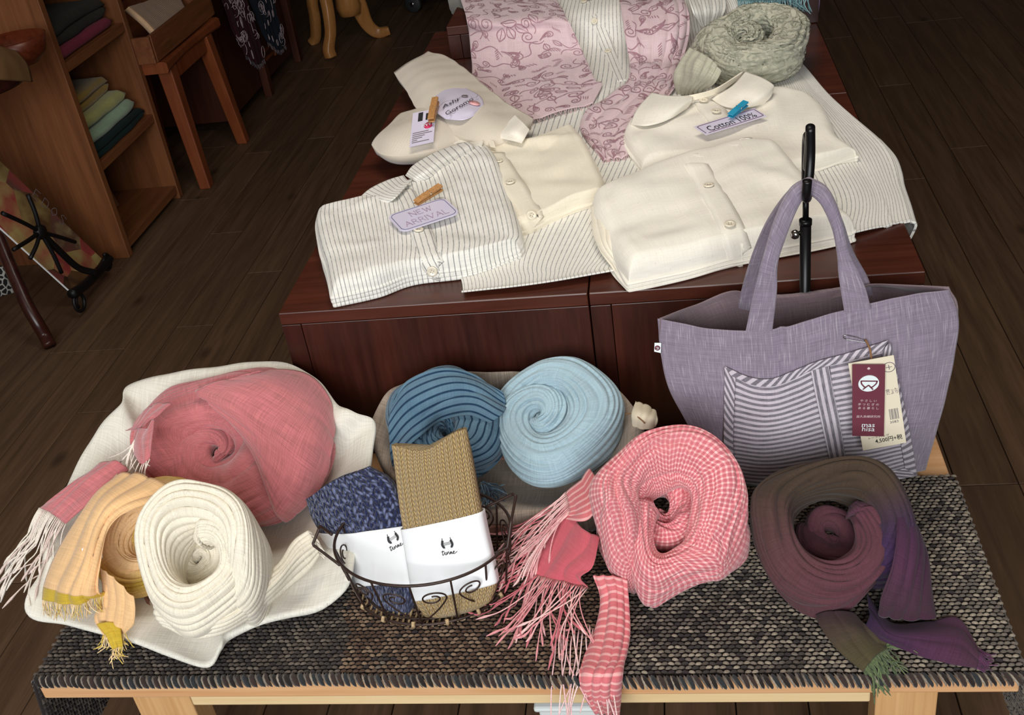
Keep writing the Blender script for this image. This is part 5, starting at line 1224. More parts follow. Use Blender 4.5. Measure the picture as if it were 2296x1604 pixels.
# pink paisley scarf laid over the tunic
psc = empty('paisley_scarf', (-0.12, 2.45, TOP), 'sheer dusty pink scarf printed with curling paisley lines, draped at the back', 'scarf')
def motif_print(G, seed, n, scale, lw, mat, parent, lift=0.0018, closed=False):
    """curls, drops and dashes printed on a cloth surface, drawn in its own metres"""
    rg = np.random.default_rng(seed); uv = arc_uv(G); Lu, Lv = uv[-1, 0, 0], uv[0, -1, 1]; N = up_normals(G, CAM - G.reshape(-1, 3).mean(0)); bag = Bag()
    if closed: N = normals(G); N = N * np.sign((N * (G - G.mean(1, keepdims=True))).sum(-1).mean())
    us, vs_ = uv[:, 0, 0], uv[0, :, 1]
    def put(P, w):
        P = np.asarray(P)
        ok = (P[:, 0] > 0.002) & (P[:, 0] < Lu - 0.002) & (P[:, 1] > 0.002) & (P[:, 1] < Lv - 0.002)
        if ok.sum() < 3: return
        i0 = np.where(ok)[0]; P = P[i0[0]:i0[-1] + 1]; P = np.clip(P, [0.001, 0.001], [Lu - 0.001, Lv - 0.001])
        if len(P) < 3: return
        T = np.gradient(P, axis=0); T /= np.maximum(np.linalg.norm(T, axis=1, keepdims=True), 1e-9); S = np.stack([-T[:, 1], T[:, 0]], 1)
        tp = np.sin(np.pi * np.linspace(0.12, 0.95, len(P)))[:, None] ** 0.4
        A = np.clip(np.stack([P - S * w / 2 * tp, P + S * w / 2 * tp], 1), [0, 0], [Lu, Lv])
        fu = np.interp(A[..., 0], us, np.arange(len(us))); fv = np.interp(A[..., 1], vs_, np.arange(len(vs_)))
        i = np.minimum(fu.astype(int), len(us) - 2); j = np.minimum(fv.astype(int), len(vs_) - 2); a_ = (fu - i)[..., None]; b_ = (fv - j)[..., None]
        def smp(X): return X[i, j] * (1 - a_) * (1 - b_) + X[i + 1, j] * a_ * (1 - b_) + X[i, j + 1] * (1 - a_) * b_ + X[i + 1, j + 1] * a_ * b_
        bag.add(smp(G) + smp(N) * lift, gfaces(len(P), 2))
    cell = math.sqrt(Lu * Lv / n); spots = [(a_ + rg.uniform(-.3, .3), b_ + rg.uniform(-.3, .3)) for a_ in np.arange(0.4, Lu / cell) for b_ in np.arange(0.4, Lv / cell)]
    for sp in spots:
        c = np.array(sp) * cell; k = rg.choice([0, 0, 1, 2, 2, 3, 4, 4, 5, 5]); rot = rg.uniform(0, 6.28); s_ = scale * rg.uniform(0.7, 1.35); m = rg.choice([-1, 1])
        Rm = np.array([[math.cos(rot), -math.sin(rot)], [math.sin(rot), math.cos(rot)]])
        if k <= 1:
            a_ = np.linspace(0, 2 * np.pi * 1.6, 30); r_ = s_ * (1 - 0.82 * a_ / a_[-1]); P = np.stack([r_ * np.cos(a_), m * r_ * np.sin(a_)], 1)
            P = np.concatenate([np.stack([np.full(8, s_), np.linspace(-2.2 * s_, -0.1 * s_, 8) * m], 1) + np.stack([0.5 * s_ * np.sin(np.linspace(3, 0, 8)), np.zeros(8)], 1), P]); put(P @ Rm.T + c, lw)
        elif k == 2:
            for f in (1.0, 0.62, 0.34):
                a_ = np.linspace(0.05, 2 * np.pi - 0.05, 26); r_ = s_ * f * 0.9; P = np.stack([r_ * np.cos(a_) * (1 - 0.0 * a_) * 0.7, r_ * 1.6 * np.sin(a_)], 1)
                P[:, 0] *= (1 + np.tanh(P[:, 1] / (s_ * f))) * 0.6; P[:, 0] += 0.3 * s_ * f * np.clip(-P[:, 1] / s_, 0, 2) ** 2 * m; put(P @ Rm.T + c, lw * 0.9)
        elif k == 3:
            x = np.linspace(-2.6 * s_, 2.6 * s_, 26); put(np.stack([x, s_ * 0.8 * np.sin(x / s_ * 1.3)], 1) @ Rm.T + c, lw)
        elif k == 4:
            for q in range(5):
                x = np.linspace(0, 0.7 * s_, 5); put((np.stack([x, 0.3 * x], 1) + [q * 0.16 * s_, q * 0.35 * s_]) @ Rm.T + c, lw * 0.8)
        else:
            for q in (-1, 1):
                x = np.linspace(0, 2.0 * s_, 16); put(np.stack([x, q * 0.55 * s_ * np.sin(x / (2.0 * s_) * np.pi)], 1) @ Rm.T + c, lw)
            x = np.linspace(0, 1.8 * s_, 8); put(np.stack([x, 0 * x], 1) @ Rm.T + c, lw * 0.8)
    tag(bag.make('printed_curls', mat, parent, smooth=True), kind='stuff')
zs = zt_ + 0.010
lp = pz([[(1022, -30, RB + .016), (1100, -30, RB + .02), (1180, -30, RB + .02), (1232, -30, RB + .018)],
         [(1040, 20, RB + .020), (1120, 20, RB + .02), (1200, 15, RB + .02), (1258, 15, RB + .018)],
         [(1047, 48, RB + .014), (1126, 50, RB + .018), (1208, 42, RB + .018), (1272, 42, RB + .016)],
         [(1052, 75, RB - .014), (1130, 80, RB - .008), (1215, 70, RB - .008), (1285, 70, RB - .006)],
         [(1058, 140, zs + .012), (1135, 150, zs + .012), (1230, 130, zs + .014), (1310, 125, zs + .012)],
         [(1062, 200, zs + .002), (1135, 215, zs + .004), (1230, 190, zs + .006), (1335, 180, zs + .004)],
         [(1105, 245, zs), (1160, 255, zs + .002), (1230, 225, zs + .003), (1350, 190, zs + .002)],
         [(1165, 275, zs - .002), (1185, 272, zs), (1260, 250, zs), (1330, 232, zs - .002)]])
LP = sheet(lp, 110, 80, 3, 0.004, 0, 61, 0.002, 24.0, phase=0.6)
grid('scarf_panel', LP, M['rose_sheer'], psc, solid=0.0012, solid_off=0)
motif_print(LP, 5, 170, 0.0145, 0.0021, M['rose_print'], psc)
rp = pz([[(1385, -30, RB + .02), (1440, -30, RB + .024), (1490, -30, RB + .024), (1520, -30, RB + .018)],
         [(1392, 20, RB + .018), (1450, 18, RB + .022), (1505, 12, RB + .022), (1540, 10, RB + .014)],
         [(1402, 80, RB - .01), (1455, 75, RB - .004), (1510, 70, RB - .006), (1545, 65, RB - .014)],
         [(1412, 140, zs + .012), (1455, 138, zs + .018), (1500, 130, zs + .016), (1535, 120, zs + .010)],
         [(1405, 185, zs + .004), (1440, 195, zs + .012), (1480, 195, zs + .012), (1520, 180, zs + .004)],
         [(1330, 235, zs), (1390, 245, zs + .005), (1450, 240, zs + .006), (1500, 215, zs)],
         [(1300, 285, zs - .002), (1340, 300, zs + .002), (1400, 290, zs + .003), (1440, 270, zs - .002)],
         [(1352, 362, zs - .004), (1372, 355, zs - .001), (1400, 350, zs), (1425, 335, zs - .003)]])
RP = sheet(rp, 120, 70, 5, 0.005, 0, 63, 0.003, 30.0)
grid('scarf_panel', RP, M['rose_sheer'], psc, solid=0.0012, solid_off=0)
motif_print(RP, 6, 120, 0.0140, 0.0021, M['rose_print'], psc)
fringe('fringe', np.concatenate([cr1(LP[-1], 40), cr1(RP[-1], 30)]), [(0.0, -1, -0.2)] * 70, 0.012, 0.0006, [lin(214, 180, 180)], M['yarn'], psc, zt_, 41, 0.8)

# folded striped shirt with the NEW ARRIVAL card
g1, G1, N1 = garment('striped_shirt', 'folded white shirt with thin grey stripes carrying the NEW ARRIVAL card',
    [(752, 690, TOP), (850, 668, TOP), (930, 640, TOP), (1060, 622, TOP), (1168, 584, TOP)], [(1168, 584, TOP), (1172, 535, TOP + .02), (1148, 440, TOP + .03), (1115, 350, TOP + .035), (1078, 306, TOP + .035)],
    [(712, 474, TOP + .03), (810, 455, TOP + .03), (905, 420, TOP + .03), (990, 360, TOP + .035), (1078, 306, TOP + .035)], [(752, 690, TOP), (738, 622, TOP + .005), (722, 570, TOP + .02), (708, 505, TOP + .03), (712, 474, TOP + .03)],
    lambda u, v: 0.040 + 0.006 * v, M['shirt_fold'], r=0.020, layers=3, seed=101, wob=0.0028, wr=lambda u, v: ridge(u, v, (0.1, 0.75), (0.6, 0.9), 0.05, 0.004) + ridge(u, v, (0.55, 0.95), (0.95, 0.7), 0.05, 0.005) + ridge(u, v, (0.05, 0.4), (0.5, 0.35), 0.06, 0.003))
strip_on('placket', G1, N1, [(905, 425), (925, 470), (945, 520), (962, 575), (985, 620)], 0.034, 0.0015, M['shirt_stripe_v'], g1, 40)
for q in ((940, 519), (972, 618)): button(g1, G1, N1, *q, r=0.0078, lift=0.003)
flap('collar', [[(800, 452, .711), (830, 425, .714), (868, 405, .717), (905, 395, .714)], [(835, 458, .711), (862, 440, .719), (890, 425, .722), (915, 405, .721)], [(862, 462, .709), (885, 445, .722), (905, 425, .722), (925, 402, .721)]], M['shirt_stripe_v'], g1, uv=np.stack(uvgrid(36, 36), -1) * 0.10)
flap('collar', [[(910, 395, .714), (930, 370, .722), (980, 340, .724), (1050, 318, .719)], [(922, 402, .717), (950, 385, .726), (995, 355, .729), (1058, 325, .721)], [(935, 408, .714), (965, 398, .714), (1010, 370, .714), (1062, 335, .714)]], M['shirt_stripe_v'], g1, uv=np.stack(uvgrid(36, 36), -1) * 0.12)
flap('neck_lining', [[(915, 405, .711), (960, 372, .709), (1010, 345, .709), (1050, 325, .709)], [(925, 420, .708), (965, 402, .704), (1010, 372, .702), (1060, 335, .706)]], M['shirt_stripe_v'], g1, uv=np.stack(uvgrid(36, 36), -1) * 0.12)

# white collared shirt with buttons
g2, G2_, N2_ = garment('white_shirt', 'folded plain white shirt with pointed collar and button front, beside the striped shirt',
    [(1100, 560, TOP), (1190, 528, TOP), (1240, 505, TOP), (1300, 480, TOP), (1362, 462, TOP)], [(1362, 462, TOP), (1358, 420, TOP + .015), (1345, 385, TOP + .025), (1310, 310, TOP + .03), (1282, 275, TOP + .03)],
    [(1030, 330, TOP + .02), (1100, 318, TOP + .025), (1180, 312, TOP + .03), (1235, 292, TOP + .03), (1282, 275, TOP + .03)], [(1100, 560, TOP), (1080, 500, TOP + .01), (1060, 440, TOP + .02), (1040, 380, TOP + .02), (1030, 330, TOP + .02)],
    lambda u, v: 0.032 + 0.004 * v, M['cream_cotton_warm'], r=0.018, layers=2, seed=111, wob=0.003, wr=lambda u, v: ridge(u, v, (0.35, 0.95), (0.95, 0.75), 0.05, 0.010) + ridge(u, v, (0.45, 0.55), (0.95, 0.62), 0.06, 0.008) + ridge(u, v, (0.5, 0.75), (0.9, 0.85), 0.04, -0.005))
strip_on('placket', G2_, N2_, [(1105, 345), (1135, 395), (1170, 450), (1205, 520)], 0.042, 0.002, M['cream_cotton_warm'], g2, 40)
for q in ((1118, 366), (1145, 414), (1191, 486)): button(g2, G2_, N2_, *q, r=0.0080, lift=0.004)
flap('collar', [[(1092, 308, .711), (1130, 280, .719), (1155, 258, .724)], [(1130, 312, .711), (1150, 295, .726), (1172, 275, .729)], [(1170, 322, .711), (1178, 308, .717), (1187, 292, .719)]], M['cream_cotton'], g2)
flap('collar_band', [[(990, 325, .711), (1040, 308, .711), (1085, 318, .714)], [(985, 335, .708), (1035, 320, .711), (1080, 332, .712)]], M['cream_cotton'], g2)
flap('collar_tab', [[(1090, 312, .711), (1108, 318, .713)], [(1100, 330, .709), (1112, 332, .710)]], M['cream_cotton_warm'], g2)

# round collared blouse with the Cotton 100% card
g3, G3_, N3_ = garment('round_collar_blouse', 'folded cream blouse with round collar carrying the Cotton 100% card',
    [(1440, 395, TOP), (1560, 385, TOP), (1680, 420, TOP), (1800, 405, TOP), (1916, 368, TOP)], [(1916, 368, TOP), (1918, 340, TOP + .02), (1880, 310, TOP + .025), (1850, 240, TOP + .03), (1805, 205, TOP + .03)],
    [(1412, 285, TOP + .02), (1500, 235, TOP + .03), (1590, 205, TOP + .035), (1700, 190, TOP + .035), (1805, 205, TOP + .03)], [(1440, 395, TOP), (1425, 365, TOP + .008), (1405, 330, TOP + .015), (1400, 305, TOP + .018), (1412, 285, TOP + .02)],
    lambda u, v: 0.034 + 0.006 * v, M['cream_cotton'], r=0.020, layers=3, seed=121, wob=0.003, wr=lambda u, v: ridge(u, v, (0.1, 0.5), (0.5, 0.7), 0.05, 0.004) + ridge(u, v, (0.7, 0.3), (0.8, 0.95), 0.04, 0.004))
flap('collar', [[(1414, 280, .704), (1430, 245, .717), (1462, 210, .719)], [(1450, 282, .711), (1470, 245, .724), (1490, 215, .726)], [(1500, 268, .712), (1520, 240, .724), (1530, 218, .726)], [(1540, 240, .711), (1550, 225, .721), (1555, 218, .720)]], M['cream_cotton'], g3)
flap('collar', [[(1594, 222, .711), (1640, 195, .729), (1672, 162, .734)], [(1625, 240, .711), (1670, 205, .732), (1705, 175, .736)], [(1670, 242, .714), (1705, 215, .726), (1732, 190, .729)], [(1712, 232, .708), (1728, 215, .717), (1733, 200, .721)]], M['cream_cotton'], g3)
flap('collar_stand', [[(1462, 212, .722), (1530, 215, .726), (1600, 200, .730), (1668, 160, .736)], [(1475, 222, .714), (1535, 228, .717), (1605, 210, .719), (1660, 175, .722)]], M['cream_cotton_warm'], g3)
strip_on('placket', G3_, N3_, [(1578, 222), (1600, 250), (1630, 285)], 0.045, 0.002, M['cream_cotton'], g3, 30)
for q in ((1578, 233), (1606, 257)): button(g3, G3_, N3_, *q, r=0.0085, lift=0.006)

# collarless blouse in front
g4, G4_, N4_ = garment('collarless_blouse', 'folded white collarless blouse with button front nearest the tote bag',
    [(1412, 655, TOP), (1520, 632, TOP), (1640, 600, TOP), (1780, 570, TOP), (1908, 545, TOP)], [(1908, 545, TOP), (1912, 515, TOP + .015), (1850, 430, TOP + .045), (1790, 355, TOP + .055), (1735, 300, TOP + .055)],
    [(1332, 452, TOP + .03), (1400, 400, TOP + .04), (1500, 345, TOP + .055), (1640, 300, TOP + .058), (1735, 300, TOP + .055)], [(1412, 655, TOP), (1385, 610, TOP + .01), (1355, 540, TOP + .025), (1332, 490, TOP + .03), (1332, 452, TOP + .03)],
    lambda u, v: 0.046 + 0.016 * v, M['cream_cotton'], r=0.030, layers=3, seed=131, wob=0.0040, ob=0.005, wr=lambda u, v: ridge(u, v, (0.12, 0.30), (0.45, 0.38), 0.06, -0.005) + ridge(u, v, (0.6, 0.75), (0.95, 0.45), 0.06, 0.006) + ridge(u, v, (0.1, 0.8), (0.4, 0.7), 0.08, 0.005))
strip_on('placket', G4_, N4_, [(1553, 352), (1590, 420), (1640, 510), (1668, 605)], 0.036, 0.002, M['cream_cotton'], g4, 50)
for q in ((1556, 352), (1590, 421), (1635, 510)): button(g4, G4_, N4_, *q, r=0.0080, lift=0.004)
strip_on('neck_binding', G4_, N4_, [(1562, 356), (1605, 342), (1645, 326), (1672, 312)], 0.022, 0.002, M['cream_cotton'], g4, 30)
flap('folded_sleeve', [[(1326, 462, .70), (1345, 462, .712), (1362, 470, .715)], [(1335, 540, .69), (1352, 540, .70), (1372, 545, .704)], [(1372, 600, .68), (1382, 590, .688), (1392, 585, .69)], [(1398, 640, .672), (1402, 630, .678), (1408, 620, .68)]], M['cream_cotton_warm'], g4, 3, 0.002)

# cream knitted socks with their paper label
g5 = empty('cream_socks', PZ(1010, 280, TOP), 'cream knitted socks with a grey Ashi Goromo paper label, back left', 'socks')
def kn(nm, rows, T, seed):
    A = sheet(pz(rows), 60, 50, 0, 0, 0, seed, 0.0025, 30.0); Bt = A.copy(); grid(nm, A, M['cream_knit'], g5, solid=T, solid_off=-1 if True else 0); return A
K1 = kn('sock', [[(893, 182, .70), (925, 158, .712), (962, 136, .705)], [(930, 230, .705), (965, 195, .722), (1012, 152, .708)], [(955, 275, .703), (1005, 235, .722), (1058, 192, .706)], [(1000, 310, .70), (1060, 270, .718), (1105, 230, .704)], [(1060, 335, .695), (1110, 300, .708), (1150, 262, .698)], [(1110, 345, .685), (1150, 320, .692), (1190, 292, .685)]], 0.022, 3)
K2 = kn('sock', [[(846, 350, .690), (870, 315, .698), (908, 275, .690)], [(880, 368, .692), (905, 325, .712), (950, 265, .705)], [(925, 370, .690), (960, 320, .708), (985, 262, .704)], [(985, 362, .688), (1010, 320, .700), (1045, 285, .704)], [(1030, 345, .685), (1050, 325, .692), (1075, 300, .688)]], 0.022, 4)
lc = [PZ(985, 265, .735), PZ(1062, 265, .728), PZ(1082, 225, .736), PZ(1050, 195, .738), PZ(1000, 190, .742), PZ(975, 220, .742)]
LBS = sheet(pz([[(972, 232, .740), (985, 200, .742), (1005, 188, .740), (1040, 196, .738)], [(978, 250, .742), (1005, 225, .748), (1035, 215, .747), (1075, 215, .738)], [(985, 258, .740), (1020, 248, .746), (1055, 245, .744), (1085, 235, .735)], [(1000, 268, .735), (1035, 270, .738), (1060, 262, .736), (1080, 245, .732)]]), 30, 30, 0, 0, 0, 2, 0.0)
grid('paper_label', LBS, M['paper_lilac'], g5, solid=0.0005)
LN = up_normals(LBS)
def lab_frame(x, y, dx, dy, unit):
    p, n_ = near(LBS, LN, x, y); q, _ = near(LBS, LN, x + dx, y + dy); ex = q - p; ex -= n_ * (ex @ n_); ex /= np.linalg.norm(ex); return p, ex * unit, np.cross(n_, ex) * unit, n_
for body, x, y, h in (('Ashi', 1008, 236, 0.021), ('Goromo', 1028, 243, 0.021)):
    o_, ex, ey, n_ = lab_frame(x, y, 22, -9, 1.0); V, Fc = text_vf(body, 1.0, 0.5); W = o_ + V[:, :1] * ex * h + V[:, 1:2] * ey * h + n_ * 0.003
    tag(mesh('label_word', W, Fc, M['ink'], g5, smooth=False), kind='stuff')
o_, ex, ey, n_ = lab_frame(1042, 218, 22, -9, 1.0); V, Fc = lathe_vf([(0.0001, 0.003), (0.0062, 0.003), (0.0062, 0.002)], o_, 18, n_); mesh('label_ball', V, Fc, M['ink_grey'], g5)
o_, ex, ey, n_ = lab_frame(1063, 234, 22, -9, 1.0); V, Fc = lathe_vf([(0.0001, 0.003), (0.011, 0.003), (0.011, 0.002)], o_, 24, n_); mesh('label_dot', V, Fc, M['pink_dot'], g5)
stroke_mesh('label_yarn', [[(-4.2, 1.6), (-2.5, 2.0), (-1.2, 1.4), (-0.2, 0.9), (-1.0, 0.3), (0.6, 0.9), (2.0, 0.8), (2.6, 0.2)], [(2.0, -0.6), (1.5, -1.2), (2.2, -1.6), (3.2, -1.2)]], (near(LBS, LN, 1035, 226)[0], lab_frame(1035, 226, 22, -9, 0.011)[1], lab_frame(1035, 226, 22, -9, 0.011)[2], n_), 0.09, M['ink_grey'], g5, 0.003)
# small product card held by a wooden peg
sc_ = empty('sock_card', PZ(955, 290, .72), 'small printed sock card held by a wooden peg on the cream socks', 'card')
cc = np.array([PZ(918, 330, .727), PZ(972, 318, .727), PZ(986, 246, .750), PZ(926, 254, .750)]); cc[2] = cc[1] + cc[3] - cc[0]
n_ = np.cross(cc[1] - cc[0], cc[3] - cc[0]); n_ /= np.linalg.norm(n_)
hexa('card_sheet', np.concatenate([cc - n_ * 0.0006, cc]), M['paper_lilac'], sc_, bevel=0)
def quad_on(nm, c, n_, u0, v0, u1, v1, mat, parent, lift=0.0005):
    q = [bil(c, u0, v0), bil(c, u1, v0), bil(c, u1, v1), bil(c, u0, v1)]; hexa(nm, np.array([p + n_ * lift * 0.3 for p in q] + [p + n_ * lift for p in q]), mat, parent, bevel=0)
quad_on('picture', cc, n_, 0.25, 0.70, 0.45, 0.96, M['ink'], sc_); quad_on('picture', cc, n_, 0.58, 0.70, 0.78, 0.90, M['ink'], sc_)
o_ = bil(cc, 0.72, 0.52); V, Fc = lathe_vf([(0.0001, 0.0008), (1.0, 0.0008), (1.0, 0.0003)], (0, 0, 0), 24, (0, 0, 1)); ex = (cc[1] - cc[0]) * 0.19; ey = (cc[3] - cc[0]) * 0.09
mesh('red_oval', o_ + V[:, :1] * ex + V[:, 1:2] * ey + V[:, 2:] * n_, Fc, M['red_dot'], sc_)
print_text('oval_word', 'ΛTTΛ', cc, n_, 0.72, 0.52, 0.010, M['tag_white'], sc_, lift=0.0013, offset=0.02)
for k in range(6): quad_on('text_line', cc, n_, 0.08, 0.36 - 0.055 * k, [0.75, 0.9, 0.6, 0.5, 0.3, 0.8][k], 0.38 - 0.055 * k, M['ink_grey'], sc_)
def peg(label, a, b, up, mat, w=0.010, h=0.008, group='pegs holding the cards'):
    """wooden clothes peg lying from a to b"""
    a, b = np.array(a), np.array(b); e = empty('clothes_peg', (a + b) / 2, label, 'peg', group)
    d = b - a; L = np.linalg.norm(d); d /= L; up = np.array(up, float); up -= d * (up @ d); up /= np.linalg.norm(up); s_ = np.cross(d, up)
    for q in (-1, 1):
        lo = a + up * (0.0006 if q > 0 else -h * 0.5 - 0.0006)
        prof = [(0.0, 0.0, 0.2), (0.35, 0.0, 0.5), (0.6, 0.0, 0.5), (1.0, 0.16 * q + 0.08, 0.42)]
        V = []
        for f, o_, t_ in prof:
            c = lo + d * L * f + up * (o_ * h); 
            for x, z in ((-0.5, 0), (0.5, 0), (0.5, 1), (-0.5, 1)): V.append(c + s_ * w * x + up * h * t_ * z)
        Fc = gfaces(4, 4, False, True).tolist() + [[3, 2, 1, 0], [12, 13, 14, 15]]
        mesh('peg_jaw', V, Fc, mat, e, smooth=False, bevel=0.0004)
    c = a + d * L * 0.55; th = np.linspace(0, 2 * np.pi * 2.5, 40)
    tube('spring', [c + s_ * (w * 0.55 * math.sin(t_ / 5 + 0)) * 0 + s_ * (-w * 0.6 + w * 1.2 * i / 39) + d * 0.0025 * math.cos(t_) + up * (0.004 * math.sin(t_) + 0.001) for i, t_ in enumerate(th)], 0.0006, M['chrome'], e, 5)
    return e
peg('small wooden peg gripping the sock card', PZ(966, 268, .752), PZ(977, 225, .756), (0, -0.3, 1), M['pin_wood'], 0.012, 0.010)

# NEW ARRIVAL card
na = empty('arrival_card', PZ(950, 490, .725), 'lilac rounded card reading NEW ARRIVAL on the striped shirt', 'card')
cq = np.array([PZ(888, 526, .719), PZ(1021, 482, .721), PZ(1012, 436, .723), PZ(879, 480, .721)]); cq[2] = cq[1] + cq[3] - cq[0]; cq = rect(cq); nn = np.cross(cq[1] - cq[0], cq[3] - cq[0]); nn /= np.linalg.norm(nn)
def round_card(nm, c, n_, rad, mat, parent, th=0.0012, inset=0.0, lift=0.0):
    w = np.linalg.norm(c[1] - c[0]); h = np.linalg.norm(c[3] - c[0]); ex = (c[1] - c[0]) / w; ey = np.cross(n_, ex); ey = ey if ey @ (c[3] - c[0]) > 0 else -ey; P = []
    for cx, cy, a0 in ((w - rad, h - rad, 0), (rad, h - rad, 90), (rad, rad, 180), (w - rad, rad, 270)):
        for k in range(7):
            t_ = math.radians(a0 + 15 * k); P.append((cx + (rad - inset) * math.cos(t_), cy + (rad - inset) * math.sin(t_)))
    P = np.array(P); V0 = c[0] + P[:, :1] * ex + P[:, 1:] * ey; m = len(P)
    V = np.concatenate([V0 + n_ * (lift - th), V0 + n_ * lift]); Fc = [list(range(m))[::-1], [m + i for i in range(m)]] + [[i, (i + 1) % m, m + (i + 1) % m, m + i] for i in range(m)]
    return mesh(nm, V, Fc, mat, parent, smooth=False), V0
round_card('card_sheet', cq, nn, 0.014, M['paper_lilac'], na)
_, V0 = round_card('dummy', cq, nn, 0.014, M['ink_blue'], na, inset=0.004); bpy.data.objects.remove(_)
tube('border_line', V0 + nn * 0.0003, 0.00045, M['ink_blue'], na, 4, True)
GLY = {'N': ([[(0, 0), (0, 1)], [(0, 1), (.8, 0)], [(.8, 0), (.8, 1)]], .8), 'E': ([[(0, 0), (0, 1)], [(0, 1), (.65, 1)], [(0, .52), (.5, .52)], [(0, 0), (.7, 0)]], .7), 'W': ([[(0, 1), (.3, 0)], [(.3, 0), (.55, .9)], [(.55, .9), (.8, 0)], [(.8, 0), (1.1, 1)]], 1.1),
       'A': ([[(0, 0), (.42, 1)], [(.42, 1), (.85, 0)], [(.17, .36), (.66, .36)]], .85), 'R': ([[(0, 0), (0, 1)], [(0, 1), (.4, 1), (.6, .78), (.4, .52), (0, .52)], [(.35, .52), (.75, 0)]], .72), 'I': ([[(0, 0), (0, 1)]], 0.05), 'V': ([[(0, 1), (.42, 0)], [(.42, 0), (.85, 1)]], .85), 'L': ([[(0, 1), (0, 0)], [(0, 0), (.62, 0)]], .62)}
SER = {'N': [(0, 0), (0, 1), (.8, 1)], 'E': [], 'W': [(0, 1), (1.1, 1)], 'A': [(0, 0), (.85, 0)], 'R': [(0, 0)], 'I': [(0, 0), (0, 1)], 'V': [(0, 1), (.85, 1)], 'L': [(0, 1)]}
def serif_text(nm, s_, c, n_, u, v, h, mat, parent, gap=0.32, wide=1.15):
    tot = sum(GLY[ch][1] * wide + gap for ch in s_) - gap; x = -tot / 2; lines = []
    for ch in s_:
        for ln in GLY[ch][0]: lines.append(([(x + p[0] * wide, p[1] - 0.5) for p in ln], 0.10 if ln[0][0] != ln[-1][0] and ch in 'NWVA' and ln[0][1] > ln[-1][1] else 0.065))
        for p in SER[ch]: lines.append(([(x + p[0] * wide - 0.13, p[1] - 0.5), (x + p[0] * wide + 0.13, p[1] - 0.5)], 0.05))
        x += GLY[ch][1] * wide + gap
    ex = c[1] - c[0]; ex = ex / np.linalg.norm(ex); ey = np.cross(n_, ex); ey = ey if ey @ (c[3] - c[0]) > 0 else -ey
    hx = np.linalg.norm(c[1] - c[0]) * h[0] / tot; hy = np.linalg.norm(c[3] - c[0]) * h[1]
    tag(stroke_mesh(nm, lines, (bil(c, u, v), ex * hx, ey * hy, n_), 0.07, mat, parent, 0.0006), kind='stuff')
serif_text('card_word', 'NEW', cq, nn, 0.50, 0.68, (0.36, 0.22), M['ink_mauve'], na); serif_text('card_word', 'ARRIVAL', cq, nn, 0.5, 0.30, (0.72, 0.22), M['ink_mauve'], na)
peg('small wooden peg holding the NEW ARRIVAL card', PZ(932, 454, .727), PZ(988, 420, .731), (0, -0.3, 1), M['pin_wood'], 0.011, 0.008)

# Cotton 100% card
cn = empty('cotton_card', PZ(1635, 275, .72), 'white card reading Cotton 100% on the round collared blouse', 'card')
cq = np.array([PZ(1574, 308, .713), PZ(1711, 265, .714), PZ(1701, 245, .718), PZ(1564, 284, .717)]); cq[2] = cq[1] + cq[3] - cq[0]; cq = rect(cq); nn = np.cross(cq[1] - cq[0], cq[3] - cq[0]); nn /= np.linalg.norm(nn)
cq = cq + nn * 0.002
hexa('card_sheet', np.concatenate([cq - nn * 0.0008, cq]), M['paper_lilac'], cn, bevel=0)
fr_ = [bil(cq, u, v) + nn * 0.0004 for u, v in ((0.03, 0.1), (0.97, 0.1), (0.97, 0.9), (0.03, 0.9))]
tube('border_line', poly(fr_ + fr_[:1], 10), 0.0006, M['ink_plum'], cn, 4)
print_text('card_text', 'Cotton 100%', cq, nn, 0.5, 0.42, 0.0235, M['ink'], cn, fit=(0.78, 0.48))
peg('small blue peg holding the Cotton 100% card', PZ(1637, 259, .727), PZ(1672, 232, .731), (0, -0.3, 1), M['clip_blue'], 0.011, 0.007)

# sage crinkled scarf and what hangs from the back box
sg = empty('sage_scarf', PZ(1690, 180, TOP), 'pale sage crinkled scarf with faint scroll print, wound at the back right', 'scarf')
SGG = roll(TOP + 0.004, (1682, 104, 268, 196), 0.045, 0.02, 0.075, 0.04, 0.014, 0.85, 0.30, 0.0, 141, 12, 0.009, 0.15, 4.6, (-0.02, -0.005), -1, 0.014, 18.0, R=0.13, crinkle=0.0045)
grid('wound_cloth', SGG, M['sage'], sg, False, True, uv=roll_uv(SGG), solid=0.002, solid_off=0)
motif_print(SGG, 12, 420, 0.016, 0.0028, M['sage_print'], sg, 0.0024, True)
tl = pz([[(1552, 110, .76), (1590, 130, .765), (1620, 160, .75)], [(1525, 150, .73), (1570, 165, .74), (1605, 185, .73)], [(1515, 190, .695), (1550, 200, .705), (1580, 205, .70)], [(1520, 212, .678), (1550, 215, .682), (1590, 212, .68)]])
TLG = sheet(tl, 50, 40, 6, 0.006, 0, 66, 0.004, 50.0); grid('tail', TLG, M['sage'], sg, solid=0.002)
tq = empty('turquoise_fringe_scarf', PZ(1740, -20, RB + .01), 'turquoise scarf with frayed fringe hanging at the top edge of the back box', 'scarf')
tq_s = pz([[(1640, -60, RB + .02), (1720, -60, RB + .03), (1800, -60, RB + .02)], [(1650, -20, RB + .02), (1730, -22, RB + .03), (1808, -25, RB + .016)], [(1655, 2, RB + .004), (1735, 0, RB + .012), (1812, -4, RB - .002)]])
TQ = sheet(tq_s, 20, 40, 5, 0.004, 0, 70, 0.003); M['turq_cloth'] = cloth('turq_cloth', lin(128, 172, 176)); grid('scarf_end', TQ, M['turq_cloth'], tq, solid=0.002)
fringe('fringe', cr1(TQ[-1], 90), [(0.0, -0.5, -0.8)] * 90, 0.035, 0.0009, [lin(128, 172, 178), lin(160, 196, 200), lin(98, 140, 148)], M['yarn'], tq, TOP, 51, 0.9)
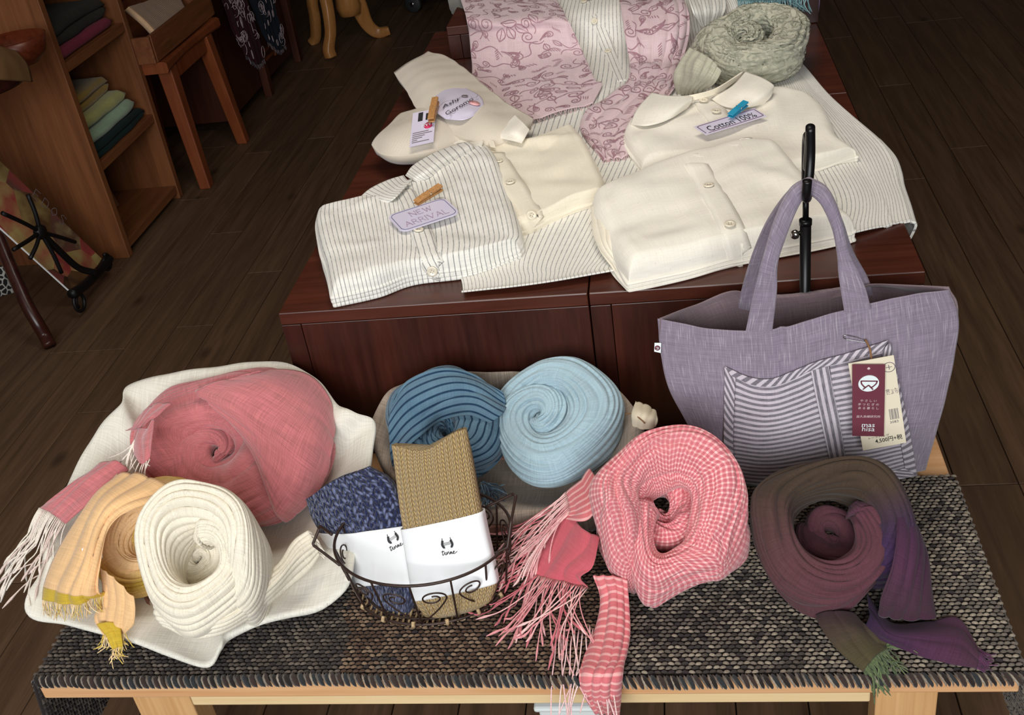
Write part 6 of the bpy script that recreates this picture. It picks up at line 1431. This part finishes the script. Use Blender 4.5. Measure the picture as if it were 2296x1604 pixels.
vc = empty('violet_cloth', PX(1825, 20, 0.33), 'violet cloth corner hanging over the right side of the back box', 'cloth')
grid('cloth_corner', sheet(np.array([[PX(1800, -30, .33), PX(1840, -30, .333)], [PX(1815, 10, .33), PX(1838, 10, .333)], [PX(1828, 50, .331), PX(1834, 50, .332)]]), 16, 10, 2, 0.002, 0, 3, 0.001), M['violet_cloth'], vc, solid=0.002)
lw = empty('lace_cloth', PZ(1012, 10, RB), 'grey white lace cloth corner under the pink paisley scarf', 'cloth')
grid('cloth_corner', sheet(pz([[(998, -40, RB + .004), (1030, -40, RB + .008), (1060, -40, RB + .008)], [(1005, 5, RB + .003), (1035, 5, RB + .006), (1060, 5, RB + .006)], [(1012, 30, RB - .02), (1040, 45, RB - .02), (1060, 60, RB - .02)]]), 20, 20, 3, 0.002, 0, 4, 0.002), M['grey_floral'], lw, solid=0.002)
# ------------------------------------------------------------------ left side of the shop
def folded(label, x_front, depth, y0, y1, z0, z1, mat, lobes=2, seed=1, group='folded cloths in the shelf', name='folded_cloth', lean=0.0):
    """a cloth folded flat; the rounded folds face the room (+X)"""
    h = z1 - z0; n = 14 * lobes; P = []
    for k in range(lobes):
        for j in range(14):
            t_ = -math.pi / 2 + math.pi * j / 13; P.append((x_front - h / lobes / 2 + (h / lobes / 2) * math.cos(t_), z0 + h / lobes * (k + 0.5) + (h / lobes / 2) * math.sin(t_)))
    P.append((x_front - depth, z1)); P.append((x_front - depth, z0)); P = np.array(P); m = 24; rows = []
    f = Wob(seed, 16.0)
    for i in range(m):
        s_ = i / (m - 1); y = y0 + (y1 - y0) * s_; e_ = min(s_, 1 - s_) * (y1 - y0); r_ = h * 0.5; q = math.sqrt(max(0, 1 - (1 - min(e_ / r_, 1)) ** 2)); zc = (z0 + z1) / 2
        V = np.stack([P[:, 0], np.full(len(P), y), zc + (P[:, 1] - zc) * (0.35 + 0.65 * q)], 1); V[:, 2] += lean * (y - y0)
        V[:, 2] = np.maximum(V[:, 2] + 0.004 * f(V) * (P[:, 1] > zc), z0 + lean * (y - y0)); V[:, 0] += 0.006 * f(V * 1.3) * (P[:, 0] > x_front - h)
        rows.append(V)
    G = np.array(rows); V = G.reshape(-1, 3); Fc = gfaces(m, len(P), False, True).tolist() + [list(range(len(P)))[::-1], [(m - 1) * len(P) + j for j in range(len(P))]]
    o = mesh(name, V, Fc, mat, uv=np.stack([V[:, 1], V[:, 0] + V[:, 2]], 1)); tag(o, label, 'cloth', group); return o
M['c_mustard'] = cloth('c_mustard', lin(150, 122, 50)); M['c_lime'] = cloth('c_lime', lin(172, 172, 104)); M['c_mint'] = cloth('c_mint', lin(150, 176, 146)); M['c_green'] = cloth('c_green', lin(20, 42, 40), sheen=0.03); M['c_rose'] = cloth('c_rose', lin(128, 50, 68), sheen=0.03); M['c_grey'] = cloth('c_grey', lin(52, 50, 44), vary=0.35, sheen=0.03)
sh = empty('shelf_unit', (-1.97, 3.205, 0), 'open brown wooden shelf unit with folded cloths at the left', 'shelf')
SX0, SX1, SY0, SY1, SH = -2.20, -1.745, 2.965, 3.445, 1.25
box('side_panel', (SX0, SY0, 0), (SX1, SY0 + 0.028, SH), M['shelf_wood'], sh); box('side_panel', (SX0, SY1 - 0.028, 0), (SX1, SY1, SH), M['shelf_wood'], sh)
box('back_panel', (SX0, SY0 + 0.028, 0), (SX0 + 0.012, SY1 - 0.028, SH), M['cabinet_wood'], sh)
for z0 in (0.022, 0.285, 0.595, 0.90, SH - 0.028): box('shelf_board', (SX0 + 0.012, SY0 + 0.0285, z0), (SX1 - 0.004, SY1 - 0.0285, z0 + 0.028), M['shelf_wood_y'], sh)
ya, yb = SY0 + 0.04, SY1 - 0.045
folded('dark green folded cloth, bottom of the shelf stack', -1.757, 0.34, ya, yb, 0.314, 0.352, M['c_green'], 2, 1)
folded('pale mint folded cloth above the dark green one', -1.770, 0.33, ya, yb - 0.03, 0.353, 0.392, M['c_mint'], 1, 2)
folded('pale lime folded cloth above the mint one', -1.785, 0.32, ya, yb - 0.05, 0.393, 0.430, M['c_lime'], 1, 3)
folded('mustard folded cloth on top of the lime one', -1.815, 0.30, ya, yb - 0.07, 0.431, 0.485, M['c_mustard'], 2, 4)
folded('raspberry pink folded cloth on the upper shelf board', -1.768, 0.33, ya, yb - 0.02, 0.624, 0.655, M['c_rose'], 1, 5)
folded('dark grey ribbed folded cloth above the raspberry one', -1.775, 0.33, ya, yb - 0.02, 0.656, 0.720, M['c_grey'], 2, 6)
pb = empty('paper_bag', (-1.95, 3.22, 0.05), 'small brown paper bag with looped handle inside the lowest shelf', 'bag')
M['kraft'] = plain('kraft', lin(122, 84, 54), 0.8)
hexa('bag_body', [(-2.12, 3.04, 0.051), (-1.90, 3.04, 0.051), (-1.90, 3.28, 0.051), (-2.12, 3.28, 0.051), (-2.10, 3.05, 0.20), (-1.92, 3.05, 0.20), (-1.92, 3.27, 0.20), (-2.10, 3.27, 0.20)], M['kraft'], pb)
tube('bag_handle', [(-1.91, 3.20, 0.18), (-1.895, 3.21, 0.225), (-1.895, 3.245, 0.235), (-1.90, 3.26, 0.19)], 0.003, M['kraft'], pb, 6, n=16)
# stool with a crate
st_ = empty('wooden_stool', (-1.84, 3.70, 0), 'reddish wooden stool with splayed legs beside the shelf unit', 'stool')
n = 24; yy_ = np.linspace(3.44, 3.965, n); rows = []
for y in yy_:
    q = (y - 3.70) / 0.262; dip = 0.024 * (1 - q * q); x1 = -1.662 - 0.020 * (1 - q * q)
    rows.append([(-2.02, y, 0.438), (x1, y, 0.438), (x1 + 0.006, y, 0.446), (x1 + 0.006, y, 0.470 - dip * 0.3), (x1 - 0.004, y, 0.476 - dip * 0.3), (-2.02, y, 0.476 - dip * 0.3)])
G = np.array(rows); mesh('seat', G.reshape(-1, 3), gfaces(n, 6, False, True).tolist() + [list(range(6))[::-1], [(n - 1) * 6 + j for j in range(6)]], M['stool_wood'], st_, smooth=False)
for fx, fy, tx, ty in ((-1.675, 3.50, -1.70, 3.52), (-1.675, 3.925, -1.70, 3.88), (-2.01, 3.50, -1.98, 3.53), (-2.01, 3.925, -1.98, 3.88)):
    w0, w1 = 0.020, 0.026
    hexa('leg', [(fx - w0, fy - w0, 0), (fx + w0, fy - w0, 0), (fx + w0, fy + w0, 0), (fx - w0, fy + w0, 0), (tx - w1, ty - w1, 0.4375), (tx + w1, ty - w1, 0.4375), (tx + w1, ty + w1, 0.4375), (tx - w1, ty + w1, 0.4375)], M['stool_wood'], st_, bevel=0.004)
box('apron', (-1.705, 3.55, 0.385), (-1.685, 3.85, 0.4375), M['stool_wood'], st_)
cr_ = empty('wooden_crate', (-1.85, 3.71, 0.477), 'open brown wooden crate standing on the stool', 'crate')
box('crate_side', (-2.02, 3.425, 0.477), (-1.685, 3.439, 0.565), M['crate_wood'], cr_); box('crate_side', (-2.02, 4.00, 0.477), (-1.685, 4.014, 0.565), M['crate_wood'], cr_)
box('crate_front', (-1.697, 3.4395, 0.477), (-1.683, 3.9995, 0.565), M['crate_wood'], cr_); box('crate_back', (-2.02, 3.4395, 0.477), (-2.006, 3.9995, 0.565), M['crate_wood'], cr_); box('crate_base', (-2.0055, 3.44, 0.477), (-1.6975, 3.999, 0.487), M['crate_wood'], cr_)
M['c_stripe'] = striped('c_stripe', lin(206, 170, 134), lin(120, 84, 60), 0.013, 0.35, 'V', 0.2)
cs = np.array([[PX(278, 25, -1.78), PX(330, 5, -1.80), PX(372, -25, -1.82)], [PX(310, 52, -1.755), PX(362, 28, -1.775), PX(395, 0, -1.80)], [PX(343, 82, -1.715), PX(385, 60, -1.73), PX(412, 38, -1.75)]])
o = grid('striped_pouch', sheet(cs, 30, 30, 0, 0, 0, 3, 0.003), M['c_stripe'], None, solid=0.02); tag(o, 'beige striped folded pouch leaning in the wooden crate', 'pouch')
# cabinet with hanging printed scarves
cb = empty('dark_cabinet', (-1.97, 4.5, 0), 'dark red brown cabinet standing beyond the stool', 'cabinet')
box('cabinet_body', (-2.22, 4.04, 0.05), (-1.752, 4.95, 0.80), M['cabinet_wood'], cb)
for y in (4.02, 4.46, 4.93): box('corner_post', (-1.752, y, 0.0), (-1.72, y + 0.04, 0.80), M['cabinet_wood'], cb)
box('top_board', (-2.24, 4.0, 0.80), (-1.70, 4.975, 0.825), M['cabinet_wood'], cb)
tube('scarf_rail', [(-1.69, 4.0, 0.84), (-1.69, 4.97, 0.84)], 0.008, M['dark_wood'], cb, 10)
for (y0, y1, z0, z1) in ((4.42, 4.62, 0.185, 0.197), (4.44, 4.64, 0.150, 0.162), (4.45, 4.462, 0.150, 0.215), (4.60, 4.612, 0.135, 0.215)): box('carved_latch', (-1.7185, y0, z0), (-1.708, y1, z1), M['stool_wood'], cb, bevel=0.001)
def ring_print(G, seed, n, parent, mat, s0=0.02):
    rg = np.random.default_rng(seed); N = up_normals(G, CAM - G.reshape(-1, 3).mean(0)); bag = Bag(); nu, nv = G.shape[:2]
    for _ in range(n):
        i, j = rg.integers(2, nu - 2), rg.integers(2, nv - 2); p = G[i, j] + N[i, j] * 0.004; n_ = N[i, j]; e1 = np.cross(n_, [0, 0, 1.0]); e1 /= np.linalg.norm(e1); e2 = np.cross(n_, e1)
        r_ = s0 * rg.uniform(0.3, 1.0); k = rg.integers(3); a_ = np.linspace(0, 2 * np.pi * (1.0 if k < 2 else 0.6), 14) + rg.uniform(0, 6)
        P = p + r_ * (np.cos(a_)[:, None] * e1 + np.sin(a_)[:, None] * e2 * 1.2); V, Fc = tube_vf(P, 0.0011, 4); bag.add(V, Fc)
        if k == 0:
            for q in range(3):
                t_ = q * 1.05 + rg.uniform(0, 1); V, Fc = tube_vf([p + r_ * 0.9 * (math.cos(t_) * e1 + math.sin(t_) * e2), p - r_ * 0.9 * (math.cos(t_) * e1 + math.sin(t_) * e2)], 0.0008, 4); bag.add(V, Fc)
    tag(bag.make('printed_rings', mat, parent), kind='stuff')
M['maroon'] = cloth('maroon', lin(58, 24, 34), sheen=0.03); M['navy_cloth'] = cloth('navy_cloth', lin(28, 36, 48), sheen=0.03); M['ring_ink'] = plain('ring_ink', lin(190, 170, 176), 0.9)
for nm, lb, y0, y1, zl, zr, mt, sd_ in (('hanging_scarf', 'maroon scarf printed with pale rings hanging from the dark cabinet', 4.06, 4.32, 0.27, 0.20, M['maroon'], 3), ('hanging_scarf', 'navy scarf printed with pale rings hanging beside the maroon one', 4.33, 4.62, 0.24, 0.17, M['navy_cloth'], 4)):
    hs = empty(nm, (-1.69, (y0 + y1) / 2, 0.2), lb, 'scarf', 'ring printed hanging scarves')
    C = np.array([[(-1.678, y, 0.852) for y in (y0, (y0 + y1) / 2, y1)], [(-1.672, y, 0.6) for y in (y0 + 0.01, (y0 + y1) / 2 + .02, y1)], [(-1.668, y, 0.4) for y in (y0 + 0.03, (y0 + y1) / 2 + .03, y1 + 0.01)], [(-1.668, y0 + 0.10, zl), (-1.664, (y0 + y1) / 2 + .05, (zl + zr) / 2 - 0.03), (-1.668, y1 + 0.02, zr)]])
    HG = sheet(C, 60, 40, 5, 0.010, 0, sd_, 0.003, up=(1, 0, 0)); grid('scarf_cloth', HG, mt, hs, solid=0.002, solid_off=0)
    ring_print(HG, sd_, 75, hs, M['ring_ink'])
    fringe('fringe', cr1(HG[-1], 40), [(0.1, 0.1, -1)] * 40, 0.02, 0.001, [lin(70, 60, 70), lin(120, 110, 120)], M['yarn'], hs, -1.0, 60 + sd_, 0.4)
# honey wood pedestal table
tb_ = empty('pedestal_table', (-1.55, 5.10, 0), 'honey coloured wooden table with curved legs at the back', 'table')
def leg_board(nm, pts, w, th, ax):
    """flat curved leg cut from a board; ax is the board's thickness direction"""
    P = cr1(np.array(pts, float), 40); T = np.gradient(P, axis=0); T /= np.linalg.norm(T, axis=1, keepdims=True); ax = np.array(ax, float); ax /= np.linalg.norm(ax); S = np.cross(T, ax); S /= np.linalg.norm(S, axis=1, keepdims=True)
    w_ = cr1(np.array(w, float)[:, None], 40); a_ = np.linspace(0, 2 * np.pi, 16, endpoint=False); c_, s_ = np.cos(a_), np.sin(a_); c_ = np.sign(c_) * np.abs(c_) ** 0.5; s_ = np.sign(s_) * np.abs(s_) ** 0.5
    G = P[:, None] + S[:, None] * (w_ / 2)[:, :, None] * c_[None, :, None] + ax * (th / 2) * s_[None, :, None]
    V = G.reshape(-1, 3); return mesh(nm, V, gfaces(40, 16, False, True).tolist() + [list(range(16))[::-1], [39 * 16 + j for j in range(16)]], M['honey_wood'], tb_)
leg_board('leg', [PY(742, 128, 4.915), PY(737, 108, 4.92), PY(741, 70, 4.94), PY(735, 20, 4.96), PY(722, -40, 5.0), PY(722, -90, 5.05)], [0.05, 0.045, 0.042, 0.046, 0.05, 0.05], 0.05, (0.5, 0.8, 0))
leg_board('leg', [PY(872, 68, 5.215), PY(846, 72, 5.215), PY(822, 52, 5.20), PY(800, 5, 5.17), PY(775, -40, 5.13), PY(750, -70, 5.1)], [0.04, 0.055, 0.065, 0.085, 0.08, 0.06], 0.045, (0.35, -0.9, 0))
leg_board('leg', [PY(702, 95, 5.22), PY(708, 80, 5.22), PY(706, 40, 5.2), PY(700, 0, 5.17), PY(705, -60, 5.13), PY(715, -90, 5.1)], [0.05, 0.045, 0.05, 0.05, 0.05, 0.05], 0.045, (0.6, 0.7, 0))
V, Fc = lathe_vf([(0.001, 0.13), (0.05, 0.14), (0.06, 0.18), (0.05, 0.26), (0.035, 0.36), (0.05, 0.60), (0.18, 0.62), (0.18, 0.645), (0.001, 0.645)], (-1.50, 5.14, 0), 32); mesh('pedestal', V, Fc, M['honey_wood'], tb_)
# rolling rack
rk = empty('rolling_rack', (-1.2, 5.85, 0), 'black rolling rack on grey casters in the far dark corner', 'rack')
box('rack_body', (-1.42, 5.58, 0.10), (-0.75, 6.1, 1.0), M['black_iron'], rk)
for x, y in ((-1.295, 5.60), (-0.85, 5.60), (-1.295, 6.0), (-0.85, 6.0)):
    V, Fc = lathe_vf([(0.001, -0.012), (0.040, -0.012), (0.044, -0.008), (0.044, 0.008), (0.040, 0.012), (0.001, 0.012)], (x, y, 0.0445), 28, (0.35, 1, 0)); w = mesh('caster_wheel', V, Fc, M['rubber'], rk)
    V, Fc = lathe_vf([(0.001, -0.016), (0.012, -0.016), (0.012, 0.016), (0.001, 0.016)], (x, y, 0.0445), 16, (0.35, 1, 0)); mesh('wheel_hub', V, Fc, M['chrome'], w)
    box('caster_fork', (x - 0.012, y - 0.02, 0.075), (x + 0.03, y + 0.02, 0.105), M['black_iron'], rk)
# picture magazine on an iron easel
mg = empty('picture_magazine', PX(190, 640, -1.76), 'large colour picture magazine leaning on the iron easel at the left edge', 'magazine')
BL, BR, TL = PX(175, 668, -1.765), PX(228, 580, -1.765), PX(0, 509, -1.86); TR = TL + BR - BL
TL2 = BL + (TL - BL) * 1.5; TR2 = BR + (TR - BR) * 1.5
t = NT('picture_print'); co = t.coord(); vo = t.n('TexVoronoi', t.scaled(co, (9, 9, 9))); vo.inputs['Scale'].default_value = 1.0; nz = t.noise(co, 14.0, 6.0)
colr = t.ramp(t.math('ADD', t.math('MULTIPLY', vo.outputs['Color'], 0.7), t.math('MULTIPLY', nz, 0.35)), [(0.15, lin(40, 26, 22)), (0.35, lin(92, 64, 40)), (0.5, lin(168, 146, 92)), (0.62, lin(150, 60, 58)), (0.75, lin(96, 66, 56)), (0.9, lin(190, 172, 120))]); M['picture'] = t.out(colr.outputs[0], 0.35)
n_ = np.cross(BR - BL, TL - BL); n_ /= np.linalg.norm(n_); n_ *= np.sign(n_ @ (CAM - BL)); mc = np.array([BL, BR, TR2, TL2])
hexa('cover', np.concatenate([mc - n_ * 0.006, mc]), M['picture'], mg, bevel=0); 
hexa('page_edge', np.array([BL - (BR - BL) * 0.012 - n_ * 0.005, BL - n_ * 0.005, TL2 - n_ * 0.005, TL2 - (BR - BL) * 0.012 - n_ * 0.005, BL - (BR - BL) * 0.012 - n_ * 0.001, BL - n_ * 0.001, TL2 - n_ * 0.001, TL2 - (BR - BL) * 0.012 - n_ * 0.001]), M['paper'], mg, bevel=0)
exx = (TL2 - BL); exx /= np.linalg.norm(exx)
lines = []
for k, ch in enumerate(([[(0, 0), (0, 1)], [(0, 1), (.6, 1)], [(0, .5), (.5, .5)], [(0, 0), (.6, 0)]], [[(0, 0), (0, 1)], [(0, 1), (.5, .9), (.6, .5), (.5, .1), (0, 0)]], [[(.3, 0), (0, .5), (.3, 1), (.6, .5), (.3, 0)]], [[(.6, .9), (.2, 1), (0, .75), (.5, .3), (.3, 0), (0, .1)]])):
    for ln in ch: lines.append([(p[0] + k * 1.1, p[1]) for p in ln])
tag(stroke_mesh('cover_title', lines, (bil(mc, 0.93, 0.62), -exx * 0.032, -np.cross(n_, -exx) * -0.032, n_), 0.055, M['ink_grey'], mg, 0.001), kind='stuff')
ea = empty('iron_easel', PX(200, 690, -1.74), 'black wrought iron easel with spoked centre and scrolled feet', 'easel')
XE = -1.735; cE = PX(90, 520, XE)
for q in ((5, 478), (62, 436), (168, 543), (68, 580), (138, 612), (30, 560)): tube('spoke', [cE, (cE + PX(*q, XE)) / 2 + [0.004, 0, 0], PX(*q, XE)], 0.006, M['iron_dark'], ea, 8, n=10)
V, Fc = lathe_vf([(0.001, 0.012), (0.018, 0.010), (0.022, 0.0), (0.018, -0.010), (0.001, -0.012)], cE, 20, (1, 0, 0)); mesh('hub', V, Fc, M['iron_dark'], ea)
tube('foot_bar', [cE, PX(130, 560, XE), PX(175, 600, XE), PX(215, 612, XE + 0.02)], 0.010, M['iron_dark'], ea, 8, n=24)
tube('tray_bar', [PX(160, 660, XE), PX(190, 640, XE), PX(220, 610, XE), PX(245, 580, XE)], 0.014, M['iron_dark'], ea, 8, n=24)
def scroll(nm, c, r_, t0, sgn):
    a_ = np.linspace(0, 2 * np.pi * 1.35, 40); tube(nm, [c + np.array([0, sgn * (r_ * (1 - 0.45 * i / 39)) * math.cos(t0 + t_), (r_ * (1 - 0.45 * i / 39)) * math.sin(t0 + t_)]) for i, t_ in enumerate(a_)], 0.0055, M['iron_dark'], ea, 8)
scroll('scroll_foot', PX(184, 690, XE) + [0, 0, 0.020], 0.032, 1.6, 1); scroll('scroll_foot', PX(240, 592, XE) + [0, 0, 0.004], 0.026, 1.6, -1)
# dark side table with a wooden bowl at the left edge
sdt = empty('side_table', (-2.0, 2.45, 0), 'dark polished side table leg at the left edge of the picture', 'table')
tube('leg', [PZ(112, 776, 0.012), PX(100, 752, -1.765), PX(84, 725, -1.775), PX(58, 678, -1.80), PX(15, 578, -1.85), PX(-40, 440, -1.92)], 0.018, M['dark_wood'], sdt, 12, n=40)
fp = empty('floral_cloth', PX(10, 640, -1.9), 'black and white floral cloth hanging low at the left edge', 'cloth')
t = NT('floral_print'); vo = t.n('TexVoronoi', t.coord(), feature='DISTANCE_TO_EDGE'); vo.inputs['Scale'].default_value = 60.0; rr = t.ramp(vo.outputs[0], [(0.08, lin(190, 188, 180)), (0.14, lin(28, 28, 28))]); M['floral'] = t.out(rr.outputs[0], 0.9)
grid('cloth_corner', sheet(np.array([[PX(-60, 560, -1.95), PX(-10, 590, -1.93), PX(10, 600, -1.92)], [PX(-60, 640, -1.95), PX(-10, 640, -1.93), PX(20, 630, -1.92)], [PX(-60, 690, -1.95), PX(0, 665, -1.93), PX(33, 655, -1.92)]]), 16, 16, 2, 0.004, 0, 3, 0.002, up=(1, -1, 0)), M['floral'], fp, solid=0.003)
bw = empty('wooden_bowl', PZ(40, 135, .68), 'dark reddish wooden bowl at the upper left edge', 'bowl')
bo = PX(35, 118, -1.72); bo[2] -= 0.035
V, Fc = lathe_vf([(0.001, 0.004), (0.05, 0.004), (0.078, 0.030), (0.090, 0.072), (0.085, 0.073), (0.072, 0.034), (0.046, 0.012), (0.001, 0.012)], bo, 40); mesh('bowl_body', V, Fc, M['bowl_wood'], bw)
o = grid('leather_flap', sheet(np.array([[PX(-40, 95, -1.66), PX(0, 105, -1.655), PX(35, 115, -1.66)], [PX(-40, 130, -1.63), PX(10, 130, -1.625), PX(60, 145, -1.64)], [PX(-40, 175, -1.62), PX(10, 180, -1.615), PX(72, 184, -1.635)]]), 24, 24, 0, 0, 0, 3, 0.003, up=(1, -1, 0)), M['leather'], None, solid=0.003); tag(o, 'tan leather flap in front of the wooden bowl', 'leather')
tc = np.array([bo[0] - 0.11, bo[1] - 0.10, 0]); V, Fc = lathe_vf([(0.001, bo[2] - 0.022), (0.15, bo[2] - 0.022), (0.155, bo[2] - 0.012), (0.15, bo[2] + 0.002), (0.001, bo[2] + 0.002)], tc, 40); mesh('table_top', V, Fc, M['dark_wood'], sdt)
tube('leg', [PX(-40, 440, -1.92), [tc[0] - 0.05, tc[1] - 0.02, bo[2] - 0.02]], 0.018, M['dark_wood'], sdt, 12, n=10)
for q in ((-0.42, -0.30), (-0.45, 0.05)): tube('leg', [[tc[0] + q[0], tc[1] + q[1], 0.01], [tc[0] + q[0] * 0.6, tc[1] + q[1] * 0.6, 0.3], [tc[0] - 0.05, tc[1] - 0.02, bo[2] - 0.02]], 0.018, M['dark_wood'], sdt, 12, n=20)
# white plastic stool under the bench
ws_ = empty('white_box', PZ(1270, 1600, 0.0), 'white plastic box edge showing under the pine bench', 'box')
q0 = PZ(1195, 1590, 0.15); q1 = PZ(1350, 1588, 0.15)
box('box_lid', (q0[0], q0[1], 0.14), (q1[0], q1[1] + 0.2, 0.15), M['plastic_white'], ws_, bevel=0.004); box('box_body', (q0[0] + 0.006, q0[1] + 0.006, 0.0), (q1[0] - 0.006, q1[1] + 0.19, 0.1395), M['plastic_white'], ws_, bevel=0.004)
